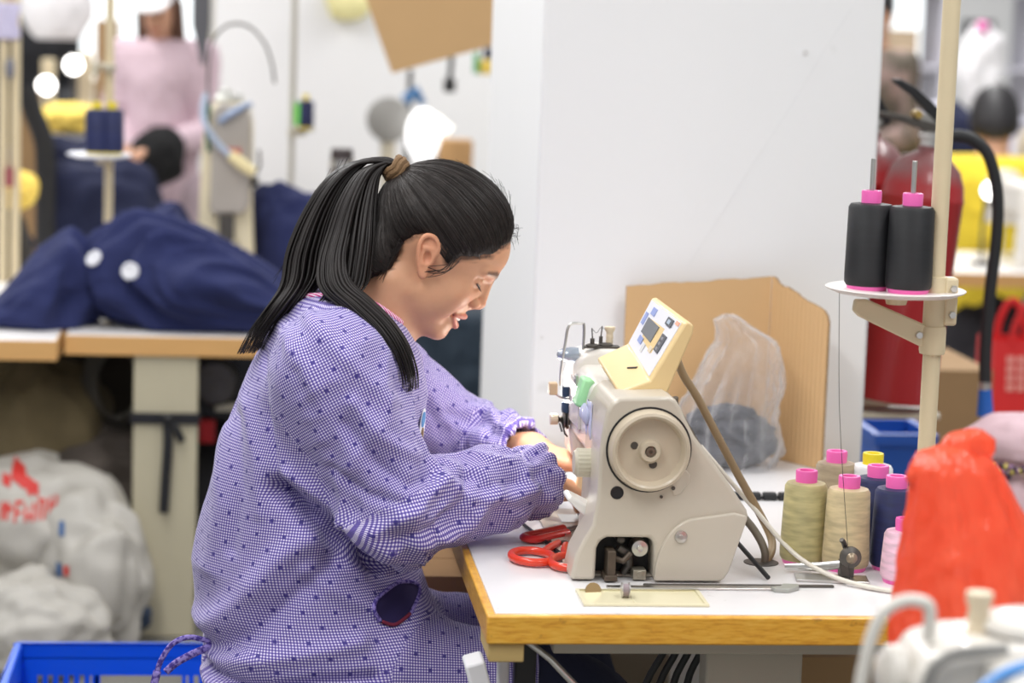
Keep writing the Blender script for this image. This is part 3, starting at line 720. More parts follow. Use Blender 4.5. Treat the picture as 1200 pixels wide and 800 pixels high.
# ================================================================== signed-distance modelling (numpy) -> surface nets
def smin(a, b, k):
    h = np.maximum(k - np.abs(a - b), 0) / k
    return np.minimum(a, b) - h*h*k*.25
def smax(a, b, k): return -smin(-a, -b, k)
def cap(p, a, b, ra, rb=None):
    rb = ra if rb is None else rb
    a = np.asarray(a, np.float32); b = np.asarray(b, np.float32)
    ab = b - a; L = float(ab @ ab) or 1e-9
    t = np.clip(((p - a) @ ab) / L, 0, 1)
    return np.linalg.norm(p - a - t[:, None]*ab, axis=1) - (ra + t*(rb - ra))
def ell(p, c, r):
    q = p - np.asarray(c, np.float32); r = np.asarray(r, np.float32)
    k0 = np.linalg.norm(q/r, axis=1); k1 = np.linalg.norm(q/(r*r), axis=1)
    return k0*(k0 - 1)/np.maximum(k1, 1e-9)
def axis_coords(segs):
    """segs: [(lo, hi, step), ...] joined -> increasing coordinates"""
    out = []
    for lo, hi, h in segs:
        n = max(1, int(round((hi - lo)/h))); out += list(lo + (hi - lo)*np.arange(n)/n)
    out.append(segs[-1][1]); return np.array(out, np.float32)
def surface_nets(f, xs, ys, zs, coarse=6, newton=2):
    nx, ny, nz = len(xs), len(ys), len(zs)
    # coarse pass: only blocks near the surface are evaluated finely
    ci = [np.unique(np.r_[np.arange(0, n, coarse), n-1]) for n in (nx, ny, nz)]
    mids = [(c[:-1] + c[1:])/2.0 for c in ci]
    cx, cy, cz = [np.interp(m, np.arange(n), a).astype(np.float32) for m, n, a in zip(mids, (nx, ny, nz), (xs, ys, zs))]
    hx, hy, hz = [np.diff(a[c])/2 for a, c in zip((xs, ys, zs), ci)]
    G = np.stack(np.meshgrid(cx, cy, cz, indexing='ij'), -1).reshape(-1, 3)
    R = np.sqrt((hx**2)[:, None, None] + (hy**2)[None, :, None] + (hz**2)[None, None, :]).reshape(-1)
    d = f(G)
    D = np.ones((nx, ny, nz), np.float32)
    near = (np.abs(d) < R*1.6).reshape(len(cx), len(cy), len(cz)); inside = (d < 0).reshape(near.shape)
    idx = [np.minimum(np.searchsorted(c, np.arange(n), side='right') - 1, len(c) - 2) for c, n in zip(ci, (nx, ny, nz))]
    ins = inside[np.ix_(*idx)]; D[ins] = -1.0
    need = near[np.ix_(*idx)]
    for ax in range(3):   # block borders belong to both blocks
        lo = [np.maximum(i - 1, 0) if (k == ax) else i for k, i in enumerate(idx)]
        first = np.isin(np.arange((nx, ny, nz)[ax]), ci[ax])
        m = near[np.ix_(*lo)]
        sh = [1, 1, 1]; sh[ax] = -1
        need |= m & first.reshape(sh)
    I = np.argwhere(need)
    P = np.stack([xs[I[:, 0]], ys[I[:, 1]], zs[I[:, 2]]], 1)
    V = np.empty(len(P), np.float32)
    for k in range(0, len(P), 400000): V[k:k+400000] = f(P[k:k+400000])
    D[I[:, 0], I[:, 1], I[:, 2]] = V
    S = D < 0
    dims = (nx-1, ny-1, nz-1)
    acc = {}; cells = []; pts = []; quads = []
    co = (xs, ys, zs)
    for ax in range(3):
        A = [slice(None)]*3; B = [slice(None)]*3
        A[ax] = slice(0, -1); B[ax] = slice(1, None)
        E = np.argwhere(S[tuple(A)] != S[tuple(B)])
        o1, o2 = [(1, 2), (2, 0), (0, 1)][ax]
        ok = (E[:, o1] > 0) & (E[:, o2] > 0) & (E[:, o1] < dims[o1]) & (E[:, o2] < dims[o2])
        E = E[ok]
        E2 = E.copy(); E2[:, ax] += 1
        a = D[E[:, 0], E[:, 1], E[:, 2]]; b = D[E2[:, 0], E2[:, 1], E2[:, 2]]
        t = (a/(a - b))[:, None]
        pa = np.stack([co[k][E[:, k]] for k in range(3)], 1); pb = np.stack([co[k][E2[:, k]] for k in range(3)], 1)
        X = pa + (pb - pa)*t
        q = []
        for d1, d2 in ((-1, -1), (0, -1), (0, 0), (-1, 0)):
            c = E.copy(); c[:, o1] += d1; c[:, o2] += d2
            key = (c[:, 0]*dims[1] + c[:, 1])*dims[2] + c[:, 2]
            cells.append(key); pts.append(X); q.append(key)
        q = np.stack(q, 1); fl = a > 0
        q[fl] = q[fl][:, ::-1]
        quads.append(q)
    keys = np.concatenate(cells); X = np.concatenate(pts)
    uk, inv = np.unique(keys, return_inverse=True)
    cnt = np.bincount(inv)
    Vv = np.stack([np.bincount(inv, X[:, k])/cnt for k in range(3)], 1).astype(np.float32)
    Q = np.searchsorted(uk, np.concatenate(quads))
    for _ in range(newton):
        d = f(Vv); e = 4e-4
        g = np.stack([f(Vv + np.eye(3, dtype=np.float32)[k]*e) - d for k in range(3)], 1)/e
        n2 = np.maximum((g*g).sum(1), .25)
        Vv = Vv - (np.clip(d, -.003, .003)/n2)[:, None]*g
    return Vv, Q
def normals_of(V, Q):
    n = np.cross(V[Q[:, 2]] - V[Q[:, 0]], V[Q[:, 3]] - V[Q[:, 1]])
    N = np.zeros_like(V)
    for k in range(4): np.add.at(N, Q[:, k], n)
    return N/np.maximum(np.linalg.norm(N, axis=1), 1e-12)[:, None]
def np_mesh(name, V, Q, mt, parent=None, color=None, uv=None, base=(0, 0, 0)):
    me = bpy.data.meshes.new(name)
    V = V - np.asarray(base, np.float32)
    n, m = len(V), len(Q)
    me.vertices.add(n); me.vertices.foreach_set('co', V.astype(np.float32).ravel())
    me.loops.add(m*4); me.loops.foreach_set('vertex_index', Q.astype(np.int32).ravel())
    me.polygons.add(m); me.polygons.foreach_set('loop_start', np.arange(0, m*4, 4, dtype=np.int32))
    me.update(calc_edges=True)
    if color is not None:
        at = me.color_attributes.new('tint', 'FLOAT_COLOR', 'POINT')
        at.data.foreach_set('color', np.c_[color, np.ones(n)].astype(np.float32).ravel())
    if uv is not None:
        u = me.uv_layers.new(name='UVMap'); u.data.foreach_set('uv', uv.astype(np.float32).ravel())
    for k in (mt if isinstance(mt, (list, tuple)) else [mt]): me.materials.append(k)
    me.shade_smooth()
    o = bpy.data.objects.new(name, me); COL.objects.link(o)
    if parent is not None: o.parent = parent
    return o
# ================================================================== the worker
YM = 3.70
HO = np.array([.2743, YM, 1.1767], np.float32)
HF = np.array([.8225, 0, -.5688], np.float32); HU = np.array([.5652, 0, .8249], np.float32)
def to_head(p):
    q = p - HO
    return np.stack([q @ HF, p[:, 1] - YM, q @ HU], 1)*1000.0       # mm: forward, lateral, up
def from_head(F, L, U): return HO + (HF*F + HU*U)/1000 + np.array([0, L/1000, 0], np.float32)

def pl(a, pts, rs):
    """polyline of tapering capsules"""
    d = None
    for i in range(len(pts) - 1):
        c = cap(a, pts[i], pts[i+1], rs[i], rs[i+1]); d = c if d is None else np.minimum(d, c)
    return d
UP_LIP = ([(109, 0, -42.5), (106.5, 8, -43), (99.5, 17, -45), (91.5, 25.5, -48.5)], [4.6, 4.6, 3.9, 1.8])
LO_LIP = ([(105.5, 0, -62), (103.5, 8, -61.5), (97.5, 16, -57.5), (91, 24.5, -50.5)], [5.4, 5.2, 4.2, 1.8])
GAP = ([(107, 0, -52), (103.5, 9, -51.5), (97.5, 17, -50.5), (91.5, 24.5, -49.5)], [4.8, 4.4, 3.0, 1.0])
LASH = [(91.5, 19, 10.5), (95.2, 26, 10), (95.0, 33, 10), (91.5, 40, 10.8), (87.5, 45, 12)]
LID = [(92.5, 20, 21), (96.0, 28, 23), (94.5, 36, 23), (89.0, 44, 20)]
def sd_skull(q):
    d = ell(q, (4, 0, 46), (103, 75, 92))
    d = smin(d, ell(q, (44, 0, 58), (63, 60, 46)), 22)
    a = q.copy(); a[:, 1] = np.abs(a[:, 1])
    d = smin(d, ell(a, (52, 0, -4), (53, 55, 64)), 20)                      # midface
    d = smin(d, cap(a, (14, 44, -52), (78, 13, -81), 15, 17), 28)           # jaw
    d = smin(d, ell(a, (87, 0, -83), (15.5, 18, 15)), 14)                   # chin
    d = smin(d, ell(a, (63, 36, -20), (27, 22, 24)), 18)                    # cheek
    d = smin(d, ell(a, (46, 37, -40), (36, 19, 32)), 18)                    # full of the cheek
    d = smin(d, ell(a, (85, 0, -48), (22, 23, 28)), 13)                     # mouth mound
    d = smin(d, cap(a, (97, 0, 20), (99, 0, -20), 9, 11), 10)               # root of the nose
    d = smax(d, -ell(a, (110, 31, 16), (16, 16, 12)), 14)                   # eye socket
    d = smax(d, -ell(a, (99, 43, 14), (13, 13, 10)), 12)
    d = smin(d, pl(a, [(105, 10, 35), (101, 28, 39), (88, 46, 35)], [5.5, 5.5, 5]), 12)   # brow ridge
    d = smin(d, ell(a, (81.5, 31, 15), (14, 15, 12.5)), 5)                  # lidded eye
    return d
def sd_face(q):
    a = q.copy(); a[:, 1] = np.abs(a[:, 1])
    d = sd_skull(q)
    # closed lids: a crease above, the lash line below
    d = smax(d, -pl(a, LID, [1.1]*4), 1.6)
    d = smin(d, pl(a, LASH, [1.5, 1.9, 1.9, 1.7, 1.2]), 1.8)
    # nose
    d = smin(d, cap(a, (107, 0, 26), (114, 0, 0), 5.0, 7.0), 9)
    d = smin(d, ell(a, (116.5, 0, -11.5), (8.5, 9.5, 8.5)), 7)
    d = smin(d, ell(a, (107.5, 12.5, -17), (9, 6.0, 7.5)), 5)
    d = smin(d, cap(a, (108, 0, -24), (116, 0, -18), 4, 4), 6)
    d = smax(d, -pl(a, [(100, 15, -8), (98, 19, -17), (101, 17, -25)], [1.0, 1.0, .9]), 2.0)
    d = smax(d, -ell(a, (112, 6.5, -25), (4.5, 3.2, 4.5)), 2.5)
    # mouth, slightly open in a smile
    d = smax(d, -pl(a, *GAP), 2)
    d = smin(d, pl(a, *UP_LIP), 3)
    d = smin(d, pl(a, *LO_LIP), 3)
    d = smax(d, -ell(a, (89, 28, -50), (4, 3, 4)), 4)                       # dimple at the corner
    return d
def sd_ear(q):
    a = q.copy(); a[:, 1] = np.abs(a[:, 1])
    # ear frame: tilted back
    s = np.stack([a[:, 0] + .30*(a[:, 2]), a[:, 1], a[:, 2]], 1)
    rim = []
    outer = [(9, 69, 9), (11, 71, 20), (5, 74, 29), (-7, 77, 31), (-17, 79, 24), (-20, 79, 10), (-16, 77, -6), (-9, 74, -18), (-2, 71, -27), (4, 69, -24), (6, 68, -14)]
    sp = spline(outer, 3)
    d = None
    for i in range(len(sp) - 1):
        c = cap(s, tuple(sp[i]), tuple(sp[i+1]), 3.3)
        d = c if d is None else np.minimum(d, c)
    plate = ell(s, (-5, 72, 4), (15, 4.2, 27))
    d = smin(d, plate, 4)
    d = smin(d, cap(s, (4, 72, 16), (-12, 76, 10), 2.4), 3)
    d = smin(d, cap(s, (-12, 76, 10), (-6, 74, -12), 2.4), 3)
    d = smin(d, ell(s, (0, 70, -23), (7, 3.6, 7)), 4)
    d = smin(d, ell(s, (8, 69, 0), (4, 3.5, 6)), 3)
    d = smax(d, -ell(s, (-1, 76, 1), (6.5, 6, 8.5)), 3)
    return d
def sd_head(q):
    d = sd_face(q)
    d = smin(d, sd_ear(q), 4)
    return d

# ---- hands: chains of capsules
def hand_caps(wrist, fwd, up, side, curls, spread, thumb, scale=1.0):
    """fwd along the fingers, up = back of the hand, side towards the thumb"""
    w, f, u, s = [np.array(v, float) for v in (wrist, fwd, up, side)]
    f /= np.linalg.norm(f); u = u - f*(u @ f); u /= np.linalg.norm(u); s = np.cross(u, f)*np.sign(np.cross(u, f) @ s)
    caps = []
    K = scale
    palm = []
    base = [(.080, .026, .0), (.084, .008, .003), (.079, -.010, .001), (.071, -.027, -.003)]
    lens = [(.040, .024, .019), (.044, .028, .020), (.041, .026, .020), (.032, .020, .018)]
    rad = [.0088, .0090, .0086, .0076]
    for i, ((fx, sx, ux), L, r) in enumerate(zip(base, lens, rad)):
        k0 = w + K*(f*.012 + s*sx*.6 - u*.002)
        k1 = w + K*(f*fx + s*sx + u*ux)
        palm.append((k0, k1, .0115*K, .0098*K))
        ang = 0.0; p = k1
        lat = spread[i]
        for j in range(3):
            ang += curls[i][j]
            d = f*math.cos(ang) - u*math.sin(ang)
            d = d*math.cos(lat) + s*math.sin(lat)
            q = p + d*L[j]*K
            caps.append((p, q, r*K*(1 - .08*j), r*K*(.92 - .10*j), i))
            p = q
    th = []
    p = w + K*(f*.022 + s*.022 - u*.008)
    for (df, ds, du, L, r0, r1) in thumb:
        d = f*df + s*ds + u*du; d /= np.linalg.norm(d)
        q = p + d*L*K; th.append((p, q, r0*K, r1*K)); p = q
    return palm, caps, th, (w, f, u, s)
def sd_hand(p, H, fore, fr):
    palm, caps, th, (w, f, u, s) = H
    d = cap(p, fore, w, fr, .024)
    d = smin(d, cap(p, w - s*.010, w + s*.010 + f*.004, .0195), .02)
    dp = None
    for a, b, ra, rb in palm:
        c = cap(p, a, b, ra, rb); dp = c if dp is None else smin(dp, c, .016)
    c = cap(p, w + f*.02 + s*.012 - u*.006, w + f*.062 - u*.008, .014, .013); dp = smin(dp, c, .02)
    d = smin(d, dp, .022)
    for i in range(4):
        df = None
        for a, b, ra, rb, k in caps:
            if k != i: continue
            c = cap(p, a, b, ra, rb); df = c if df is None else smin(df, c, .004)
        d = smin(d, df, .006)
    dt = None
    for a, b, ra, rb in th:
        c = cap(p, a, b, ra, rb); dt = c if dt is None else smin(dt, c, .006)
    return smin(d, dt, .010)
THUMB = [(.62, .72, -.25, .040, .0125, .0108), (.88, .35, -.30, .032, .0100, .0092), (.95, .10, -.35, .026, .0092, .0075)]
R_EL, R_WR = np.array([.228, 3.515, .800]), np.array([.455, 3.632, .8395])
L_EL, L_WR = np.array([.375, 3.945, .835]), np.array([.462, 3.820, .852])
HR = hand_caps(R_WR, (.66, .58, -.30), (.18, -.10, 1), (-.6, .7, 0), [(.16, .34, .22), (.22, .36, .24), (.28, .40, .26), (.36, .44, .28)], [.06, .0, -.05, -.12], THUMB)
HL = hand_caps(L_WR, (.86, -.46, -.16), (.12, -.10, 1), (-.5, -.8, 0), [(.14, .36, .26), (.20, .40, .28), (.26, .44, .30), (.34, .48, .30)], [.10, .02, -.06, -.14], THUMB)

def sd_body(p):
    d = np.full(len(p), 1.0, np.float32)
    m = (p[:, 2] > .98) & (p[:, 0] > .05)
    if m.any():
        q = to_head(p[m]); d[m] = sd_head(q)/1000
    # neck, drawn forward
    n = cap(p, (.243, YM, 1.150), (.150, YM, 1.030), .050, .060)
    n = smin(n, cap(p, (.262, YM, 1.105), (.205, YM, 1.020), .036, .040), .03)
    n = smin(n, cap(p, (.225, YM-.040, 1.14), (.225, YM-.018, 1.03), .016, .012), .03)
    d = smin(d, n, .022)
    t = cap(p, (.13, YM, 1.0), (.10, YM, .62), .085, .10)
    t = smin(t, cap(p, (.135, YM-.11, 1.02), (.135, YM+.13, 1.0), .052, .052), .06)
    d = smin(d, t, .05)
    d = smin(d, cap(p, (.135, YM-.15, 1.005), R_EL, .045, .038), .03)
    d = smin(d, cap(p, (.15, YM+.17, .985), L_EL, .045, .038), .03)
    m = (p[:, 0] > .16) & (p[:, 2] < .92)
    if m.any():
        d[m] = smin(d[m], sd_hand(p[m], HR, R_EL, .034), .01)
        d[m] = smin(d[m], sd_hand(p[m], HL, L_EL, .034), .01)
    return d
BX = axis_coords([(-.03, .16, .005), (.16, .29, .002), (.29, .43, .0014), (.43, .62, .0018)])
BY = axis_coords([(3.45, 3.61, .0028), (3.61, 3.79, .0016), (3.79, 4.0, .0028)])
BZ = axis_coords([(.50, .755, .006), (.755, .90, .0018), (.90, 1.02, .004), (1.02, 1.21, .0015), (1.21, 1.335, .0025)])
bV, bQ = surface_nets(sd_body, BX, BY, BZ)
print('body', bV.shape, bQ.shape)
# skin tint: lips, lashes and brows, flushed ear, shade painted into nostrils and ear hollow
q = to_head(bV); qa = q.copy(); qa[:, 1] = np.abs(qa[:, 1])
skin = np.array(srgb(218, 166, 132)[:3]); col = np.tile(skin, (len(bV), 1))
def blend(mask, c, k=1.0):
    global col
    w = np.clip(mask, 0, 1)[:, None]*k; col = col*(1 - w) + np.array(srgb(*c)[:3])*w
inh = (bV[:, 2] > .98)
fall = lambda d, a, b: np.clip((b - d)/(b - a), 0, 1)*inh
blend(fall(ell(qa, (86, 40, -22), (24, 20, 20)), -14, 8), (220, 146, 114), .5)
blend(fall(ell(qa, (118, 0, -14), (12, 14, 12)), -8, 6), (216, 144, 112), .45)
blend(fall(sd_ear(q), -1, 4), (226, 150, 118), .55)
lip = np.minimum(pl(qa, *UP_LIP), pl(qa, *LO_LIP))
blend(fall(lip, .2, 1.2), (206, 122, 108), .8)
blend(fall(pl(qa, [(101.5, 0, -52), (98, 9, -51.5), (93, 17, -50.5), (89.5, 24.5, -49.5)], [4.4, 4.0, 2.8, 1.0]), 0, 1.2), (104, 42, 40), .9)
blend(fall(pl(qa, [(p_[0] + .9, p_[1], p_[2] - .6) for p_ in LASH], [.9]*5), .3, 1.5), (34, 24, 22), .95)
brow = pl(qa, [(112, 9, 33), (110, 22, 38.5), (103, 36, 40), (92, 50, 35)], [3.6, 3.4, 3.0, 1.6])
blend(fall(brow + .9*vnoise(q*np.array([.35, .35, 1.2])), -.8, 3.2), (60, 42, 34), .85)
blend(fall(ell(qa, (112, 6.5, -24), (4, 3, 4)), -1, 1), (110, 60, 50), .7)
blend(fall(ell(q + np.c_[.3*q[:, 2], 0*q[:, 0], 0*q[:, 0]], (-1, -76, 1), (6, 6, 8)), -2, 2), (150, 84, 66), .5)
HL_POLY = np.array([(122,112),(100,101),(84,80),(76,60),(58,43),(40,31),(31,12),(24,14),(14,33),(-9,37),(-24,29),(-37,17),(-43,-3),(-40,-22),(-36,-44),(-50,-66),(-80,-92),(-220,-92),(-220,260),(160,260)], np.float32)
def poly_sd(x, y, P):
    d = np.full(len(x), 1e9, np.float32); s = np.ones(len(x), np.float32)
    n = len(P); j = n - 1
    for i in range(n):
        e = P[j] - P[i]; wx, wy = x - P[i, 0], y - P[i, 1]
        t = np.clip((wx*e[0] + wy*e[1])/(e @ e), 0, 1)
        d = np.minimum(d, (wx - e[0]*t)**2 + (wy - e[1]*t)**2)
        c1 = y >= P[i, 1]; c2 = y < P[j, 1]; c3 = e[0]*wy > e[1]*wx
        flip = (c1 & c2 & c3) | (~c1 & ~c2 & ~c3); s[flip] *= -1
        j = i
    return s*np.sqrt(d)
# fine short hair thinning out over the skin along the hairline
hlb = -poly_sd(q[:, 0], q[:, 2], HL_POLY)
w_ = np.clip((hlb + 8 + 5*vnoise(np.c_[q[:, 0]*.16 - q[:, 2]*.2, q[:, 1]*.1, (q[:, 0] + q[:, 2])*.05]))/9, 0, 1)*inh*np.where(sd_ear(q) < 3, 0, 1)
blend(w_, (58, 40, 32), .85)
# laugh line and lower lid as shallow creases
fN = normals_of(bV, bQ)
def crease(p3, amp, sig):
    d_ = np.full(len(bV), 1e9)
    for a_, b_ in zip(p3[:-1], p3[1:]): d_ = np.minimum(d_, cap(qa, a_, b_, 0.0))
    return amp*np.exp(-(d_/sig)**2)*inh
dsp = crease([(99,20,-20),(93,28,-34),(86,33,-48)], -.9, 4.5) + crease([(94,22,3),(90,40,4)], -.6, 2.5) + crease([(88,33,-22),(80,44,-14)], 1.0, 10)
bV = bV + fN*(dsp/1000)[:, None].astype(np.float32)
# cool, thinner skin below the hairline is left alone; nails
for H in (HR, HL):
    palm, caps, th, (w, f, u, s) = H
    for i in range(4):
        a, b, ra, rb, _ = caps[i*3+2]; d_ = (b-a)/np.linalg.norm(b-a); nn_ = u - d_*(u @ d_); nn_ /= np.linalg.norm(nn_)
        c = a + (b-a)*.72 + nn_*rb*.95
        r_ = np.linalg.norm(bV - c, axis=1)
        blend(np.clip((.0062 - r_)/.0012, 0, 1), (238, 196, 184), .8)
def skin_material():
    m = bpy.data.materials.new('skin'); m.use_nodes = True
    t = NT(m); b = t.n['Principled BSDF']
    at = t.new('ShaderNodeAttribute'); at.attribute_name = 'tint'
    n = t.noise(220, 4, .6); n2 = t.noise(40, 3)
    c = t.mix(t.math('MULTIPLY', n, .16), at.outputs['Color'], srgb(190, 128, 100))
    c = t.mix(t.math('MULTIPLY', t.ramp(n2, [(.58, 0.0), (.7, 1.0)]), .12), c, srgb(206, 140, 112))
    t.link(c, b.inputs['Base Color'])
    b.inputs['Roughness'].default_value = .48; b.inputs['Specular IOR Level'].default_value = .4
    b.inputs['Subsurface Weight'].default_value = .12; b.inputs['Subsurface Radius'].default_value = (1, .35, .2); b.inputs['Subsurface Scale'].default_value = .005
    bn = t.new('ShaderNodeBump'); bn.inputs['Strength'].default_value = .12; bn.inputs['Distance'].default_value = .0008
    t.link(n, bn.inputs['Height']); t.link(bn.outputs[0], b.inputs['Normal'])
    return m
W0 = (.10, YM, 0.0)
person = np_mesh('person', bV, bQ, skin_material(), color=col, base=W0)
person.location = W0
tag(person, 'dark-haired person in a purple checked smock smiling down at the sewing machine', 'person')
def wpart(name, mb, mt, parent=None, **kw):
    mb.v = [(p[0]-W0[0], p[1]-W0[1], p[2]-W0[2]) for p in mb.v]
    return mb.build(name, mt, parent or person, **kw)
# teeth
tm = MB(); pts = [from_head(F, L, U) for F, L, U in ((87,-21,-49.5),(94.5,-14,-50),(100.5,-6,-50.5),(102,0,-50.5),(100.5,6,-50.5),(94.5,14,-50),(87,21,-49.5))]
tm.tube(spline(pts, 4), .0038, 10)
wpart('teeth', tm, material('teeth', srgb(246, 242, 234), .25, vary=.02))
la = MB()
for sgn in (-1, 1):
    for k in range(26):
        f = k/25*3.999; i_ = int(f); f -= i_
        b0, b1 = np.array(LASH[i_]), np.array(LASH[i_+1]); c_ = b0*(1 - f) + b1*f
        p = from_head(c_[0] + 1.4, sgn*c_[1], c_[2] - .8)
        o_ = (k/25 - .35)
        e = p + HF*(.0075 - .0025*abs(o_)) - HU*.0042 + np.array([0, sgn*.005*o_, 0])
        la.tube([tuple(p), tuple((p+e)/2 - HU*.0006), tuple(e)], [.0004, .0003, .0001], 5)
wpart('eyelashes', la, M['black'])

# ---- hair on the head: the skull swollen by a thickness that grows from the hairline
TIE = np.array([-112., 0, 80.])
def hair_uv(q):
    ax = TIE - np.array([0., 0, 40.]); ax /= np.linalg.norm(ax)
    e1 = np.array([0., 1, 0]); e2 = np.cross(ax, e1)
    v = q - np.array([0., 0, 40.])
    r = np.linalg.norm(v, axis=1) + 1e-6
    pol = np.arccos(np.clip((v @ ax)/r, -1, 1)); az = np.arctan2(v @ e2, v @ e1)
    return az, pol
def sd_hair(q):
    sk = sd_skull(q)
    nape = cap(q, (-30, 0, -30), (-72, 0, -92), 56, 62)      # neck under the hair
    sk = smin(sk, nape, 20)
    az, pol = hair_uv(q)
    hl = -poly_sd(q[:, 0], q[:, 2], HL_POLY) + 3.5*vnoise(np.c_[q[:, 0]*.12, q[:, 1]*.12, q[:, 2]*.12])
    lim = 12.5 + 3*np.clip(q[:, 0]/90, 0, 1)*np.clip((q[:, 2]-70)/50, 0, 1) - 5*np.clip(-(q[:, 2] + 10)/60, 0, 1)
    th = np.where(hl > 0, .5 + lim*(1 - np.exp(-hl/24.)), .5 + hl*2.2)
    rid = vnoise(np.c_[np.cos(az)*24, np.sin(az)*24, pol*1.6]) * 1.0 + vnoise(np.c_[np.cos(az)*9, np.sin(az)*9, pol*1.3 + 9])*1.8
    d = sk - th - rid*np.clip(hl/12, 0, 1)*np.clip(pol*1.6, .15, 1)
    d = smax(d, q[:, 2]*-1 - 84, 6)
    return d
hx = axis_coords([(-135, 125, 2.0)]); hy = axis_coords([(-95, 95, 2.0)]); hz = axis_coords([(-95, 168, 2.0)])
hV, hQ = surface_nets(sd_hair, hx, hy, hz, newton=1)
az, pol = hair_uv(hV)
Vw = HO + (hV[:, :1]*HF + hV[:, 2:3]*HU)/1000; Vw[:, 1] = YM + hV[:, 1]/1000
# per-corner azimuth, unwrapped within each face
a4 = az[hQ]; a4 = a4 - 2*PI*np.round((a4 - a4[:, :1])/(2*PI)); uvh = np.stack([a4, pol[hQ]], -1).reshape(-1, 2)
def hair_material():
    m = bpy.data.materials.new('dark_hair'); m.use_nodes = True
    t = NT(m); b = t.n['Principled BSDF']
    uv = t.new('ShaderNodeUVMap'); uv.uv_map = 'UVMap'
    n = t.noise(1, 3, .6, vec=uv.outputs[0], stretch=(90, 2.5, 1)); n2 = t.noise(1, 2, .5, vec=uv.outputs[0], stretch=(14, 1.5, 1))
    f = t.math('ADD', t.math('MULTIPLY', n, .6), t.math('MULTIPLY', n2, .4))
    c = t.ramp(f, [(.3, (.008, .007, .007, 1)), (.55, (.018, .014, .013, 1)), (.75, (.055, .042, .036, 1))])
    t.link(c, b.inputs['Base Color'])
    b.inputs['Roughness'].default_value = .6; b.inputs['Specular IOR Level'].default_value = .18
    bn = t.new('ShaderNodeBump'); bn.inputs['Strength'].default_value = .8; bn.inputs['Distance'].default_value = .0016
    t.link(f, bn.inputs['Height']); t.link(bn.outputs[0], b.inputs['Normal'])
    return m
hair_m = hair_material()
hair = np_mesh('hair', Vw, hQ, hair_m, person, uv=uvh, base=W0)
# hair tie
tie_c = from_head(*TIE)
def ring_pts(c, ax, r, n=24, wob=0):
    ax = Vector(ax).normalized(); e1 = ax.orthogonal().normalized(); e2 = ax.cross(e1)
    return [Vector(c) + e1*(r*math.cos(2*PI*k/n)) + e2*(r*math.sin(2*PI*k/n)) + ax*(wob*math.sin(5*2*PI*k/n)) for k in range(n+1)]
tie_ax = Vector((-.75, 0, .66))
tt = MB()
for o_, r_, rr_ in ((-.006, .0175, .0048), (.001, .0185, .0055), (.008, .0170, .0048)):
    tt.tube(ring_pts(Vector(tie_c) + Vector((.003, 0, -.004)) + tie_ax*(.004 + o_), tie_ax, r_, 28, .0012), rr_, 8, cap=False)
wpart('hair_tie', tt, material('tie_brown', srgb(124, 96, 66), .8, vary=.25, vscale=200, bump=.5, bscale=300))
# ponytail: many tapering locks along guide paths
def lock_mesh(mb, guide, off, r0, rng_, wave=.004):
    n = len(guide); ph = rng_.random()*6.28; pts = []; rs = []
    for i, g in enumerate(guide):
        t = i/(n-1); g = Vector(g)
        sp_ = off * (0.35 + .9*min(1, t*1.9))
        pts.append(g + sp_ + Vector((math.sin(t*5 + ph)*wave*t, math.cos(t*4 + ph)*wave*t, 0)))
        rs.append(max(.0004, r0*(.75 + .6*math.sin(PI*min(1, t*1.15))) * (1 if t < .72 else max(.06, (1-t)/.28))))
    mb.tube(pts, rs, 6)
lr = random.Random(11)
t0_ = tuple(Vector(tie_c) + tie_ax*.012)
gA = spline([t0_, (.198,3.70,1.318), (.165,3.698,1.311), (.133,3.695,1.280), (.108,3.69,1.232), (.092,3.68,1.180), (.085,3.665,1.135), (.062,3.65,1.10), (.040,3.665,1.065), (.022,3.69,1.025)], 5)
gB = spline([t0_, (.201,3.69,1.313), (.176,3.675,1.300), (.154,3.655,1.262), (.140,3.64,1.215), (.130,3.62,1.172), (.135,3.595,1.138), (.165,3.575,1.113), (.198,3.562,1.083), (.222,3.553,1.050), (.236,3.55,1.012), (.238,3.553,.985)], 5)
gC = spline([t0_, (.203,3.70,1.311), (.183,3.69,1.292), (.171,3.675,1.255), (.163,3.655,1.210), (.158,3.640,1.168), (.152,3.628,1.132), (.136,3.62,1.112), (.112,3.62,1.098)], 5)
pt = MB()
def disc_off(rad, sx=1.0, sy=1.0):
    a = lr.random()*2*PI; r = rad*math.sqrt(lr.random())
    return Vector((r*math.cos(a)*sx, r*math.sin(a)*sy, r*math.cos(a)*.25))
for k in range(150): lock_mesh(pt, gA, disc_off(.025, 1.0, 1.1), lr.uniform(.0010, .0030), lr)
for k in range(130): lock_mesh(pt, gB, disc_off(.0185, 1.0, .9), lr.uniform(.0009, .0026), lr, .0025)
for k in range(150): lock_mesh(pt, gC, disc_off(.026, 1.0, 1.1), lr.uniform(.0010, .0030), lr)
lk_m = material('dark_hair_locks', (.016, .0125, .012, 1), .44, vary=.5, vscale=60, spec=.32)
wpart('ponytail', pt, lk_m, hair, smooth=180)
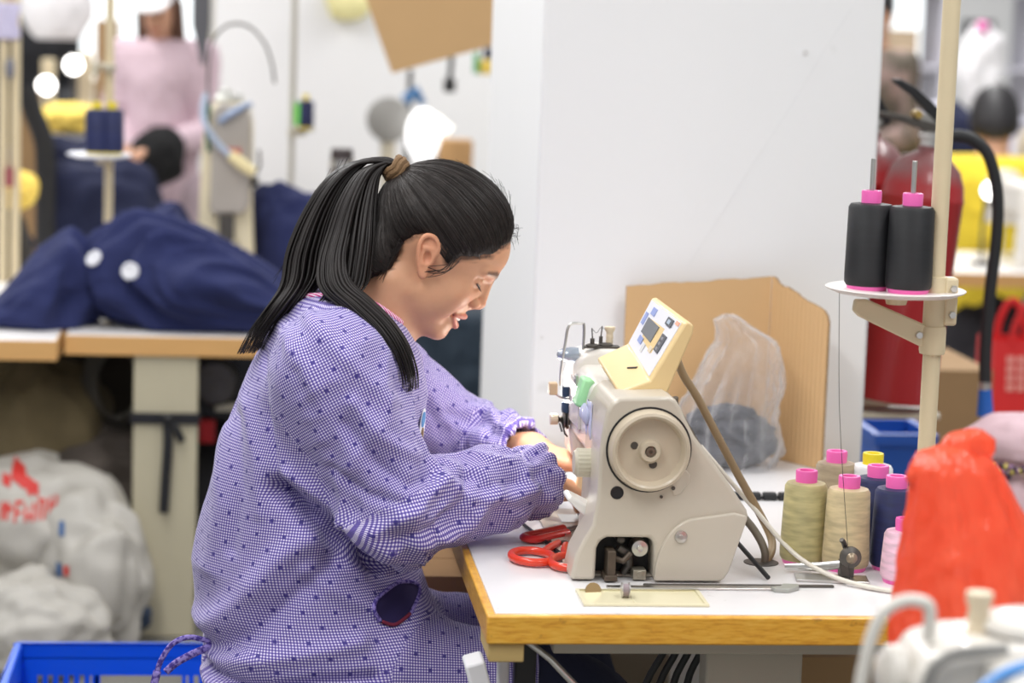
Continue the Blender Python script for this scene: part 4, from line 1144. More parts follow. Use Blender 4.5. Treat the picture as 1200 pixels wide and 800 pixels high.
# loose hairs at the brow, the temple and the nape
ws = MB()
from mathutils.bvhtree import BVHTree
hbvh = BVHTree.FromPolygons([tuple(v) for v in Vw], [tuple(f) for f in hQ])
def root(F, L, U):
    o_ = Vector(from_head(F*2.2, L*1.4, 60 + (U-60)*2.2)); c_ = Vector(from_head(0, 0, 60)); h, n, i, d = hbvh.ray_cast(o_, (c_ - o_).normalized())
    return np.array(h if h else from_head(F, L, U))
def wisp(p0, p1, p2, r=.0003): ws.tube(spline([p0, p1, p2], 5), [r]*10 + [r*.4], 4)
for k in range(16):
    L = lr.uniform(-38, 38); U0 = 108 + lr.uniform(-12, 22); F0_ = 104
    a = root(F0_, L, U0) - HF*.001
    b_ = a + HF*lr.uniform(.004, .010) + HU*lr.uniform(-.004, .008) + np.array([0, lr.uniform(-.004, .004), 0]); c_ = b_ + HF*lr.uniform(.002, .011) + HU*lr.uniform(-.014, .008) + np.array([0, lr.uniform(-.006, .006), 0])
    wisp(a, b_, c_, .00025)
for k in range(40):      # flyaways over the crown
    th_ = lr.uniform(.2, 2.2); L = lr.uniform(-50, 50)
    a = root(90*math.cos(th_), L, 60 + 90*math.sin(th_)) - HU*.001
    n_ = (a - from_head(0, 0, 60)); n_ /= np.linalg.norm(n_); tdir = -HF*math.sin(th_) + HU*math.cos(th_)
    wisp(a, a + tdir*.012 + n_*lr.uniform(.001, .004), a + tdir*.028 + n_*lr.uniform(-.001, .005), .0002)
# single strands combed from the hairline to the tie, over skin and hair
def comb(n):
    H_ = HL_POLY[:17]; seg_ = np.linalg.norm(np.diff(H_, axis=0), axis=1); cum = np.r_[0, np.cumsum(seg_)]
    C0 = np.array([0., 0, 40.]); rs_ = np.random.default_rng(21)
    t_ = rs_.random(n)*cum[-1]; hx_ = np.interp(t_, cum, H_[:, 0]); hz_ = np.interp(t_, cum, H_[:, 1])
    # step off the hairline, onto the skin a little or well into the hair
    into = np.where(rs_.random(n) < .55, rs_.uniform(-7, 6, n), rs_.uniform(0, 60, n))
    dx, dz = TIE[0] - hx_, TIE[2] - hz_; L_ = np.hypot(dx, dz); hx_ += dx/L_*into; hz_ += dz/L_*into
    # lateral place on the swollen skull at that profile point
    lat = np.full(n, 0.0); lo, hi = np.zeros(n), np.full(n, 110.)
    for _ in range(18):
        m_ = (lo + hi)/2; d_ = np.minimum(sd_hair(np.c_[hx_, m_, hz_]), sd_skull(np.c_[hx_, m_, hz_])); lo = np.where(d_ < 0, m_, lo); hi = np.where(d_ < 0, hi, m_)
    lat = lo*np.where(rs_.random(n) < .8, -1, 1)
    P0 = np.c_[hx_, lat, hz_] - C0; u0 = P0/np.linalg.norm(P0, axis=1)[:, None]; u1 = (TIE - C0)/np.linalg.norm(TIE - C0)
    om = np.arccos(np.clip(u0 @ u1, -1, 1)); K = 16; mb = MB()
    T = np.linspace(0, 1, K); U_ = (np.sin((1 - T)[None]*om[:, None])/np.sin(om)[:, None])[..., None]*u0[:, None] + (np.sin(T[None]*om[:, None])/np.sin(om)[:, None])[..., None]*u1
    wob = rs_.normal(0, .012, (n, 1, 3))*np.sin(PI*T)[None, :, None]; U_ = U_ + wob; U_ /= np.linalg.norm(U_, axis=2)[..., None]
    D_ = U_.reshape(-1, 3); lo, hi = np.full(len(D_), 40.), np.full(len(D_), 190.)
    for _ in range(20):
        m_ = (lo + hi)/2; q_ = C0 + D_*m_[:, None]; d_ = np.minimum(sd_hair(q_), sd_skull(q_)); lo = np.where(d_ < 0, m_, lo); hi = np.where(d_ < 0, hi, m_)
    q_ = (C0 + D_*(lo + rs_.uniform(.1, .9, len(D_)))[:, None]).reshape(n, K, 3)
    for i_ in range(n):
        if om[i_] < .25: continue
        r_ = rs_.uniform(.00022, .00055); pts = [tuple(from_head(*p)) for p in q_[i_]]
        mb.tube(pts, [r_*.3, r_*.7] + [r_]*(K - 3) + [r_*.5], 4)
    return mb
o = wpart('hair_strands', comb(900), material('hair_strand', (.026, .020, .018, 1), .42, vary=.7, vscale=80, spec=.4), hair, smooth=180); o['kind'] = 'stuff'
for k in range(9):
    wisp(from_head(34 + lr.uniform(-6, 8), -75, 26 + lr.uniform(-6, 8)), from_head(30 + lr.uniform(-4, 6), -76, 4 + lr.uniform(-8, 6)), from_head(8 + lr.uniform(-20, 14), -73, -16 + lr.uniform(-14, 8)), .00045)
for k in range(16):
    wisp(from_head(-44 + lr.uniform(-8, 4), -62, -10 + lr.uniform(-10, 10)), from_head(-42, -60, -36 + lr.uniform(-6, 6)), from_head(-38 + lr.uniform(-8, 8), -58, -60 + lr.uniform(-12, 10)), .0004)
for k in range(20):
    a = lr.choice(range(8, 40)); g = Vector(gA[min(a, len(gA)-8)])
    wisp(g + Vector((-.018, -.012, .01)), g + Vector((-.032 + lr.uniform(-.006,.006), -.012, -.03)), g + Vector((-.045 + lr.uniform(-.01, .012), -.01, -.075 + lr.uniform(-.02, .02))), .0003)
wpart('loose_hairs', ws, lk_m, hair, smooth=180)['kind'] = 'stuff'
# ================================================================== the smock
TZ = np.array([.40,.49,.545,.593,.641,.695,.736,.817,.898,.965,1.019,1.066,1.107,1.125])
TB = np.array([.000,-.022,-.043,-.053,-.064,-.072,-.066,-.050,-.029,-.006,.019,.044,.072,.10])      # back
TF = np.array([.32,.32,.32,.315,.300,.285,.272,.268,.280,.286,.275,.25,.21,.18])         # front
TW = np.array([.22,.225,.222,.214,.206,.198,.192,.185,.187,.192,.190,.168,.125,.08])
R_SH, R_E2, R_CU = np.array([.130, 3.555, 1.005]), np.array([.232, 3.505, .812]), np.array([.452, 3.626, .838])
L_SH, L_E2, L_CU = np.array([.165, 3.875, .990]), np.array([.372, 3.945, .842]), np.array([.446, 3.838, .850])
def sd_parts(p):
    z = p[:, 2]
    xb, xf, w = np.interp(z, TZ, TB), np.interp(z, TZ, TF), np.interp(z, TZ, TW)
    a = (xf - xb)/2; cx = (xf + xb)/2
    k = np.sqrt(((p[:, 0] - cx)/a)**2 + ((p[:, 1] - YM)/w)**2)
    tor = (k - 1)*np.minimum(a, w)*.9
    tor = smax(tor, z - 1.118, .03); tor = smax(tor, .405 - z, .02)
    th = smin(cap(p, (.06, YM-.10, .535), (.44, YM-.115, .52), .105, .085), cap(p, (.06, YM+.10, .535), (.44, YM+.115, .52), .105, .085), .05)
    th = smax(th, p[:, 0] - .455, .02); th = smax(th, .405 - z, .02)
    s = p.copy(); s[:, 1] = R_SH[1] + (p[:, 1] - R_SH[1])*1.0
    ru = cap(s, R_SH, R_E2, .090, .070)
    rf = cap(p, R_E2, R_CU + (R_CU - R_E2)*.06, .072, .050)
    lu = cap(p, L_SH, L_E2, .085, .064)
    lf = cap(p, L_E2, L_CU + (L_CU - L_E2)*.1, .062, .046)
    return tor, th, ru, rf, lu, lf
def cuff_cut(p, d, E, Cc, wr, r):
    ax = (Cc - E)/np.linalg.norm(Cc - E)
    t = (p - Cc.astype(np.float32)) @ ax.astype(np.float32)
    d = smax(d, t - .012, .006)
    return smax(d, -np.maximum(cap(p, Cc - ax*.03, Cc + ax*.06, r), -.035 - t), .004)
def sd_smock(p):
    tor, th, ru, rf, lu, lf = sd_parts(p)
    rf = cuff_cut(p, rf, R_E2, R_CU, R_WR, .043); lf = cuff_cut(p, lf, L_E2, L_CU, L_WR, .039)
    d = smin(tor, th, .06)
    r = smin(ru, rf, .03); l = smin(lu, lf, .03)
    d = smin(d, r, .035)
    d = smin(d, l, .035)
    return d
sx = axis_coords([(-.10, .52, .0042)]); sy = axis_coords([(3.40, 4.03, .0046)]); sz = axis_coords([(.40, 1.135, .0042)])
sV, sQ = surface_nets(sd_smock, sx, sy, sz, newton=1)
sN = normals_of(sV, sQ)
parts = np.stack(sd_parts(sV), 1)
def bone_uv(p, A, B, r):
    ax = (B - A)/np.linalg.norm(B - A)
    up = np.array([0, 0, 1.]); e1 = up - ax*(up @ ax); e1 /= np.linalg.norm(e1); e2 = np.cross(ax, e1)
    q = p - A; t = q @ ax
    return np.arctan2(q @ e2, q @ e1), t
def fold_line(P, N, pts, amp, sig, near=True):
    """a crease or ridge along a polyline given in x, z on the camera side of the cloth"""
    best = np.full(len(P), 1e9); n = len(pts)
    for i in range(n - 1):
        a = np.array(pts[i]); b = np.array(pts[i+1]); e = b - a
        q = P[:, [0, 2]] - a; t = np.clip((q @ e)/(e @ e), 0, 1)
        best = np.minimum(best, np.linalg.norm(q - t[:, None]*e, axis=1))
    w = np.exp(-(best/sig)**2)*amp
    return np.where(N[:, 1] < .1, w, 0) if near else w
def folds():
    P = sV; D = np.zeros(len(P))
    lab = parts.argmin(1)
    # broad, soft unevenness everywhere
    D += .0050*vnoise(P*np.array([10, 10, 7])) + .0014*vnoise(P*np.array([34, 30, 22]) + 5)
    for A, B, r, u_id, amp in ((R_SH, R_E2, .085, 2, 1.0), (R_E2, R_CU, .06, 3, 1.0), (L_SH, L_E2, .075, 4, .9), (L_E2, L_CU, .055, 5, .9)):
        an, t = bone_uv(P, A, B, r); L = np.linalg.norm(B - A); s = t/L
        w = np.clip(1 - (parts[:, u_id] - parts.min(1))/.02, 0, 1)
        upper = u_id in (2, 4)
        # drag lines running along and round the sleeve, tighter towards the elbow
        q = np.c_[np.cos(an)*1.5 + s*1.2, np.sin(an)*1.5 - s*.8, s*(2.2 if upper else 3.6)]
        rd = 1 - 2*np.abs(vnoise(q*(.95 if upper else 1.2) + u_id*3.7))
        D += w*amp*.0075*rd*np.clip(.35 + s if upper else 1.1 - .3*s, 0, 1)
        q2 = np.c_[np.cos(an)*3, np.sin(an)*3, s*7]
        D += w*amp*.0015*(1 - 2*np.abs(vnoise(q2 + u_id)))
        if not upper:   # gathers at the cuff
            g = np.clip((s - .78)/.2, 0, 1)
            D += w*g*(.0028 if u_id == 3 else .0014)*np.sin(an*11 + 2*vnoise(P*30)) - w*.006*np.exp(-((s - .86)/.05)**2)
            D += w*.006*np.exp(-((s - .66)/.11)**2)*(1 + .5*np.sin(an*3 + 1))
    return D
D = folds()
FOLDS = [  # (polyline in x,z, height, width)
    ([(.030,1.03),(.040,.94),(.060,.83)], -.0030, .0045),                    # armhole seam
    ([(.055,.84),(.10,.805),(.16,.750),(.215,.722)], -.026, .014),           # under the sleeve
    ([(.07,.86),(.12,.83),(.18,.79),(.22,.765)], .007, .013),
    ([(.15,.95),(.19,.90),(.24,.865),(.275,.870)], -.006, .010),
    ([(.16,.98),(.20,.93),(.255,.90)], .005, .010),
    ([(.13,.88),(.18,.85),(.23,.84)], -.0045, .008),
    ([(.20,.80),(.26,.83),(.29,.865)], .006, .010),
    ([(.23,.79),(.28,.80),(.32,.83),(.335,.865)], -.005, .009),
    ([(.28,.775),(.34,.80),(.38,.845)], .005, .010),
    ([(.30,.86),(.34,.835),(.40,.83),(.44,.838)], .006, .009),
    ([(.33,.875),(.36,.85),(.41,.85)], -.004, .008),
    ([(-.055,.60),(.00,.66),(.06,.735),(.11,.775)], .010, .020),             # drawn from the waist tie
    ([(-.055,.585),(.02,.62),(.09,.69),(.14,.73)], -.008, .014),
    ([(-.05,.575),(.03,.585),(.10,.60),(.18,.615)], .006, .014),
    ([(-.05,.555),(.02,.545),(.06,.548),(.12,.56),(.20,.565)], -.010, .010),
    ([(-.04,.54),(.03,.525),(.10,.54),(.18,.548)], .006, .012),
    ([(-.035,.90),(-.03,.80),(-.05,.70)], .004, .012),
    ([(-.01,.93),(.00,.83),(-.015,.74)], -.004, .010),
    ([(.005,.95),(.025,.87),(.03,.80)], .003, .010),
    ([(.10,.72),(.16,.68),(.20,.66)], .005, .012),
    ([(.13,.74),(.19,.70),(.24,.70)], -.005, .010),
    ([(.10,1.09),(.16,1.03),(.21,.98)], .004, .012), ([(.06,1.07),(.10,1.0),(.12,.93)], .004, .014), ([(.08,1.02),(.12,.94),(.15,.87)], -.003, .010),
]
nearside = sV[:, 1] < YM + .03
for pts, amp, sig in FOLDS: D += fold_line(sV, sN, pts, amp*1.7, sig)*nearside
for pts, amp, sig in [([(.30,.98),(.35,.93),(.40,.885)], -.004, .010), ([(.33,.90),(.37,.885),(.42,.90)], -.008, .010), ([(.40,.90),(.44,.87),(.47,.85)], .006, .010), ([(.36,.87),(.40,.86),(.43,.84)], .007, .012), ([(.28,.93),(.32,.88),(.36,.86)], -.005, .012)]:
    D += fold_line(sV, sN, pts, amp, sig, near=False)*(sV[:, 1] > YM + .09)
# the waist tie draws the back in
D -= .012*np.exp(-(((sV[:, 0] + .05)/.05)**2 + ((sV[:, 2] - .582)/.022)**2))
sV2 = sV + sN*D[:, None].astype(np.float32)
# cloth coordinates per face, by panel (a seam where two panels meet)
fl = parts[sQ].mean(1).argmin(1)
uv = np.zeros((len(sQ), 4, 2), np.float32)
z = sV[:, 2]; cxv = (np.interp(z, TZ, TB) + np.interp(z, TZ, TF))/2
tor_th = np.arctan2(sV[:, 1] - YM, sV[:, 0] - cxv)
for k in range(6):
    m = fl == k; qd = sQ[m]
    if not len(qd): continue
    if k == 0: an, t, r = tor_th, z, .185
    elif k == 1:
        an, t = np.arctan2(sV[:, 1] - np.where(sV[:, 1] < YM, YM-.105, YM+.105), sV[:, 2] - .525), sV[:, 0]; r = .10
    else:
        A, B, r = {2: (R_SH, R_E2, .085), 3: (R_E2, R_CU, .060), 4: (L_SH, L_E2, .075), 5: (L_E2, L_CU, .055)}[k]
        an, t = bone_uv(sV, A, B, r)
    a4 = an[qd]; a4 = a4 - 2*PI*np.round((a4 - a4[:, :1])/(2*PI))
    uv[m, :, 0] = a4*r; uv[m, :, 1] = t[qd]
def gingham():
    m = bpy.data.materials.new('purple_check'); m.use_nodes = True
    t = NT(m); b = t.n['Principled BSDF']
    uvn = t.new('ShaderNodeUVMap'); uvn.uv_map = 'UVMap'
    sep = t.new('ShaderNodeSeparateXYZ'); t.link(uvn.outputs[0], sep.inputs[0])
    p = 1/.0041
    def stripe(s, duty):
        return t.math('LESS_THAN', t.math('FRACT', t.math('ADD', t.math('MULTIPLY', s, p), 500.0)), duty)
    su, sv = stripe(sep.outputs[0], .5), stripe(sep.outputs[1], .5)
    a = t.math('ADD', t.math('MULTIPLY', su, .5), t.math('MULTIPLY', sv, .5))
    c = t.ramp(a, [(.0, srgb(224, 218, 236)), (.5, srgb(122, 107, 180)), (1.0, srgb(70, 56, 138))])
    # darker woven squares, set in staggered rows
    ps = 1/.044
    def cell(s, off): return t.math('ABSOLUTE', t.math('SUBTRACT', t.math('FRACT', t.math('ADD', t.math('MULTIPLY', s, ps), 50.0 + off)), .5))
    def dots(off): return t.math('MULTIPLY', t.math('LESS_THAN', cell(sep.outputs[0], off), .062), t.math('LESS_THAN', cell(sep.outputs[1], off), .062))
    dd = t.math('MAXIMUM', dots(0.0), dots(.5))
    c = t.mix(t.math('MULTIPLY', dd, .92), c, srgb(52, 40, 128))
    t.link(c, b.inputs['Base Color'])
    b.inputs['Roughness'].default_value = .85; b.inputs['Sheen Weight'].default_value = .15
    n = t.noise(28, 4, .6); bn = t.new('ShaderNodeBump'); bn.inputs['Strength'].default_value = .35; bn.inputs['Distance'].default_value = .006
    t.link(n, bn.inputs['Height']); t.link(bn.outputs[0], b.inputs['Normal'])
    return m
M['gingham'] = gingham()
smock = np_mesh('smock', sV2, sQ, M['gingham'], person, uv=uv.reshape(-1, 2), base=W0)
from mathutils.bvhtree import BVHTree
bvh = BVHTree.FromPolygons([tuple(v) for v in sV2], [tuple(q) for q in sQ])
def snap(p, d, off=.001):
    h, n, i, _ = bvh.ray_cast(Vector(p), Vector(d).normalized())
    return (h + n*(off if n.dot(Vector(d)) < 0 else -off)) if h else Vector(p)
# neckline piping, laid on the cloth round the neck
na = Vector((-.33, 0, 1)).normalized()
nk = MB(); ring = []
for k in range(40):
    a = 2*PI*k/40
    c = Vector((.160, YM, 1.09)) + Vector((.095*math.cos(a), .083*math.sin(a), 0)) + Vector((0, 0, .2))
    h = snap(c, (0, 0, -1), .0015)
    ring.append(h)
ring = ring + ring[:1]
nk.tube(spline(ring, 2), .0042, 8, cap=False, flat=.7)
def stripes():
    m = bpy.data.materials.new('pink_stripe'); m.use_nodes = True
    t = NT(m); b = t.n['Principled BSDF']
    tc = t.new('ShaderNodeTexCoord'); w = t.new('ShaderNodeTexWave'); w.bands_direction = 'DIAGONAL'; w.inputs['Scale'].default_value = 105
    t.link(tc.outputs['Object'], w.inputs['Vector'])
    t.link(t.ramp(w.outputs['Fac'], [(.4, srgb(214, 60, 140)), (.6, srgb(246, 226, 240))]), b.inputs['Base Color']); b.inputs['Roughness'].default_value = .8
    return m
wpart('neckline_piping', nk, stripes(), smock, smooth=180)['label'] = 'pink and white striped neckline piping'
# waist strings at the back
stg = MB()
kx, kz = -.052, .584
ky = 3.60
def string(pts, r=.0042): stg.tube(spline(pts, 6), r, 8, flat=.45)
string([(kx+.012,ky,kz+.004),(kx-.02,ky-.004,kz+.012),(kx-.045,ky-.006,kz+.003),(kx-.062,ky-.006,kz-.022),(kx-.068,ky-.006,kz-.040)])
string([(kx+.014,ky,kz-.002),(kx-.015,ky-.01,kz-.012),(kx-.040,ky-.012,kz-.026),(kx-.055,ky-.012,kz-.040)], .006)
string([(kx-.068,ky-.006,kz-.040),(kx-.075,ky-.006,kz-.075),(kx-.078,ky-.006,kz-.12),(kx-.080,ky-.004,kz-.17)], .006)
stm = gingham_b = material('string_check', srgb(150, 134, 206), .85, second=srgb(70, 54, 140), vscale=160, slo=.45, shi=.55)
wpart('waist_string', stg, stm, smock, smooth=180)
# chest badge and hip pocket
bd = MB()
def on_cloth(x, z, off=.0016): return snap((x, 3.3, z), (0, 1, 0), off)
def decal(poly, n, off, mt, name):
    """a thin patch lying on the near side of the cloth"""
    c = Vector((sum(p[0] for p in poly)/len(poly), sum(p[1] for p in poly)/len(poly)))
    vs = [on_cloth(c.x, c.y, off)]; fs = []; m_ = len(poly)
    for r in range(1, n + 1):
        for (x, z) in poly:
            vs.append(on_cloth(c.x + (x - c.x)*r/n, c.y + (z - c.y)*r/n, off))
    for k in range(m_): fs.append((0, 1 + k, 1 + (k+1) % m_))
    for r in range(n - 1):
        for k in range(m_):
            fs.append((1 + r*m_ + k, 1 + (r+1)*m_ + k, 1 + (r+1)*m_ + (k+1) % m_, 1 + r*m_ + (k+1) % m_))
    return wpart(name, MB().add(vs, fs), mt, smock, smooth=180)
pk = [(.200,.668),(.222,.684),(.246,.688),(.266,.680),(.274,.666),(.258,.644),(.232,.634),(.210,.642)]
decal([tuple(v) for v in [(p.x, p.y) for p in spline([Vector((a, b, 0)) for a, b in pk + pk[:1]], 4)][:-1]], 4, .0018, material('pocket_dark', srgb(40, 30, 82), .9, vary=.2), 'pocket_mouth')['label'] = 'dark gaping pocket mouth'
rim = [on_cloth(v.x, v.y, .002) for v in spline([Vector((a, b, 0)) for a, b in pk[-1:] + pk[:6]], 5)]
wpart('pocket_rim', MB().tube(rim, .0032, 8), stm, smock, smooth=180)
rim2 = [on_cloth(v.x, v.y, .003) for v in spline([Vector((a, b, 0)) for a, b in ((.212,.6415),(.232,.634),(.256,.6435))], 5)]
wpart('pocket_tag', MB().tube(rim2, .0028, 8), material('tag_red', srgb(120, 30, 60), .8, vary=.1), smock, smooth=180)
# round cloth badge on the chest, seen between the sleeves
bc_ = (0.277, 3.720, 0.898); o_ = Vector((0, 0, 1.546)); hit, nb, _, _ = bvh.ray_cast(o_, (Vector(bc_) - o_).normalized())
if hit:
    zx = Vector((0, 0, 1)); sx_ = nb.cross(zx).normalized(); ux_ = sx_.cross(nb).normalized()
    def badge(name, rx, rz, cx, cz, off, mt):
        vs = [hit + sx_*cx + ux_*cz + nb*off]; n_ = 24
        for k in range(n_): vs.append(hit + sx_*(cx + rx*math.cos(2*PI*k/n_)) + ux_*(cz + rz*math.sin(2*PI*k/n_)) + nb*off)
        bm__ = MB().add(vs, [(0, 1+k, 1+(k+1) % n_) for k in range(n_)]); return wpart(name, bm__, mt, smock, smooth=0, solid=.0012)
    badge('badge', .017, .034, 0, 0, .003, material('badge_white', srgb(236, 236, 240), .7, vary=.04))
    badge('badge_blue', .010, .012, .002, .017, .0042, material('badge_blue', srgb(70, 140, 196), .7, vary=.04))
    badge('badge_brown', .008, .014, -.001, -.010, .0042, material('badge_brown', srgb(120, 92, 62), .7, vary=.06))
    badge('badge_green', .005, .008, .006, -.014, .0046, material('badge_green', srgb(130, 150, 70), .7, vary=.06))
el = [(.272 + .0125*math.cos(a), .905 + .030*math.sin(a)) for a in [k*2*PI/20 for k in range(20)]]
# trousers and shoes under the smock
tr_m = material('navy_trousers', srgb(28, 32, 58), .85, vary=.25, vscale=30, bump=.4, bscale=90)
tq = MB()
for s_ in (-1, 1):
    tq.tube(spline([(.10, YM + s_*.10, .50), (.28, YM + s_*.112, .508), (.46, YM + s_*.12, .515), (.545, YM + s_*.12, .475), (.56, YM + s_*.12, .40), (.55, YM + s_*.12, .22), (.53, YM + s_*.12, .06)], 5), [.085]*8 + [.078]*8 + [.068]*6 + [.062]*9, 20)
wpart('trousers', tq, tr_m, smooth=180)
for s_ in (-1, 1):
    m_ = lump((.575, YM + s_*.12, .038), (.125, .045, .040), 3 + s_, .05, zmin=.002)
    wpart('shoe', m_, M['black'], smooth=180)
# stool
so = thing('stool', 'low wooden stool under the worker in the purple smock', 'stool', (.06, YM, 0))
MB().box((-.17, -.17, .372), (.17, .17, .400)).build('seat', material('stool_wood', srgb(150, 110, 70), .6, vary=.15), so, bevel=.008)
for x in (-.13, .13):
    for y in (-.13, .13):
        MB().box((x-.018, y-.018, 0), (x+.018, y+.018, .372)).build('leg', material('stool_leg', srgb(140, 100, 64), .6, vary=.15), so, bevel=.004)
# ================================================================== beyond the near table
# ---- the fire extinguishers beside the pillar
red_e = material('extinguisher_red', srgb(176, 34, 40), .32, vary=.12, vscale=14, coat=.3)
def extinguisher(label, loc, lean, hose=True):
    t = thing('fire_extinguisher', label, 'fire extinguisher', loc, group='fire extinguishers beside the pillar')
    t.rotation_euler = (0, lean, 0)
    m = material('extinguisher_shell', srgb(170, 32, 38), .35, vary=.08, coat=.3)
    tt = NT(m); b = tt.n['Principled BSDF']
    sp_ = tt.new('ShaderNodeSeparateXYZ'); tc = tt.new('ShaderNodeTexCoord'); tt.link(tc.outputs['Object'], sp_.inputs[0])
    n = tt.noise(25, 4)
    dust = tt.ramp(tt.math('ADD', sp_.outputs[2], tt.math('MULTIPLY', n, .05)), [(.46, 0.0), (.5, .75)])
    tt.link(tt.mix(dust, b.inputs['Base Color'].links[0].from_socket, srgb(120, 96, 96)), b.inputs['Base Color'])
    MB().lathe([(.0,.006),(.066,.006),(.073,.0),(.0805,.002),(.083,.012),(.083,.405),(.0842,.408),(.0842,.414),(.0825,.418),(.080,.440),(.069,.470),(.050,.490),(.028,.502),(.022,.506),(.022,.515),(.0,.515)], (0,0,0), 'Z', 40).build('cylinder', m, t)
    MB().lathe([(.0,.515),(.018,.515),(.018,.528),(.024,.530),(.024,.542),(.016,.545),(.0,.546)], (0,0,0), 'Z', 24).build('valve', M['steel'], t)
    h1 = MB().prism([(.025,.523),(.005,.540),(-.07,.557),(-.125,.567),(-.128,.573),(-.065,.571),(.01,.560),(.03,.535)], -.011, .011, 'Y')
    h1.build('carry_handle', M['dark_steel'], t, bevel=.002)
    h2 = MB().prism([(.030,.530),(.003,.565),(-.055,.612),(-.088,.630),(-.096,.638),(-.078,.640),(-.045,.626),(.014,.586),(.042,.545)], -.012, .012, 'Y')
    h2.build('squeeze_lever', M['black'], t, bevel=.002)
    MB().box((-.03,-.008,.545),(.02,.008,.578)).build('lever_block', material('zinc', srgb(170, 168, 164), .35, .8, vary=.1), t, bevel=.002)
    MB().cyl((-.035,-.018,.575), (-.035,.018,.575), .008, seg=16).build('gauge', material('gauge_brass', srgb(190, 160, 90), .35, .6, vary=.1), t)
    if hose:
        hp = spline([(.018,0,.530),(.050,-.004,.542),(.085,-.008,.538),(.120,-.012,.51),(.148,-.014,.44),(.160,-.016,.35),(.163,-.016,.24),(.172,-.016,.12),(.181,-.016,.055)], 6)
        MB().tube(hp, .0125, 12).build('hose', M['rubber'], t)
        MB().tube(hp[:5], [.015]*5, 12).build('hose_collar', material('collar_grey', srgb(110, 110, 112), .45, .4, vary=.1), t)
        e = hp[-1]; d = (hp[-1] - hp[-4]).normalized()
        nz = MB().tube([e - d*.004, e + d*.012], .0125, 14).build('nozzle_ferrule', M['steel'], t)
        MB().tube([e + d*.012, e + d*.03, e + d*.066], [.0135, .0145, .0175], 14).build('nozzle', material('nozzle_blue', srgb(24, 92, 176), .4, vary=.05), t)
    return t
extinguisher('red dusty fire extinguisher with black hose ending in a blue nozzle', (1.308, 4.72, .800), math.radians(5.2))
extinguisher('red fire extinguisher half hidden behind the hosed one and the pillar', (1.262, 4.90, .815), math.radians(2.0), hose=False)
br = thing('extinguisher_rack', 'grey steel rack on the pillar side carrying both extinguishers', 'rack', (1.16, 4.80, .78))
MB().box((-.0025, -.20, -.02), (.004, .20, .45)).build('back_plate', M['beige_metal'], br, bevel=.001)
for y, x in ((-.08, .235), (.10, .20)):
    MB().box((.004, y-.05, -.012), (x, y+.05, .0)).build('foot_ledge', M['beige_metal'], br, bevel=.002)

# ---- things to the right behind the pillar
bx_m = material('box_brown', srgb(160, 128, 90), .85, vary=.08, vscale=5)
def carton(name, label, lo, hi, mt=None, flap=0.0, marks=False, cat='box', rz=0.0):
    c = ((lo[0]+hi[0])/2, (lo[1]+hi[1])/2, lo[2]); t = thing(name, label, cat, (c[0], c[1], c[2] + .0008), rz)
    w, d, h = (hi[0]-lo[0])/2, (hi[1]-lo[1])/2, hi[2]-lo[2]; mt = mt or bx_m
    th = .006
    mb = MB().box((-w,-d,0),(w,d,th)).box((-w,-d,th),(-w+th,d,h)).box((w-th,-d,th),(w,d,h)).box((-w+th,-d,th),(w-th,-d+th,h)).box((-w+th,d-th,th),(w-th,d,h))
    mb.build('walls', mt, t, smooth=0)
    if flap > 0:
        for s_ in (-1, 1):
            MB().box((-w, 0, 0), (w, d*.98, th)).build('flap', mt, t, smooth=0, loc=(0, -d if s_ < 0 else .0005, h)) if flap == 2 else \
            MB().prism([(0,0),(flap*.12, flap*.9),(flap*.12+th, flap*.9),(th,0)] if s_ > 0 else [(0,0),(-th,0),(-flap*.12-th,flap*.9),(-flap*.12,flap*.9)], -d, d, 'Y').build('flap', mt, t, smooth=0, loc=(s_*w, 0, h))
    if marks:
        pm_ = material('print_grey', srgb(112, 88, 62), .9, vary=.1)
        for k in range(4):
            MB().box((-.4*w + k*.24*w, -d-.0008, h*.30), (-.4*w + k*.24*w + .10*w, -d-.0001, h*.42)).build('print_mark', pm_, t, smooth=0)
    return t
carton('cardboard_box', 'large brown cardboard box below the fire extinguishers', (1.468, 5.6, 0), (1.796, 6.0, 0.727), flap=2, marks=True)
bin_m = material('bin_blue', srgb(34, 92, 188), .4, vary=.05)
def bin_(name, label, lo, hi, mt, rim=.012):
    c = ((lo[0]+hi[0])/2, (lo[1]+hi[1])/2, lo[2]); t = thing(name, label, 'bin', c)
    w, d, h = (hi[0]-lo[0])/2, (hi[1]-lo[1])/2, hi[2]-lo[2]
    k = .86
    P = [(-w*k,-d*k,0),(w*k,-d*k,0),(w*k,d*k,0),(-w*k,d*k,0),(-w,-d,h),(w,-d,h),(w,d,h),(-w,d,h)]
    MB().add(P, [(3,2,1,0),(0,1,5,4),(1,2,6,5),(2,3,7,6),(3,0,4,7)]).build('tub', mt, t, smooth=0, solid=.004)
    rm = MB()
    for a, b in (((-w-rim,-d-rim),(w+rim,-d+.003)),((-w-rim,d-.003),(w+rim,d+rim)),((-w-rim,-d+.003),(-w+.003,d-.003)),((w-.003,-d+.003),(w+rim,d-.003))):
        rm.box((a[0],a[1],h-.02),(b[0],b[1],h+.004))
    rm.build('rim', mt, t, smooth=0)
    return t
sh = thing('side_shelf', 'grey steel shelf standing behind the near table under the blue bin', 'shelf', (1.36, 5.25, 0))
MB().box((-.16,-.13,.47),(.30,.13,.49)).build('board', M['beige_metal'], sh, bevel=.002)
for x in (-.15, .28):
    for y in (-.12, .10): MB().box((x,y,0),(x+.02,y+.02,.47)).build('leg', M['beige_metal'], sh)
bin_('blue_bin', 'small blue plastic bin behind the thread cones', (1.402, 5.16, .4905), (1.523, 5.36, 0.650), bin_m)
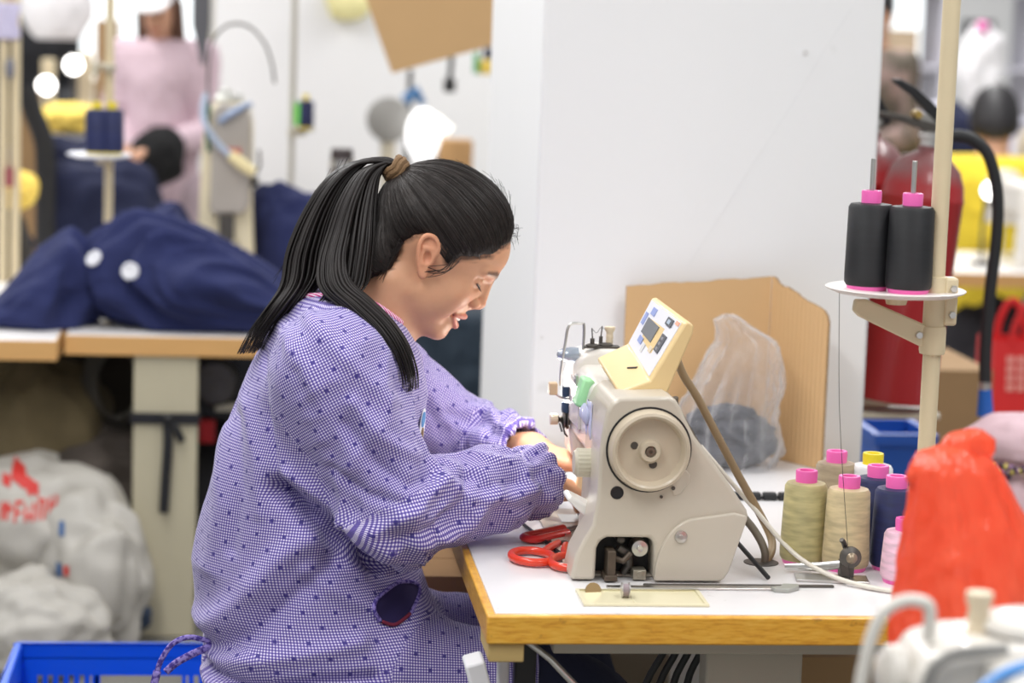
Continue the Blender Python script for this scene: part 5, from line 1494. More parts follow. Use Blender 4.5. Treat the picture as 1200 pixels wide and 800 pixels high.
# red shopping bag
def paper_bag(name, label, x0, x1, y, d, z0, z1, mt, print_mt, letters=True):
    t = thing(name, label, 'bag', ((x0+x1)/2, y, z0)); w = (x1-x0)/2; h = z1-z0
    mb = MB()
    P = [(-w,-d,0),(w,-d,0),(w,d,0),(-w,d,0),(-w*1.05,-d*.75,h),(w*1.05,-d*.75,h),(w*1.05,d*.75,h),(-w*1.05,d*.75,h)]
    mb.add(P, [(3,2,1,0),(0,1,5,4),(1,2,6,5),(2,3,7,6),(3,0,4,7)]); mb.build('sack', mt, t, smooth=0, solid=.002)
    for yy in (-d*.75-.003, d*.75+.003):
        MB().tube(spline([(-w*.45,yy,h*.9),(-w*.42,yy,h*1.15),(-w*.15,yy,h*1.42),(w*.15,yy,h*1.42),(w*.42,yy,h*1.15),(w*.45,yy,h*.9)], 5), .010, 8, flat=.3).build('handle', mt, t)
    if letters:
        for r in range(4):
            for c in range(4):
                xx = -w*.62 + c*w*.34; zz = h*(.36 + .12*r)
                f = .04*(1 - zz/h*.25)
                yb = -d*(1 - .25*zz/h) - .003
                MB().box((xx, yb-.001, zz), (xx+w*.24, yb, zz+h*.085)).build('print_mark', print_mt, t, smooth=0)
    return t
redb = material('bag_red', srgb(214, 38, 40), .5, vary=.06); rp = material('bag_print', srgb(244, 170, 160), .6, vary=.05)
crt = carton('cardboard_box', 'brown cardboard box under the red shopping bag', (2.027, 6.3, 0), (2.233, 6.75, 0.477-.001), flap=2)
paper_bag('shopping_bag', 'red shopping bag with pale print and tall handles', 2.062, 2.243, 6.5, .09, 0.477+.008, 0.698, redb, rp)
# pale pink bundle with a sequinned band
pk_m = material('cloth_pink', srgb(226, 196, 204), .85, vary=.06, vscale=10, bump=.3, bscale=25)
pb_ = thing('pink_bundle', 'pale pink cloth bundle with a purple and gold sequin band', 'cloth', (1.525, 4.6, 0))
zb = 0.525
st2 = thing('side_stool', 'plain wooden stool under the pale pink bundle', 'stool', (1.525, 4.6, 0))
MB().box((-.15,-.15,zb-.03),(.15,.15,zb-.001)).build('seat', material('stool_pale', srgb(190,160,120), .6, vary=.1), st2, bevel=.004)
for x in (-.12,.10):
    for y in (-.12,.10): MB().box((x,y,0),(x+.025,y+.025,zb-.03)).build('leg', material('stool_leg_pale', srgb(180,150,110), .6, vary=.1), st2)
lump((.02,0,zb+.10), (.13,.13,.13), 5, .10, zmin=zb).build('lower_fold', pk_m, pb_, smooth=180)
lump((.03,0,zb+.215), (.125,.12,.055), 8, .12, zmin=zb).build('upper_fold', pk_m, pb_, smooth=180)
sq = MB(); r2 = random.Random(5)
sqm = [material('sequin_purple', srgb(150, 118, 150), .3, .3, vary=.2), material('sequin_gold', srgb(206, 190, 110), .25, .6, vary=.2), material('sequin_dark', srgb(70, 50, 70), .3, .3, vary=.2)]
for k, mm in enumerate(sqm):
    sq = MB()
    for j in range(26):
        a = -PI*.95 + (PI*.9)*((j*3 + k) % 78)/78
        sq.sphere((.03+.132*math.cos(a), .128*math.sin(a), zb+.172+r2.uniform(-.010,.010)), .0075, 8, 6)
    o = sq.build('sequins', mm, pb_); o['kind'] = 'stuff'
# ---- the red bag in the foreground, on the next table, and that table's machine
FT = thing('front_table', 'next white sewing table nearer the camera under the red bag', 'table', (1.05, 2.3, 0))
MB().box((-.36,-.55,.71),(.5,.47,.75)).build('table_top', M['laminate'], FT, bevel=.003)
for y in (-.48,.36):
    MB().box((-.05,y,.0),(.12,y+.05,.71)).build('leg', rail, FT, bevel=.003)
def red_film():
    m = bpy.data.materials.new('red_film'); m.use_nodes = True
    t = NT(m); b = t.n['Principled BSDF']; out = t.n['Material Output']
    n = t.noise(14, 3, .6, stretch=(1, 1, .35))
    t.link(t.mix(n, srgb(255, 96, 56), srgb(255, 140, 100)), b.inputs['Base Color'])
    b.inputs['Roughness'].default_value = .22; b.inputs['Specular IOR Level'].default_value = .8
    tl = t.new('ShaderNodeBsdfTranslucent'); tl.inputs[0].default_value = srgb(255, 108, 68)
    mx = t.new('ShaderNodeMixShader'); mx.inputs[0].default_value = .5
    bn = t.new('ShaderNodeBump'); bn.inputs['Strength'].default_value = .9; bn.inputs['Distance'].default_value = .016
    t.link(t.noise(22, 4, .6, stretch=(1, 1, .4)), bn.inputs['Height']); t.link(bn.outputs[0], b.inputs['Normal'])
    t.link(b.outputs[0], mx.inputs[1]); t.link(tl.outputs[0], mx.inputs[2]); t.link(mx.outputs[0], out.inputs[0])
    return m
rbm = red_film()
rb = thing('red_plastic_bag', 'bright red thin plastic bag standing knotted in the right foreground', 'plastic bag', (.862, 2.66, .751))
b1 = crumple_bag([(.002,.0,0,.095,.085),(.03,-.002,0,.103,.095),(.10,-.010,0,.094,.088),(.19,-.024,0,.077,.072),(.25,-.034,0,.063,.055),(.295,-.046,0,.050,.040),(.312,-.050,0,.040,.028),(.325,-.044,0,.018,.012)], 6.0, amp=.05, ridge=.06)
b1.build('sack', rbm, rb, smooth=180)
b2 = crumple_bag([(.270,-.082,0,.014,.014),(.285,-.083,0,.020,.017),(.303,-.076,0,.020,.014),(.313,-.068,0,.008,.006)], 2.0, nu=30, nv=14, amp=.10)
b2.build('ear', rbm, rb, smooth=180)
b3 = crumple_bag([(.295,-.040,0,.024,.016),(.318,-.036,0,.032,.018),(.334,-.030,0,.027,.016),(.345,-.026,0,.009,.008)], 9.0, nu=36, nv=16, amp=.12)
b3.build('knot', rbm, rb, smooth=180)
lump((-.01,0,.075), (.070,.060,.072), 4, .08, zmin=.006).build('contents', material('cloth_red', srgb(230, 70, 50), .9, vary=.1), rb, smooth=180)
fm = thing('front_sewing_machine', 'blurred white sewing machine in the bottom right foreground with a blue air hose', 'sewing machine', (.80, 2.22, .75))
def fmp(name, mb, mt, **kw):
    mb.v = rel(fm, mb.v); return mb.build(name, mt, fm, **kw)
fmp('bed', MB().box((.66,1.92,.7505),(.86,2.42,.758)), white_m, bevel=.002)
hp_ = [(.652,.79),(.640,.90),(.640,.935),(.655,.960),(.690,.968),(.80,.972),(.84,.965),(.85,.93),(.85,.79)]
fmp('head', MB().prism(hp_, 2.16, 2.28, 'Y'), white_m, bevel=.014, bseg=3)
fmp('arm', MB().prism([(.70,.86),(.70,.958),(.80,.963),(.83,.955),(.83,.86)], 1.95, 2.165, 'Y'), white_m, bevel=.01)
fmp('column', MB().prism([(.69,.7585),(.69,.955),(.82,.958),(.83,.950),(.83,.7585)], 1.92, 2.06, 'Y'), white_m, bevel=.01)
fmp('side_cap', MB().lathe([(.0,0),(.02,0),(.03,.008),(.03,.024),(.0,.024)], (.616, 2.22, .925), 'X', 28), white_m)
fmp('seam_strip', MB().tube(spline([(.642,2.155,.86),(.644,2.153,.93),(.662,2.152,.962),(.72,2.152,.970)], 5), .006, 8), material('strip_grey', srgb(150, 148, 144), .4, .3, vary=.1))
fmp('thread_arch', MB().tube(spline([(.588,2.20,.80),(.592,2.20,.90),(.600,2.20,.960),(.612,2.20,.992),(.632,2.20,1.004),(.652,2.20,1.002),(.658,2.20,.992),(.658,2.20,.965)], 6), .0065, 12), material('arch_white', srgb(226, 222, 214), .35, vary=.03))
fmp('thread_post', MB().lathe([(.0,0),(.011,0),(.011,.008),(.0095,.010),(.0115,.016),(.0095,.022),(.0115,.028),(.013,.033),(.013,.040),(.0,.041)], (.712, 2.22, .968), 'Z', 24), knob_m)
fmp('blue_hose', MB().tube(spline([(.640,2.10,.86),(.652,2.10,.905),(.675,2.10,.940),(.705,2.10,.962),(.745,2.10,.972),(.80,2.10,.974),(.86,2.10,.965)], 6), .0055, 12), material('hose_blue', srgb(92, 156, 228), .3, vary=.05, coat=.3))
fmp('top_cover', MB().lathe([(.0,0),(.045,0),(.052,.004),(.050,.012),(.03,.018),(.0,.019)], (.765, 2.22, .970), 'Z', 36), white_m)
fmp('pink_clip', MB().box((.735,2.20,.9715),(.80,2.235,.984)), CORE['pink'], bevel=.003)
# ---- cartons under the near table
carton('cardboard_box', 'brown printed carton standing on the floor under the near table', (.31, 3.96, 0), (.62, 4.235, .60), material('box_dark', srgb(150, 112, 70), .85, vary=.08), marks=True, flap=2)
carton('cardboard_box', 'brown carton on the floor at the right under the near table', (.86, 3.75, 0), (1.10, 4.10, .52), flap=2)
# ================================================================== the rear left: tables, machine, garments, sacks
def work_table(name, label, x0, x1, y0, y1, z=.75, th=.048, legs=True, edge=None, top=None):
    t = thing(name, label, 'table', ((x0+x1)/2, (y0+y1)/2, 0))
    w, d = (x1-x0)/2, (y1-y0)/2
    MB().box((-w+.004,-d+.004,z-th),(w-.004,d-.004,z)).build('table_top', top or M['laminate'], t, bevel=.002)
    eb = edge or M['edge_pale']
    for lo, hi in (((-w,-d,z-th-.001),(w,-d+.004,z-.002)), ((-w,d-.004,z-th-.001),(w,d,z-.002)), ((-w,-d+.004,z-th-.001),(-w+.004,d-.004,z-.002)), ((w-.004,-d+.004,z-th-.001),(w,d-.004,z-.002))):
        MB().box(lo, hi).build('edge_band', eb, t, bevel=.001)
    return t
M['edge_pale'] = material('edge_pale_wood', srgb(214, 166, 104), .5, vary=.08, stretch=(1, 1, 10), vscale=8)
leg_m = material('leg_cream', srgb(192, 184, 158), .55, vary=.05, vscale=8)
ta = work_table('sewing_table', 'sewing table with pale wooden edge on a broad cream leg, behind the worker', -.427, .22, 5.832, 7.25)
def leg_panel(t, lo, hi):
    b = t.location
    MB().box(tuple(a - c for a, c in zip(lo, b)), tuple(a - c for a, c in zip(hi, b))).build('leg', leg_m, t, bevel=.006)
leg_panel(ta, (-.262, 5.845, 0), (-.107, 5.90, .70)); leg_panel(ta, (-.262, 7.10, 0), (-.107, 7.16, .70))
tbB = work_table('sewing_table', 'grey-white topped table abutting at the far left, pile of navy cloth behind it', -1.06, -.436, 5.72, 8.58)
leg_panel(tbB, (-1.04, 5.9, 0), (-.89, 5.96, .70)); leg_panel(tbB, (-1.04, 8.3, 0), (-.89, 8.36, .70))
# black ribbon tied round the cream leg
rbn = thing('black_ribbon', 'black ribbon tied in a knot round the cream table leg', 'ribbon', (-.185, 5.84, 0))
zr = 0.548
MB().box((-.082,-.006,zr-.014),(.082,-.002,zr+.014)).box((-.084,-.006,zr-.014),(-.080,.065,zr+.014)).box((.080,-.006,zr-.014),(.084,.065,zr+.014)).build('band', M['black'], rbn, bevel=.002)
MB().tube(spline([(.006,-.012,zr),(.008,-.014,zr-.06),(.004,-.012,zr-.14),(.000,-.012,zr-.232)], 5), [.012]*15+[.011], 8, flat=.25).build('tail', M['black'], rbn)
MB().tube(spline([(.008,-.014,zr-.005),(.028,-.016,zr-.025),(.042,-.014,zr-.055)], 5), .010, 8, flat=.3).build('tail', M['black'], rbn)
MB().sphere((.008,-.014,zr), (.016,.010,.016), 14, 8).build('knot', M['black'], rbn)
# ---- navy garments heaped on the tables
navy = material('cloth_navy', srgb(30, 38, 84), .9, vary=.18, vscale=14, bump=.5, bscale=55)
navy_d = material('cloth_navy_dark', srgb(22, 28, 58), .92, vary=.25, vscale=16, bump=.5, bscale=50)
def heap(name, label, c, r, seed, mt, zmin, amp=.16, fr=2.2, cat='garment', group=None, slope=0.0, lean=0.0, prof=None, folds_=.05, dirv=(1, .6, .3), nu=96, nv=54):
    """a slumped heap of cloth with drawn folds, its foot flat on the table"""
    mb = MB().grid(lambda u, v: (math.sin(PI*v)*math.cos(2*PI*u), math.sin(PI*v)*math.sin(2*PI*u), math.cos(PI*v)), nu, nv, close_u=True)
    P = np.array(mb.v); d = np.array(dirv)/np.linalg.norm(dirv)
    n = amp*vnoise(P*fr + seed*5.1) + amp*.4*vnoise(P*fr*2.3 + seed)
    t = P @ np.cross(d, [0, .3, 1.])
    n += folds_*(1 - 2*np.abs(vnoise(np.c_[t*6, P @ d*1.2, P[:, 1]*1.5] + seed*2)))
    n += folds_*.5*(1 - 2*np.abs(vnoise(np.c_[t*13, P @ d*2.0, P[:, 1]*2.5] + seed*3)))
    Q_ = P*(1 + n[:, None])*np.array(r)
    Q_[:, 2] *= 1 + slope*Q_[:, 0]/r[0]; Q_[:, 0] += lean*np.clip(Q_[:, 2], 0, 1)
    if prof: Q_[:, 2] = (zmin - c[2]) + np.maximum(Q_[:, 2] - (zmin - c[2]), 0)*np.interp(P[:, 0], prof[0], prof[1])
    Q_[:, 2] = np.maximum(Q_[:, 2], zmin - c[2] + .0015 + .004*np.abs(vnoise(P*6))*0)
    mb.v = [tuple(q) for q in Q_]
    o = mb.build(name, mt, smooth=180); o.location = c
    return tag(o, label, cat, group)
gz = .75
g1 = heap('navy_garment', 'folded navy garment with two white buttons heaped on the pale wooden table', (-.075, 6.05, gz+.115), (.325, .19, .150), 2, navy, gz, .12, 1.9, folds_=.13, dirv=(1, .2, -.45), prof=([-1,-.5,.0,.32,.54,1],[.9,1.08,.82,.62,.42,.25]), nu=150, nv=84)
g2 = heap('navy_garment', 'navy garment sleeve slumped over the gap between the two left tables', (-.525, 6.06, gz+.075), (.17, .17, .165), 7, navy, gz, .14, 2.0, folds_=.12, dirv=(.5, .2, .9), prof=([-1,-.44,.06,.5,1],[.1,.28,.72,1.0,.9]), nu=120, nv=70)
g3 = heap('navy_garment', 'navy cloth piled behind the grey faced sewing machine', (0.103, 6.98, gz+.09), (.16, .15, .20), 12, navy, gz, .12, 2.2, folds_=.05)
g4 = heap('navy_garment', 'navy cloth lying left of the grey faced sewing machine', (-0.206, 6.75, gz+.08), (.085, .17, .16), 15, navy, gz, .12, 2.2, folds_=.05)
wb = material('button_white', srgb(226, 226, 232), .4, vary=.05)
def bvh_of(o):
    mw = o.matrix_world; me = o.data
    return BVHTree.FromPolygons([tuple(Vector(o.location) + v.co) for v in me.vertices], [tuple(p.vertices) for p in me.polygons])
bg1 = bvh_of(g1)
for (px_x, px_z) in ((-0.365, 0.922), (-0.275, 0.898)):
    h, n, i, _ = bg1.ray_cast(Vector((px_x, 5.2, px_z)), Vector((0, 1, 0)))
    if h is None: h, n = Vector((px_x, 5.9, px_z)), Vector((0, -1, 0))
    q_ = n.to_track_quat('Z', 'Y').to_matrix()
    b_ = MB(); b_.lathe([(.0,0),(.0205,0),(.022,.003),(.019,.006),(.012,.0045),(.0,.0045)], (0,0,0), 'Z', 24)
    b_.v = [tuple(q_ @ Vector(v) + h + n*.0005 - g1.location) for v in b_.v]
    b_.build('button', wb, g1)
# ---- the rear machine seen from its needle end
rm_ = thing('sewing_machine', 'cream sewing machine with grey face plate and white hose, standing behind the navy garments', 'sewing machine', (-0.053, 6.72, .75))
rm_.scale = (1, 1, 1.17)
cx_ = rm_.location.x
def rmp(name, mb, mt, **kw): return mb.build(name, mt, rm_, **kw)
k_ = 6.6/2833
cream_e = material('machine_cream', srgb(226, 214, 184), .4, vary=.04, coat=.2); grey_e = material('face_grey', srgb(172, 164, 156), .4, vary=.05, coat=.2)
rmp('column', MB().prism([(-.088,.001),(-.075,.20),(-.068,.36),(-.060,.425),(-.03,.452),(.035,.455),(.060,.44),(.070,.40),(.072,.20),(.085,.001)], -.02, .30, 'Y'), cream_e, bevel=.012, bseg=3)
rmp('face_plate', MB().prism([(-.046,.20),(-.040,.43),(-.022,.455),(.045,.450),(.062,.425),(.064,.22),(.05,.195),(-.03,.19)], -.055, -.02, 'Y'), grey_e, bevel=.01, bseg=3)
rmp('name_strip', MB().box((-.018,-.0575,.335),(.038,-.055,.350)), material('strip_red', srgb(196, 110, 100), .5, vary=.1))
rmp('needle_clamp', MB().box((-.018,-.07,.135),(.022,-.03,.19)).cyl((.0,-.05,.06),(.002,-.05,.14), .005, seg=10).cyl((.012,-.05,.09),(.012,-.05,.14), .004, seg=10), M['dark_steel'], bevel=.003)
rmp('presser_foot', MB().box((-.022,-.075,.012),(.026,-.035,.075)).cyl((-.03,-.055,.04),(.03,-.055,.04), .009, seg=12), M['rubber'], bevel=.006)
rmp('bed', MB().box((-.20,-.09,.0005),(.20,.34,.012)), cream_e, bevel=.003)
rmp('side_tension', MB().lathe([(.0,0),(.014,0),(.016,.006),(.010,.012),(.016,.018),(.0,.022)], (.066,-.02,.27), 'X', 20).tube([(.08,-.02,.29),(.09,-.03,.31),(.086,-.03,.345)], .004, 8), M['dark_steel'])
rmp('top_cap', MB().lathe([(.0,0),(.03,0),(.032,.01),(.02,.02),(.022,.03),(.0,.034)], (-.01,.03,.452), 'Z', 20).box((.02,-.01,.452),(.04,.05,.475)), material('cap_pale', srgb(206, 206, 200), .35, .3, vary=.1), bevel=.003)
rmp('lamp_hose', MB().tube(spline([(-.062,-.02,.47),(-.068,-.05,.43),(-.055,-.075,.395),(-.02,-.085,.355),(.008,-.09,.335)], 6), .0085, 10), material('hose_pale', srgb(170, 182, 202), .35, vary=.08))
rmp('lamp_head', MB().tube([(.008,-.09,.335),(.04,-.095,.315),(.075,-.10,.295)], [.013,.0155,.013], 14), material('lamp_cream', srgb(236, 220, 170), .4, vary=.04))
rmp('air_hose', MB().tube(spline([(-.02,-.06,.41),(.0,-.07,.425),(.04,-.06,.445),(.06,-.02,.45)], 6), .008, 10), material('hose_blue_grey', srgb(150, 168, 200), .35, vary=.08))
rmp('green_wire', MB().tube(spline([(-.05,-.03,.45),(-.058,-.045,.40),(-.05,-.04,.34)], 5), .006, 8), material('wire_green', srgb(20, 90, 72), .5, vary=.1))
rmp('thread_arch', MB().tube(spline([(-.055,.05,.42),(-.056,.05,.53),(-.045,.05,.595),(-.005,.05,.633),(.05,.05,.632),(.095,.05,.595),(.118,.05,.545),(.126,.05,.50)], 6), .0035, 8), M['dark_steel'])
rmp('spare_lever', MB().box((.052,-.055,.03),(.064,-.045,.085)), material('lever_pale', srgb(210, 214, 214), .4, vary=.04), bevel=.004)
# ---- stand with two navy spools at the left
s1 = thing('thread_stand', 'cream pole thread stand at the left with navy thread spools on a white tray', 'thread stand', (-0.355, 6.35, .75))
zt = 1.156-.75
MB().cyl((0,0,0),(0,0,1.15), .0115, seg=16).build('pole', ivory, s1)
MB().lathe([(.0,0),(.06,0),(.085,.008),(.08,.012),(.0,.008)], (-.022,-.03,zt-.012), 'Z', 28).build('tray', material('tray_grey', srgb(214, 214, 222), .4, vary=.04), s1)
MB().box((-.03,-.03,zt-.03),(.012,.012,zt-.012)).build('tray_arm', ivory, s1)
MB().lathe([(.0,0),(.014,0),(.02,.015),(.0,.02)], (-.0,-.02,zt+.21), 'Z', 16).lathe([(.0,0),(.01,0),(.012,.02),(.0,.025)], (-.035,-.02,zt+.20), 'Z', 14).box((-.045,-.026,zt+.222),(.012,-.012,zt+.232)).build('guide_arm', M['beige_metal'], s1)
for dx, dy in ((-.028,-.05),(.0095,-.042)):
    c = make_cone('navy thread spool, %s of the pair on the left thread stand' % ('left' if dx < 0 else 'right'), 'navy', 'yellow', 'navy spools on the left stand', h=.115, r0=.031, r1=.029, rc=.013)
    c.name = 'thread_cone'; c.location = (s1.location.x+dx, s1.location.y+dy-.0, .75+zt-.0015)
# ---- slim pole with one navy spool by the white partition
s2 = thing('thread_stand', 'slim grey pole with a navy spool in front of the white partition', 'thread stand', (0.131, 7.15, .75))
zt2 = 1.195-.75
MB().cyl((0,0,0),(0,0,1.2), .009, seg=14).build('pole', material('pole_grey', srgb(186, 182, 172), .5, vary=.05), s2)
MB().lathe([(.0,0),(.026,0),(.034,.006),(.0,.006)], (.036,-.03,zt2-.008), 'Z', 20).box((-.012,-.03,zt2-.022),(.04,-.018,zt2-.006)).build('tray', M['beige_metal'], s2)
c = make_cone('navy spool in a pale green net on the slim grey pole', 'navy', 'yellow', None, h=.082, r0=.024, r1=.023, rc=.009); c.location = (s2.location.x+.038, s2.location.y-.03, .75+zt2-.0015)
gn = MB()
for k in range(5):
    gn.tube([(-.0255*math.cos(.3*k-.6)-.0, .0255*math.sin(.3*k-.6), .012), (-.0250*math.cos(.3*k-.6), .025*math.sin(.3*k-.6), .075)], .0045, 6)
gn.build('green_net', material('net_green', srgb(120, 226, 90), .6, vary=.1), c)
# ---- flask on the table
fl_ = thing('flask', 'dark maroon drinking flask with a silver ring, behind the ponytail', 'flask', (0.258, 6.6, .75))
zf = 1.169-.75
MB().lathe([(.0,0),(.030,0),(.032,.004),(.032,zf-.055),(.0,zf-.055)], (0,0,0), 'Z', 28).build('body', material('flask_maroon', srgb(62, 26, 42), .3, .3, vary=.1), fl_)
MB().lathe([(.0,zf-.055),(.033,zf-.055),(.033,zf-.03),(.0,zf-.03)], (0,0,0), 'Z', 28).build('ring', M['steel'], fl_)
MB().lathe([(.0,zf-.03),(.031,zf-.03),(.030,zf-.004),(.027,zf),(.0,zf)], (0,0,0), 'Z', 28).build('lid', material('flask_lid', srgb(52, 40, 40), .4, vary=.1), fl_)
# ---- under the left tables
olive = material('sack_olive', srgb(96, 84, 58), .9, vary=.3, vscale=12, bump=.6, bscale=30)
brown = material('sack_brown', srgb(70, 62, 56), .9, vary=.3, vscale=12, bump=.6, bscale=30)
heap('cloth_sack', 'olive brown sack slumped under the far left table', (-0.541, 6.12, .44), (.20, .22, .235), 3, olive, .30, .16, 2, cat='sack')
heap('cloth_sack', 'dark grey brown sack lying on the white plastic sacks', (-0.399, 6.10, .34), (.235, .24, .16), 8, brown, .001, .16, 2, cat='sack')
sackw = material('sack_white', srgb(184, 180, 172), .5, vary=.08, vscale=7, bump=.6, bscale=22)
W1 = heap('plastic_sack', 'white plastic sack with big red lettering under the left table', (-0.495, 5.86, .245), (.215, .20, .195), 21, sackw, .001, .16, 1.8, cat='sack', folds_=.09, dirv=(.3, .2, 1))
W2 = heap('plastic_sack', 'white plastic sack with blue marks sagging beside the cream table leg', (-0.342, 5.72, .175), (.125, .13, .19), 25, sackw, .001, .16, 1.9, cat='sack', folds_=.10, dirv=(-.3, .2, 1))
W3 = heap('plastic_sack', 'crumpled grey-white plastic bag on the floor behind the blue crate', (-0.494, 5.56, .09), (.19, .14, .125), 29, sackw, .001, .18, 2.4, cat='sack', folds_=.10)
def print_on(o, quads, mt, name):
    """print lying on the sack, as thin patches following its surface"""
    bv = bvh_of(o)
    for (x0, x1, z0, z1, sl) in quads:
        vs = []; nu, nv = 6, 6
        ok = True
        for j in range(nv):
            for i in range(nu):
                x = x0 + (x1-x0)*i/(nu-1); z = z0 + (z1-z0)*j/(nv-1) + sl*(x-x0)
                h, n, _, _ = bv.ray_cast(Vector((x, 4.9, z)), Vector((0, 1, 0)))
                if h is None: ok = False; break
                vs.append(h + n*.003 - o.location)
            if not ok: break
        if ok:
            MB().add(vs, [(j*nu+i, j*nu+i+1, (j+1)*nu+i+1, (j+1)*nu+i) for j in range(nv-1) for i in range(nu-1)]).build(name, mt, o, smooth=180)
inkr = material('print_red', srgb(206, 52, 46), .6, vary=.06); inkb = material('print_blue', srgb(52, 96, 150), .6, vary=.08)
def pxr(x0, y0, x1, y1, sl=0.0, Y=5.70):
    return (PXK*(x0)+PX0, PXK*(x1)+PX0, PZ0-PXK*y1, PZ0-PXK*y0, sl)
PXK = (-0.365 - -0.564)/100; PX0 = -0.564; PZ0 = 0.342 + PXK*600
# red roundel fragment and a row of letter blocks
print_on(W1, [pxr(0,538,16,556,-.6), pxr(10,548,26,566,-.7), pxr(22,560,44,574,-.5), pxr(30,566,36,582,-.5), pxr(0,560,10,572,-.4), pxr(2,590,6,606), pxr(8,590,12,606), pxr(4,594,16,597), pxr(18,588,21,608), pxr(18,588,28,591), pxr(18,597,27,600), pxr(30,592,33,608), pxr(30,600,40,603), pxr(38,590,41,608), pxr(44,586,47,606), pxr(44,586,52,589), pxr(50,588,53,606), pxr(56,584,59,604), pxr(56,592,66,595), pxr(63,582,66,604)], inkr, 'print_mark')
print_on(W2, [pxr(70,546,78,560), pxr(80,542,86,556), pxr(72,566,80,580), pxr(72,606,78,622), pxr(70,652,77,668), pxr(88,676,96,684)], inkb, 'print_mark')
print_on(W2, [pxr(80,652,86,664)], inkr, 'print_mark')
hb_ = heap('dark_bundle', 'blue grey cloth bundle squashed under the white sacks', (-0.326, 5.90, .07), (.13, .12, .085), 33, material('cloth_bluegrey', srgb(60, 74, 98), .9, vary=.2), .001, .12, cat='cloth')
cw = thing('cable_coil', 'coil of dark cable hanging under the table beside the cream leg', 'cable', (-0.308, 6.02, 0))
zc = 0.605; cm = MB()
for k in range(5):
    cm.tube([(.0 + (.055+.007*k)*math.cos(a), .012*k-.02+.006*math.sin(3*a), zc + (.085+.009*k)*math.sin(a)) for a in [j*2*PI/28 for j in range(29)]], .0065, 8, cap=False)
cm.build('coil', material('cable_dark', srgb(58, 54, 46), .5, vary=.2), cw); cw.children[0]['kind'] = 'stuff'
MB().box((-.02,.04,zc+.08),(.02,.06,.70)).build('hook', M['dark_steel'], cw)
tb2 = bpy.data.objects
# the dark motor box and its steel stay, hung under the table behind the worker
mo = thing('motor_box', 'dark motor housing with a grey stay hung under the pale wooden table', 'motor', (-0.048, 6.2, 0))
MB().box((-.09,-.09,.50),(.11,.12,.70)).build('housing', material('motor_dark', srgb(36, 36, 40), .5, vary=.2), mo, bevel=.012)
MB().box((-.02,-.11,.525),(.10,-.092,.545)).build('stay', M['beige_metal'], mo, bevel=.002)
MB().lathe([(.0,0),(.05,0),(.06,.01),(.06,.04),(.0,.04)], (-.02,-.135,.60), 'Y', 24).build('pulley', M['dark_steel'], mo)
MB().box((-.06,-.1,.44),(-.02,-.06,.50)).build('switch', material('switch_red', srgb(190, 30, 36), .45, vary=.05), mo, bevel=.004)
heap('cloth_sack', 'dark cloth sack on the floor behind the cream table leg', (-0.147, 6.35, .22), (.30, .2, .25), 41, material('sack_dark', srgb(38, 36, 38), .9, vary=.3), .001, .14, cat='sack')
heap('cloth_sack', 'dark brown bundle at the very back under the far left tables', (-0.539, 7.0, .30), (.42, .3, .36), 43, material('sack_dark2', srgb(44, 38, 32), .9, vary=.3), .001, .14, cat='sack')
# dark teal dust cover beyond the worker, left of the pillar
dc = crumple_bag([(.002,0,0,.235,.21),(.05,0,0,.24,.215),(.40,.005,0,.225,.20),(.70,.01,0,.205,.17),(.785,.01,0,.185,.15),(.812,.01,0,.13,.10),(.818,.01,0,.01,.01)], 5.0, nu=90, nv=50, amp=.03, ridge=.05)
o = dc.build('dust_cover', material('cover_teal', srgb(24, 40, 54), .8, vary=.15), smooth=180); o.location = (0.502, 6.08, .0008)
tag(o, 'dark teal cloth cover draped over a chair beyond the worker, left of the pillar', 'cover')
# ---- the blue crate in front
cr = thing('plastic_crate', 'bright blue plastic crate with slotted sides and a hand hole, at the lower left', 'crate', (-.182, 4.34, 0))
bl_m = material('crate_blue', srgb(14, 96, 226), .38, vary=.05, coat=.15)
cw_, cd_, ch_ = .222, .16, .345
def crp(name, mb, **kw): return mb.build(name, bl_m, cr, **kw)
# front wall built round its openings: slots and a hand hole
def slotted(name, L, fixed, axis, hand):
    mb = MB(); th = .004
    def B(u0, u1, z0, z1):
        mb.box((u0, fixed-th/2, z0), (u1, fixed+th/2, z1)) if axis == 'X' else mb.box((fixed-th/2, u0, z0), (fixed+th/2, u1, z1))
    zt_, zb_ = ch_-.062, .06
    hw = .078 if hand else 0
    B(-L, L, zt_, ch_-.028); B(-L, L, .0, zb_)
    u = -L; step, gap = .0195, .0095
    B(-L, -L+.03, zb_, zt_)
    u = -L + .03
    while u < L - .03:
        if hand and -hw - .012 < u < hw:
            B(u, u+.0, zb_, zb_) if False else None
            u += step; continue
        B(u + gap, min(u + step, L-.03), zb_, zt_ - .0)
        B(u, u + gap, zb_ + (zt_-zb_)*.46, zb_ + (zt_-zb_)*.54)
        u += step
    B(L-.03, L, zb_, zt_)
    if hand:
        B(-hw-.012, hw+.008, zb_, zt_-.055)
        B(-hw-.012, -hw, zt_-.055, zt_); B(hw, hw+.008, zt_-.055, zt_)
    return crp(name, mb, smooth=0)
slotted('front_wall', cw_, -cd_, 'X', True); slotted('back_wall', cw_, cd_, 'X', True)
slotted('side_wall', cd_-.003, -cw_, 'Y', False); slotted('side_wall', cd_-.003, cw_, 'Y', False)
crp('floor_panel', MB().box((-cw_,-cd_,.001),(cw_,cd_,.006)))
rm2 = MB()
rm2.box((-cw_-.012,-cd_-.012,ch_-.03),(cw_+.012,-cd_+.002,ch_)).box((-cw_-.012,cd_-.002,ch_-.03),(cw_+.012,cd_+.012,ch_)).box((-cw_-.012,-cd_+.002,ch_-.03),(-cw_+.002,cd_-.002,ch_)).box((cw_-.002,-cd_+.002,ch_-.03),(cw_+.012,cd_-.002,ch_))
crp('rim', rm2, bevel=.004)
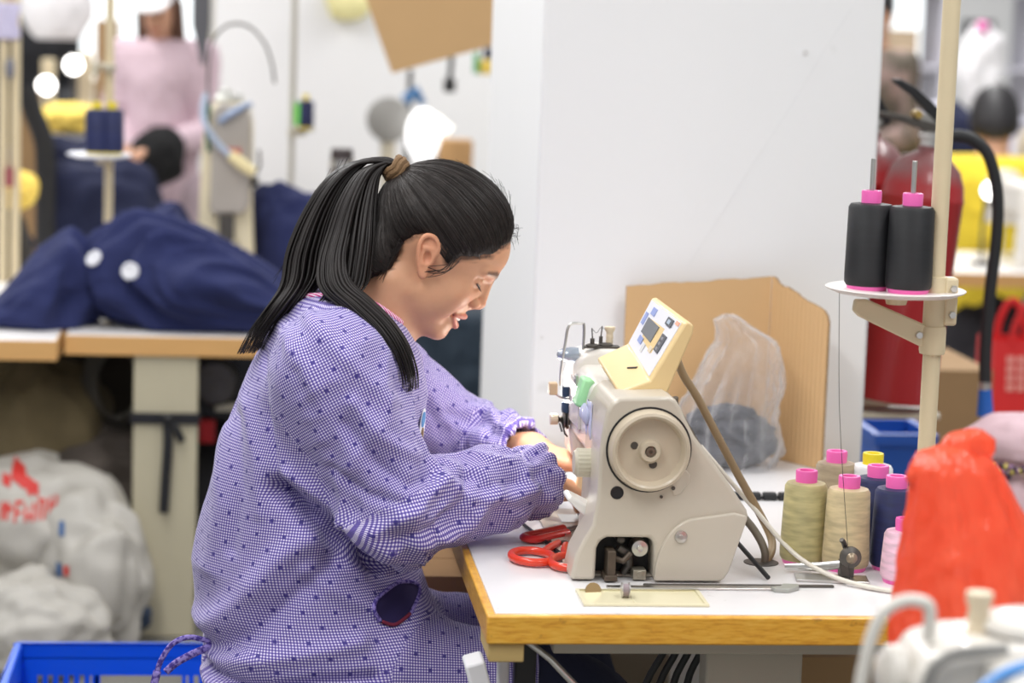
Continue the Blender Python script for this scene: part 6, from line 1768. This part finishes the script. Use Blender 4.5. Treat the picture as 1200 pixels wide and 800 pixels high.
for sx_ in (-1, 1):
    crp('corner_post', MB().box((sx_*cw_-.012,-cd_-.010,0),(sx_*cw_+.012,-cd_+.010,ch_-.03)), bevel=.006)
# ================================================================== the far room
structure('wall_partition', MB().box((-0.138, 9.6, 0), (2.2, 9.72, 3.4)), M['white_paint'], bevel=.004)
structure('wall_back', MB().box((-6, 15.6, 0), (9, 15.8, 3.6)), M['white_paint'])
structure('wall_left', MB().box((-6.1, -1.5, 0), (-6, 15.6, 3.6)), M['white_paint'])
structure('wall_right', MB().box((9, -1.5, 0), (9.1, 15.6, 3.6)), M['white_paint'])

# ---- people of the workshop, each one continuous body under clothes
def figure(label, loc, rz, top_c, leg_c, hair_c, seated=False, scale=1.0, bow=.25, arms=None, long_hair=False, name='person', skin_c=(206, 160, 132)):
    sh = .0
    S = lambda *p: np.array(p, np.float32)
    dz = -.40 if seated else 0.0
    hip = S(0, .02, .86 + dz); chest = S(0, .0, 1.20 + dz); neckb = S(0, .0, 1.35 + dz)
    hc = S(0, -.02 - .10*bow, 1.50 + dz - .03*bow)
    A = arms or dict(re=(-.22, -.02, 1.06), rh=(-.07, -.24, 1.00), le=(.22, -.02, 1.06), lh=(.06, -.25, 1.02))
    re, rh, le, lh = [S(*A[k]) + S(0, 0, dz) for k in ('re', 'rh', 'le', 'lh')]
    shR, shL = S(-.165, .0, 1.31 + dz), S(.165, .0, 1.31 + dz)
    if seated: kn = [S(-.10, -.42, .48), S(.10, -.42, .48)]; an = [S(-.10, -.40, .08), S(.10, -.40, .08)]
    else: kn = [S(-.09, -.02, .47), S(.09, -.02, .47)]; an = [S(-.09, .02, .07), S(.09, .02, .07)]
    hp_ = [S(-.09, .02, .84 + dz), S(.09, .02, .84 + dz)]
    fd = np.array([0, -math.cos(bow), -math.sin(bow)]); ud = np.array([0, -math.sin(bow), math.cos(bow)])
    def hq(p): q = p - hc; return np.stack([q[:, 0], q @ fd.astype(np.float32), q @ ud.astype(np.float32)], 1)
    def head(p):
        q = hq(p); d = ell(q, (0, -.012, .03), (.073, .092, .092))
        d = smin(d, ell(q, (0, .025, -.035), (.058, .064, .076)), .03)
        a = q.copy(); a[:, 0] = np.abs(a[:, 0])
        d = smin(d, cap(a, (0, .088, .015), (0, .104, -.018), .008, .011), .012)
        d = smax(d, -ell(a, (.03, .098, .012), (.017, .012, .011)), .012)
        d = smin(d, ell(a, (.03, .082, .010), (.012, .011, .010)), .005)
        d = smin(d, cap(a, (0, .087, -.052), (.02, .08, -.05), .0055, .003), .006)
        d = smin(d, ell(a, (.076, -.012, .0), (.008, .018, .030)), .006)
        return d
    hands = []
    for w, e, sg in ((rh, re, 1), (lh, le, -1)):
        f = (w - e)/np.linalg.norm(w - e)
        hands.append((hand_caps(w, f, (0, 0, 1) if abs(f[2]) < .8 else (0, -1, 0), (sg, 0, 0), [(.3, .4, .3)]*4, [.08, .02, -.04, -.1], THUMB), e))
    def body(p):
        d = head(p)
        d = smin(d, cap(p, hc - ud*.05 - fd*.02, neckb, .048, .055), .03)
        t = smin(cap(p, chest, hip, .105, .11), cap(p, shR, shL, .055), .08)
        d = smin(d, t, .05)
        for a, b in ((shR, re), (shL, le)): d = smin(d, cap(p, a, b, .045, .036), .03)
        for H, e in hands: d = smin(d, sd_hand(p, H, e, .035), .015)
        for a, b, c in zip(hp_, kn, an):
            d = smin(d, cap(p, a, b, .082, .055), .04); d = smin(d, cap(p, b, c, .055, .038), .03)
            d = smin(d, cap(p, c + S(0, .03, -.035), c + S(0, -.14, -.045), .034, .028), .02)
        return d
    g = lambda lo, hi, h: axis_coords([(lo, hi, h)])
    yl = -.66 if seated else -.52
    V, Q = surface_nets(body, g(-.34, .34, .0085), g(yl, .22, .0085), g(-.02, 1.66 + dz, .0085), newton=1)
    col = np.tile(np.array(srgb(*skin_c)[:3]), (len(V), 1))
    q = hq(V); a = q.copy(); a[:, 0] = np.abs(a[:, 0])
    m = cap(a, (0, .09, -.052), (.02, .083, -.05), .007, .004) < 0; col[m] = srgb(176, 90, 84)[:3]
    m = np.minimum(cap(a, (.018, .095, .032), (.044, .082, .034), .005), cap(a, (.02, .096, .012), (.042, .088, .010), .003)) < 0; col[m] = srgb(40, 30, 28)[:3]
    p = np_mesh(name, V, Q, bpy.data.materials['skin'], color=col); p.location = loc; p.rotation_euler = (0, 0, rz); p.scale = (scale,)*3
    tag(p, label, 'person')
    def top(x):
        d = smin(cap(x, chest + S(0, 0, .04), hip + S(0, 0, -.02), .145, .15), cap(x, shR, shL, .075), .1)
        ex = lambda e, w, k: e + (w - e)*k
        for a_, b_, w_ in ((shR, re, rh), (shL, le, lh)):
            d = smin(d, cap(x, a_, b_, .068, .055), .04); d = smin(d, cap(x, b_, ex(b_, w_, .92), .056, .042), .03)
        d = d + .006*vnoise(x*14) + .004*vnoise(x*30)
        return smax(d, x[:, 2] - (neckb[2] + .03), .02)
    V, Q = surface_nets(top, g(-.36, .36, .012), g(-.42, .24, .012), g(.62 + dz, 1.46 + dz, .012), newton=0); np_mesh('jacket', V, Q, top_c, p)
    def legs(x):
        d = None
        for a_, b_, c_ in zip(hp_, kn, an):
            c = smin(cap(x, a_, b_, .105, .082), cap(x, b_, c_ + S(0, 0, .02), .080, .065), .03); d = c if d is None else smin(d, c, .02)
        return d + .005*vnoise(x*16)
    V, Q = surface_nets(legs, g(-.26, .26, .014), g(yl, .24, .014), g(.02, .98 + dz, .014), newton=0); np_mesh('trousers', V, Q, leg_c, p)
    def hair(x):
        q = hq(x); d = ell(q, (0, -.016, .036), (.084, .103, .100))
        cut = q[:, 1]*.85 - q[:, 2]*.75 - .012
        d = smax(d, cut, .012)
        if long_hair == 'bob': d = smin(d, smax(ell(q, (0, -.028, -.012), (.086, .088, .092)), cut, .012), .02)
        elif long_hair:
            for s_ in (-1, 1): d = smin(d, cap(q, (s_*.072, .0, .0), (s_*.085, .03, -.17), .03, .022), .02)
            d = smin(d, cap(q, (0, -.08, .0), (0, -.085, -.16), .055, .04), .03)
        return d
    if long_hair == 'bob': pass
    V, Q = surface_nets(hair, g(-.16, .16, .008), g(-.30, .16, .008), g(1.18 + dz, 1.68 + dz, .008), newton=0); np_mesh('hair', V, Q, hair_c, p)
    return p, hc, fd, ud
def cloth_mat(name, c, second=None): return material(name, srgb(*c), .9, vary=.1, vscale=9, second=srgb(*second) if second else None)
hair_b = material('hair_brown', (.10, .045, .026, 1), .5, vary=.2, vscale=40); hair_k = material('hair_black', (.018, .016, .018, 1), .5, vary=.2, vscale=40)
pk, hc, fd, ud = figure('standing person in a pink jacket and white cap holding a black garment', (-0.298, 8.7, 0), math.radians(-14), cloth_mat('jacket_pink', (204, 180, 190)), cloth_mat('trousers_mauve', (176, 158, 166)), hair_b, bow=.42, long_hair=True, scale=1.02)
pk.scale = (.84, 1.0, 1.03)
cp = MB()
cp.sphere((0, 0, 0), (.090, .108, .085), 24, 12)
cp.v = [v for v in cp.v]
for i, v in enumerate(cp.v):
    if v[2] < 0: cp.v[i] = (v[0], v[1], v[2]*.12)
Rb = Matrix.Rotation(.42, 3, 'X')
cpm = material('cap_white', srgb(236, 234, 236), .8, vary=.03)
cp.v = [tuple(Rb @ Vector(v) + Vector(hc) + Vector((0, -.012, .052))) for v in cp.v]
hat = cp.build('cap', cpm, pk, smooth=60)
bm_ = MB().prism([(-.078, -.06), (-.07, -.13), (-.03, -.165), (.03, -.165), (.07, -.13), (.078, -.06)], -.004, .004, 'Z')
bm_.v = [tuple(Rb @ Vector(v) + Vector(hc) + Vector((0, -.015, .048))) for v in bm_.v]
bm_.build('brim', cpm, hat, smooth=40)
heap('held_garment', 'black garment held up in the hands of the person in pink', (-0.301, 8.42, 1.024), (.085, .06, .10), 61, material('cloth_black', srgb(18, 18, 20), .9, vary=.2), -5, .14)
figure('person in black clothes partly out of frame at the upper left', (-0.942, 10.2, 0), math.radians(30), cloth_mat('jacket_black', (24, 25, 30)), cloth_mat('trousers_black', (30, 30, 34)), hair_k, bow=.3, scale=1.08)
pc_, *_ = figure('person in a camouflage jacket half hidden by the right edge of the pillar', (2.417, 9.2, 0), math.radians(-35), cloth_mat('jacket_camo', (92, 84, 74), (150, 126, 120)), cloth_mat('trousers_grey', (70, 70, 76)), hair_k, bow=.15, scale=1.06)
pc_.scale = (.70, .9, 1.06)
ys, *_ = figure('seated person in a yellow jacket seen from behind, black hair', (2.804, 8.9, 0), math.radians(165), cloth_mat('jacket_yellow', (238, 208, 58)), cloth_mat('trousers_blue', (40, 66, 130)), hair_k, seated=True, bow=.45, scale=1.10, long_hair='bob')
ch = thing('stool', 'blue seated stool under the person in yellow', 'stool', (2.804, 8.93, 0))
MB().box((-.18,-.16,.33),(.18,.18,.36)).build('seat', material('stool_blue', srgb(40, 70, 150), .5, vary=.05), ch, bevel=.01)
for x in (-.15,.12):
    for y in (-.13,.14): MB().box((x,y,0),(x+.03,y+.03,.33)).build('leg', material('stool_steel', srgb(150, 130, 136), .4, .3, vary=.1), ch)
# ---- generic small machines on far tables
def far_machine(label, loc, rz, mt=None, s=1.0):
    t = thing('sewing_machine', label, 'sewing machine', loc, rz)
    mt = mt or white_m
    MB().box((-.09,-.24,.0005),(.09,.24,.012)).build('bed', mt, t)
    MB().prism([(-.06,.012),(-.05,.25),(-.03,.28),(.04,.28),(.06,.25),(.085,.012)], -.24, -.12, 'Y').build('column', mt, t, bevel=.01)
    MB().prism([(-.045,.18),(-.045,.27),(-.03,.285),(.035,.285),(.05,.27),(.05,.18)], -.13, .16, 'Y').build('arm', mt, t, bevel=.01)
    MB().prism([(-.05,.12),(-.05,.28),(-.03,.31),(.03,.31),(.05,.28),(.05,.12)], .155, .25, 'Y').build('needle_head', mt, t, bevel=.01)
    MB().lathe([(.0,-.275),(.05,-.275),(.055,-.265),(.055,-.245),(.0,-.241)], (0,0,.2), 'Y', 24).build('handwheel', wheel_m, t)
    MB().cyl((0,.2,.02),(0,.2,.125), .006, seg=8).build('needle_bar', M['steel'], t)
    MB().lathe([(.0,0),(.014,0),(.014,.02),(.0,.02)], (-.07,.2,.2), 'X', 12).build('tension_knob', M['dark_steel'], t)
    return t
lampg = emission('lamp_disc', (1, .98, .95, 1), 7)
def desk_lamp(label, loc, lean=.0, r=.035):
    t = thing('work_lamp', label, 'lamp', loc)
    MB().lathe([(.0,0),(.04,0),(.045,.012),(.0,.014)], (0,.05,.0006), 'Z', 16).build('base', M['dark_steel'], t)
    MB().tube(spline([(0,.05,.012),(lean,.06,.12),(lean,.03,.24),(0,.012,.262)], 5), .007, 8).build('neck', M['dark_steel'], t)
    MB().lathe([(.0,.02),(.02,.018),(r,-.002),(r+.003,-.004),(r,.004),(.0,.012)], (0,0,.26), 'Y', 20).build('shade', M['dark_steel'], t)
    MB().lathe([(.0,-.006),(r*.92,-.006),(r*.92,-.003),(.0,-.003)], (0,0,.26), 'Y', 20).build('bulb', lampg, t)
    return t
# far-left clutter
t1 = work_table('sewing_table', 'long white table at the far left carrying lamps and machines', -3.2, -.24, 9.05, 10.05)
leg_panel(t1, (-1.5, 9.1, 0), (-1.35, 9.2, .70)); leg_panel(t1, (-3.0, 9.1, 0), (-2.85, 9.2, .70))
t2 = work_table('sewing_table', 'far table heaped with yellow cloth, left of the person in pink', -2.35, -1.10, 7.4, 8.3)
leg_panel(t2, (-1.5, 7.5, 0), (-1.35, 7.6, .70)); leg_panel(t2, (-2.2, 7.5, 0), (-2.05, 7.6, .70))
yel = material('cloth_yellow', srgb(246, 214, 104), .9, vary=.08)
heap('yellow_cloth', 'bright yellow cloth heaped on a crate behind the navy spools', (-0.568, 8.0, 1.159), (.105, .12, .055), 71, yel, 1.110, .12, cat='cloth')
carton('crate', 'grey white crate under the yellow cloth', (-0.666, 7.9, .7505), (-0.469, 8.12, 1.110), material('crate_pale', srgb(196, 196, 200), .6, vary=.05), flap=2, cat='crate')
heap('navy_pile', 'big heap of dark navy cloth on the far left table', (-0.549, 7.75, .82), (.30, .2, .25), 75, navy_d, .7505, .18, 2.4, cat='cloth', folds_=.08)
heap('navy_pile', 'dark navy cloth bundle with a pale button behind the big navy heap', (-0.702, 8.05, .88), (.085, .12, .22), 77, navy, .7505, .18, 2.4, cat='cloth', folds_=.08)
pale = lump((0,0,0), (.02,.015,.02), 3, .05); o = pale.build('white_tag', cpm); o.location = (-0.617, 7.52, 1.082); tag(o, 'small white tag on the dark navy heap', 'tag')
heap('yellow_bag', 'small yellow and orange bag at the left edge', (-0.644, 7.0, 1.005), (.055, .05, .055), 81, yel, -5, .15, cat='bag')
heap('dark_bag', 'dark brown bag standing at the left edge of the white table', (-0.692, 7.0, .80), (.085, .08, .155), 83, material('bag_dark', srgb(44, 40, 36), .8, vary=.2), .7505, .12, cat='bag')
carton('cardboard_box', 'brown cardboard box behind the twin poles at the left', (-0.721, 7.55, .7505), (-0.643, 7.72, 1.253), flap=2)
b_ = thing('black_strap', 'black strap bag hanging by the brown box at the left', 'bag', (-0.636, 7.45, .7505))
MB().tube(spline([(-.03,0,1.280-.75),(-.01,0,1.208-.75),(.02,0,1.132-.75),(.03,0,1.042-.75),(.03,0,.0)], 6), .030, 12, flat=.5).build('strap', M['black'], b_)
# twin cream poles at the very left
pt_ = thing('pole_pair', 'pair of cream posts at the left edge with a pale lavender cloth', 'post', (-0.665, 6.9, .7505))
for dx in (-.013, .020): MB().cyl((dx,0,0),(dx,0,1.2), .0135, seg=14).build('post', ivory, pt_)
MB().grid(lambda u, v: (-.035+.065*u+.004*math.sin(9*v), -.022-.006*math.sin(7*u), 1.430-.75+.10*v), 10, 10).build('lavender_cloth', material('cloth_lavender', srgb(206, 200, 226), .9, vary=.05), pt_, solid=.004)
MB().sphere((.006,-.02,1.350-.75), (.014,.012,.03), 12, 8).build('clip', material('clip_grey', srgb(120, 120, 130), .5, vary=.1), pt_)
MB().box((-.004,-.03,1.021-.75),(.016,-.014,1.074-.75)).build('tag_red', material('tag_dull_red', srgb(150, 70, 80), .7, vary=.1), pt_)
for k, (px_x, px_z, Yl) in enumerate(((-0.642, 1.307, 9.1), (-0.741, 1.229, 9.1))):
    l = desk_lamp(('lit work lamp, the right and higher of two at the far left', 'lit work lamp, the left and lower of two at the far left')[k], (px_x, Yl+.02, .751 if True else 0))
    l.scale = (1, 1, 1)
    dz_ = px_z - .751 - .26
    for c in l.children:
        if c.name.startswith(('shade', 'bulb')): c.location.z += dz_
        if c.name.startswith('neck'): c.scale.z = (px_z - .751)/.26
far_machine('dark far machine beside the two lit work lamps', (-0.668, 9.3, .7505), 0, material('machine_dark', srgb(66, 66, 72), .4, .2, vary=.2))
far_machine('pale far machine left of the person in pink', (-0.486, 9.55, .7505), 0, material('machine_pale', srgb(190, 186, 180), .4, vary=.1))
for k, (px_x, w, zt_) in enumerate(((-0.604, .055, 1.35), (-0.756, .05, 1.32))):
    t = thing('post', ('cream post right of the lit lamps', 'cream post left of the lit lamps')[k], 'post', (px_x, 9.2 + .2*k, .7503))
    MB().box((-w/2,-.02,0),(w/2,.02,zt_-.75)).build('shaft', ivory, t, bevel=.004); MB().box((-w*.9,-.03,-.0),(w*.9,.03,.01)).build('foot', ivory, t)
wbx = thing('white_carton', 'big white padded sack hanging near the person in black', 'sack', (-0.744, 9.6, 1.391))
lump((0,0,.14), (.14,.10,.16), 4, .10, zmin=0).build('sack', cpm, wbx, smooth=180)
MB().tube([(0,0,.29),(0,0,1.6)], .004, 6).build('cord', M['black'], wbx)
carton('cardboard_box', 'brown box on the far table left of the navy spools', (-0.592, 9.6, .7505), (-0.509, 9.75, 1.464), flap=2)
rd = thing('red_cap_bottle', 'small red topped bottle beside the person in pink', 'bottle', (-0.424, 9.9, .7505))
MB().cyl((0,0,0),(0,0,1.329-.75), .028, seg=14).build('bottle', material('bottle_pale', srgb(210,206,204), .4, vary=.05), rd)
MB().cyl((0,0,1.329-.75),(0,0,1.394-.75), .022, seg=14).build('cap', material('cap_red', srgb(206, 40, 44), .5, vary=.05), rd)
# hanging things in front of the partition
dk_ = thing('hanging_strip', 'dark grey plastic strip hanging down at the edge of the white partition', 'strip', (-0.142, 7.6, 1.359))
MB().prism([(-.002,0),(.008,.0),(.022,.12),(.022,1.2),(-.045,1.2),(-.033,.12)], -.006, .006, 'Y').build('strip', material('strip_dark', srgb(92, 92, 98), .6, vary=.1), dk_, bevel=.001)
hc_ = thing('hanging_cardboard', 'tilted sheet of brown cardboard hanging beside the pillar', 'cardboard', (0.498, 6.9, 1.369))
x_ = lambda px: (px - 500)*6.9/2833
MB().prism([(x_(462),0),(x_(428),.215),(x_(405),.40),(x_(640),.46),(x_(612),.125),(x_(575),.085)], -.008, .008, 'Y').build('sheet', M['cardboard'], hc_, smooth=0)
MB().tube([(x_(470),0,.40),(x_(470),0,1.5)], .003, 6).tube([(x_(600),0,.42),(x_(600),0,1.5)], .003, 6).build('cord', M['black'], hc_)
yb_ = heap('yellow_bag', 'pale yellow plastic bag pinned on the white partition', (0.381, 9.55, 1.580), (.085, .03, .08), 91, material('bag_pale_yellow', srgb(240, 232, 170), .6, vary=.06), -5, .12, cat='bag')
# between the partition and the pillar: a lit white hood, a fan, cloth and a plug
ft = work_table('sewing_table', 'far white table between the ponytail and the pillar', 0.378, 1.019, 7.9, 8.8)
leg_panel(ft, (0.465, 7.95, 0), (0.523, 8.05, .70)); leg_panel(ft, (0.902, 7.95, 0), (0.961, 8.05, .70))
fan = thing('round_fan', 'small beige round-headed fan on a post', 'fan', (0.469, 8.1, .7505)); zf_ = 1.184-.75
MB().lathe([(.0,0),(.05,0),(.055,.015),(.018,.02),(.02,.06),(.026,zf_-.06),(.0,zf_-.06)], (0,0,0), 'Z', 20).build('post', M['beige_metal'], fan)
MB().lathe([(.030,-.03),(.066,-.034),(.072,-.01),(.072,.02),(.05,.03),(.0,.03),(.0,.0),(.028,.0)], (0,0,zf_), 'Y', 28).build('head', material('fan_beige', srgb(206, 198, 186), .45, vary=.05), fan)
MB().lathe([(.066,-.036),(.075,-.030),(.075,.005),(.068,.01)], (0,0,zf_), 'Y', 28).build('guard_ring', material('ring_grey', srgb(150, 148, 144), .45, vary=.1), fan)
hd = thing('work_lamp', 'bright white hooded lamp shining behind the pillar edge', 'lamp', (0.579, 8.0, .7505)); zh = 1.141-.75
MB().lathe([(.0,0),(.05,0),(.05,.014),(.012,.018),(.012,zh-.1),(.0,zh-.1)], (0,.06,0), 'Z', 18).build('stand', M['beige_metal'], hd)
MB().sphere((0,0,zh), (.058,.045,.088), 24, 14).build('hood', emission('hood_glow', (1, 1, 1, 1), 1.35), hd)
MB().tube([(.028,-.02,zh+.055),(.085,-.03,zh+.012)], [.022,.020], 14).build('spout', emission('spout_glow', (1, .97, .88, 1), 1.0), hd)
bp = thing('blue_clamp', 'blue clamp on a dark upright behind the pillar edge', 'clamp', (0.551, 8.3, .7505))
MB().cyl((-.012,0,0),(.0,0,1.346-.75), .009, seg=10).build('upright', M['black'], bp)
MB().tube([(-.02,-.015,1.241-.75),(.022,-.02,1.271-.75),(.045,-.02,1.231-.75)], [.022,.024,.012], 10).build('clamp', material('clamp_blue', srgb(60, 110, 160), .5, vary=.1), bp)
pg = thing('hanging_plug', 'black plug hanging on its cord beside the pillar', 'plug', (0.678, 8.2, 1.278))
MB().box((-.02,-.014,0),(.02,.014,.045)).build('plug', M['black'], pg, bevel=.005); MB().tube([(0,0,.045),(.004,0,.10),(.0,0,1.2)], .009, 8).build('cord', M['black'], pg)
gy = thing('hanging_cloth', 'green and yellow cloth strip hanging beside the pillar', 'cloth', (0.791, 8.4, 1.339))
MB().grid(lambda u, v: (-.015+.02*u, .006*math.sin(6*u+3*v), .07*v), 8, 8).build('green_part', material('cloth_green', srgb(90, 176, 110), .9, vary=.05), gy, solid=.003)
MB().grid(lambda u, v: (.006+.07*u, .006*math.sin(6*u+3*v), -.002+.05*v), 8, 8).build('yellow_part', yel, gy, solid=.003)
MB().grid(lambda u, v: (.02+.06*u, .006*math.sin(6*u+3*v), .050+.04*v), 8, 8).build('navy_part', navy_d, gy, solid=.003)
MB().tube([(.0,0,.07),(.0,0,1.3)], .003, 6).build('cord', M['black'], gy)
carton('wooden_box', 'low brown wooden box on the far table by the pillar', (0.641, 8.05, .7505), (0.750, 8.2, 1.116), material('box_wood', srgb(196, 154, 104), .6, vary=.08), flap=2)
heap('pale_cloth', 'heap of blue grey cloth on the far table by the pillar', (0.619, 8.25, .80), (.12, .1, .17), 93, material('cloth_pale_blue', srgb(176, 178, 206), .9, vary=.15), .7505, .14, cat='cloth')
# right background
rt = work_table('sewing_table', 'white table with brown edge behind the fire extinguishers, below the person in yellow', 2.293, 2.994, 7.75, 8.5)
leg_panel(rt, (2.281, 7.85, 0), (2.320, 7.9, .70)); leg_panel(rt, (2.836, 7.85, 0), (2.882, 7.9, .70))
far_machine('white far machine at the right edge in front of the person in yellow', (2.663, 8.1, .7505), 0)
desk_lamp('lit work lamp beside the black extinguisher hose', (2.502, 7.95, .7508), .0, .032)
pc = thing('pink_stool', 'dull pink framed stool under the far white table', 'stool', (2.354, 7.6, 0)); pkm = material('pink_frame', srgb(186, 150, 158), .5, vary=.08)
MB().box((-.13,-.13,.42),(.13,.13,.45)).build('seat', pkm, pc, bevel=.006)
for x in (-.12,.09):
    for y in (-.12,.09): MB().box((x,y,0),(x+.03,y+.03,.42)).build('leg', pkm, pc)
heap('cloth_sack', 'dark sack under the far white table', (2.618, 8.2, .28), (.26, .2, .32), 95, material('sack_dark3', srgb(52, 50, 56), .9, vary=.25), .001, .14, cat='sack')
heap('navy_pile', 'dark navy cloth beside the person in yellow', (2.861, 9.6, .98), (.16, .15, .26), 97, navy_d, .7505, .14, cat='cloth')
rt2 = work_table('sewing_table', 'far right white table behind the person in yellow', 2.711, 3.699, 9.45, 11.0)
leg_panel(rt2, (2.786, 9.6, 0), (2.862, 9.7, .70)); leg_panel(rt2, (3.546, 9.6, 0), (3.622, 9.7, .70))
heap('white_cloth', 'white cloth draped over a far machine at the upper right', (3.167, 10.3, 1.400), (.10, .09, .17), 101, cpm, -5, .16, cat='cloth')
far_machine('grey far machine under the white cloth at the upper right', (3.246, 10.5, .7505), .5, material('machine_lilac', srgb(200, 198, 212), .45, vary=.06)).scale = (1.6, 1.2, 1.5)
o = lump((0,0,0), (.028,.02,.022), 2, .08).build('pink_ball', CORE['pink'], smooth=180); o.location = (3.138, 10.22, 1.562); tag(o, 'bright pink yarn ball on top of the white cloth', 'ball')
sv = thing('shelf_unit', 'pale grey shelf unit against the back wall at the upper right', 'shelf', (3.845, 12.6, 0))
shm = material('shelf_lilac', srgb(206, 204, 214), .5, vary=.05)
for z in (.5, .95, 1.35, 1.75): MB().box((-.75,-.2,z-.02),(.75,.2,z)).build('board', shm, sv)
for x in (-.75,-.25,.25,.73): MB().box((x,-.2,0),(x+.03,.2,1.85)).build('upright', shm, sv)
for k, (dx, z, w, h, c) in enumerate(((-.5,.95,.14,.22,(60,62,70)),(-.1,.95,.16,.16,(150,140,130)),(.39,.95,.2,.25,(206,168,130)),(-.45,1.35,.2,.18,(190,168,140)),(.0,1.35,.12,.24,(70,72,80)),(.45,1.35,.14,.2,(60,66,84)))):
    carton('storage_box', 'box on the upper right shelf unit, %s of the %s shelf' % (('left', 'middle', 'right')[k % 3], ('middle', 'upper')[k//3]), (sv.location.x+dx-w/2, 12.5, z+.0005), (sv.location.x+dx+w/2, 12.68, z+h), material('box_tone', srgb(*c), .7, vary=.1), flap=2)
# bright window far at the right, and one behind the left posts
for k, (x0, x1) in enumerate(((4.159, 4.420), (-1.443, -0.279))):
    fr = MB(); z0, z1 = 1.05, 2.6
    fr.box((x0-.05,15.54,z0-.05),(x0,15.6,z1+.05)).box((x1,15.54,z0-.05),(x1+.05,15.6,z1+.05)).box((x0,15.54,z0-.05),(x1,15.6,z0)).box((x0,15.54,z1),(x1,15.6,z1+.05))
    if k: fr.box(((x0+x1)/2-.02,15.55,z0),((x0+x1)/2+.02,15.6,z1))
    wf = structure('window_%d' % (k+1), fr, M['beige_metal'])
    pn = MB().box((x0+.001,15.57,z0+.001),(x1-.001,15.585,z1-.001)).build('pane', emission('daylight_pane', (.93, .98, 1, 1), 1.25), wf)
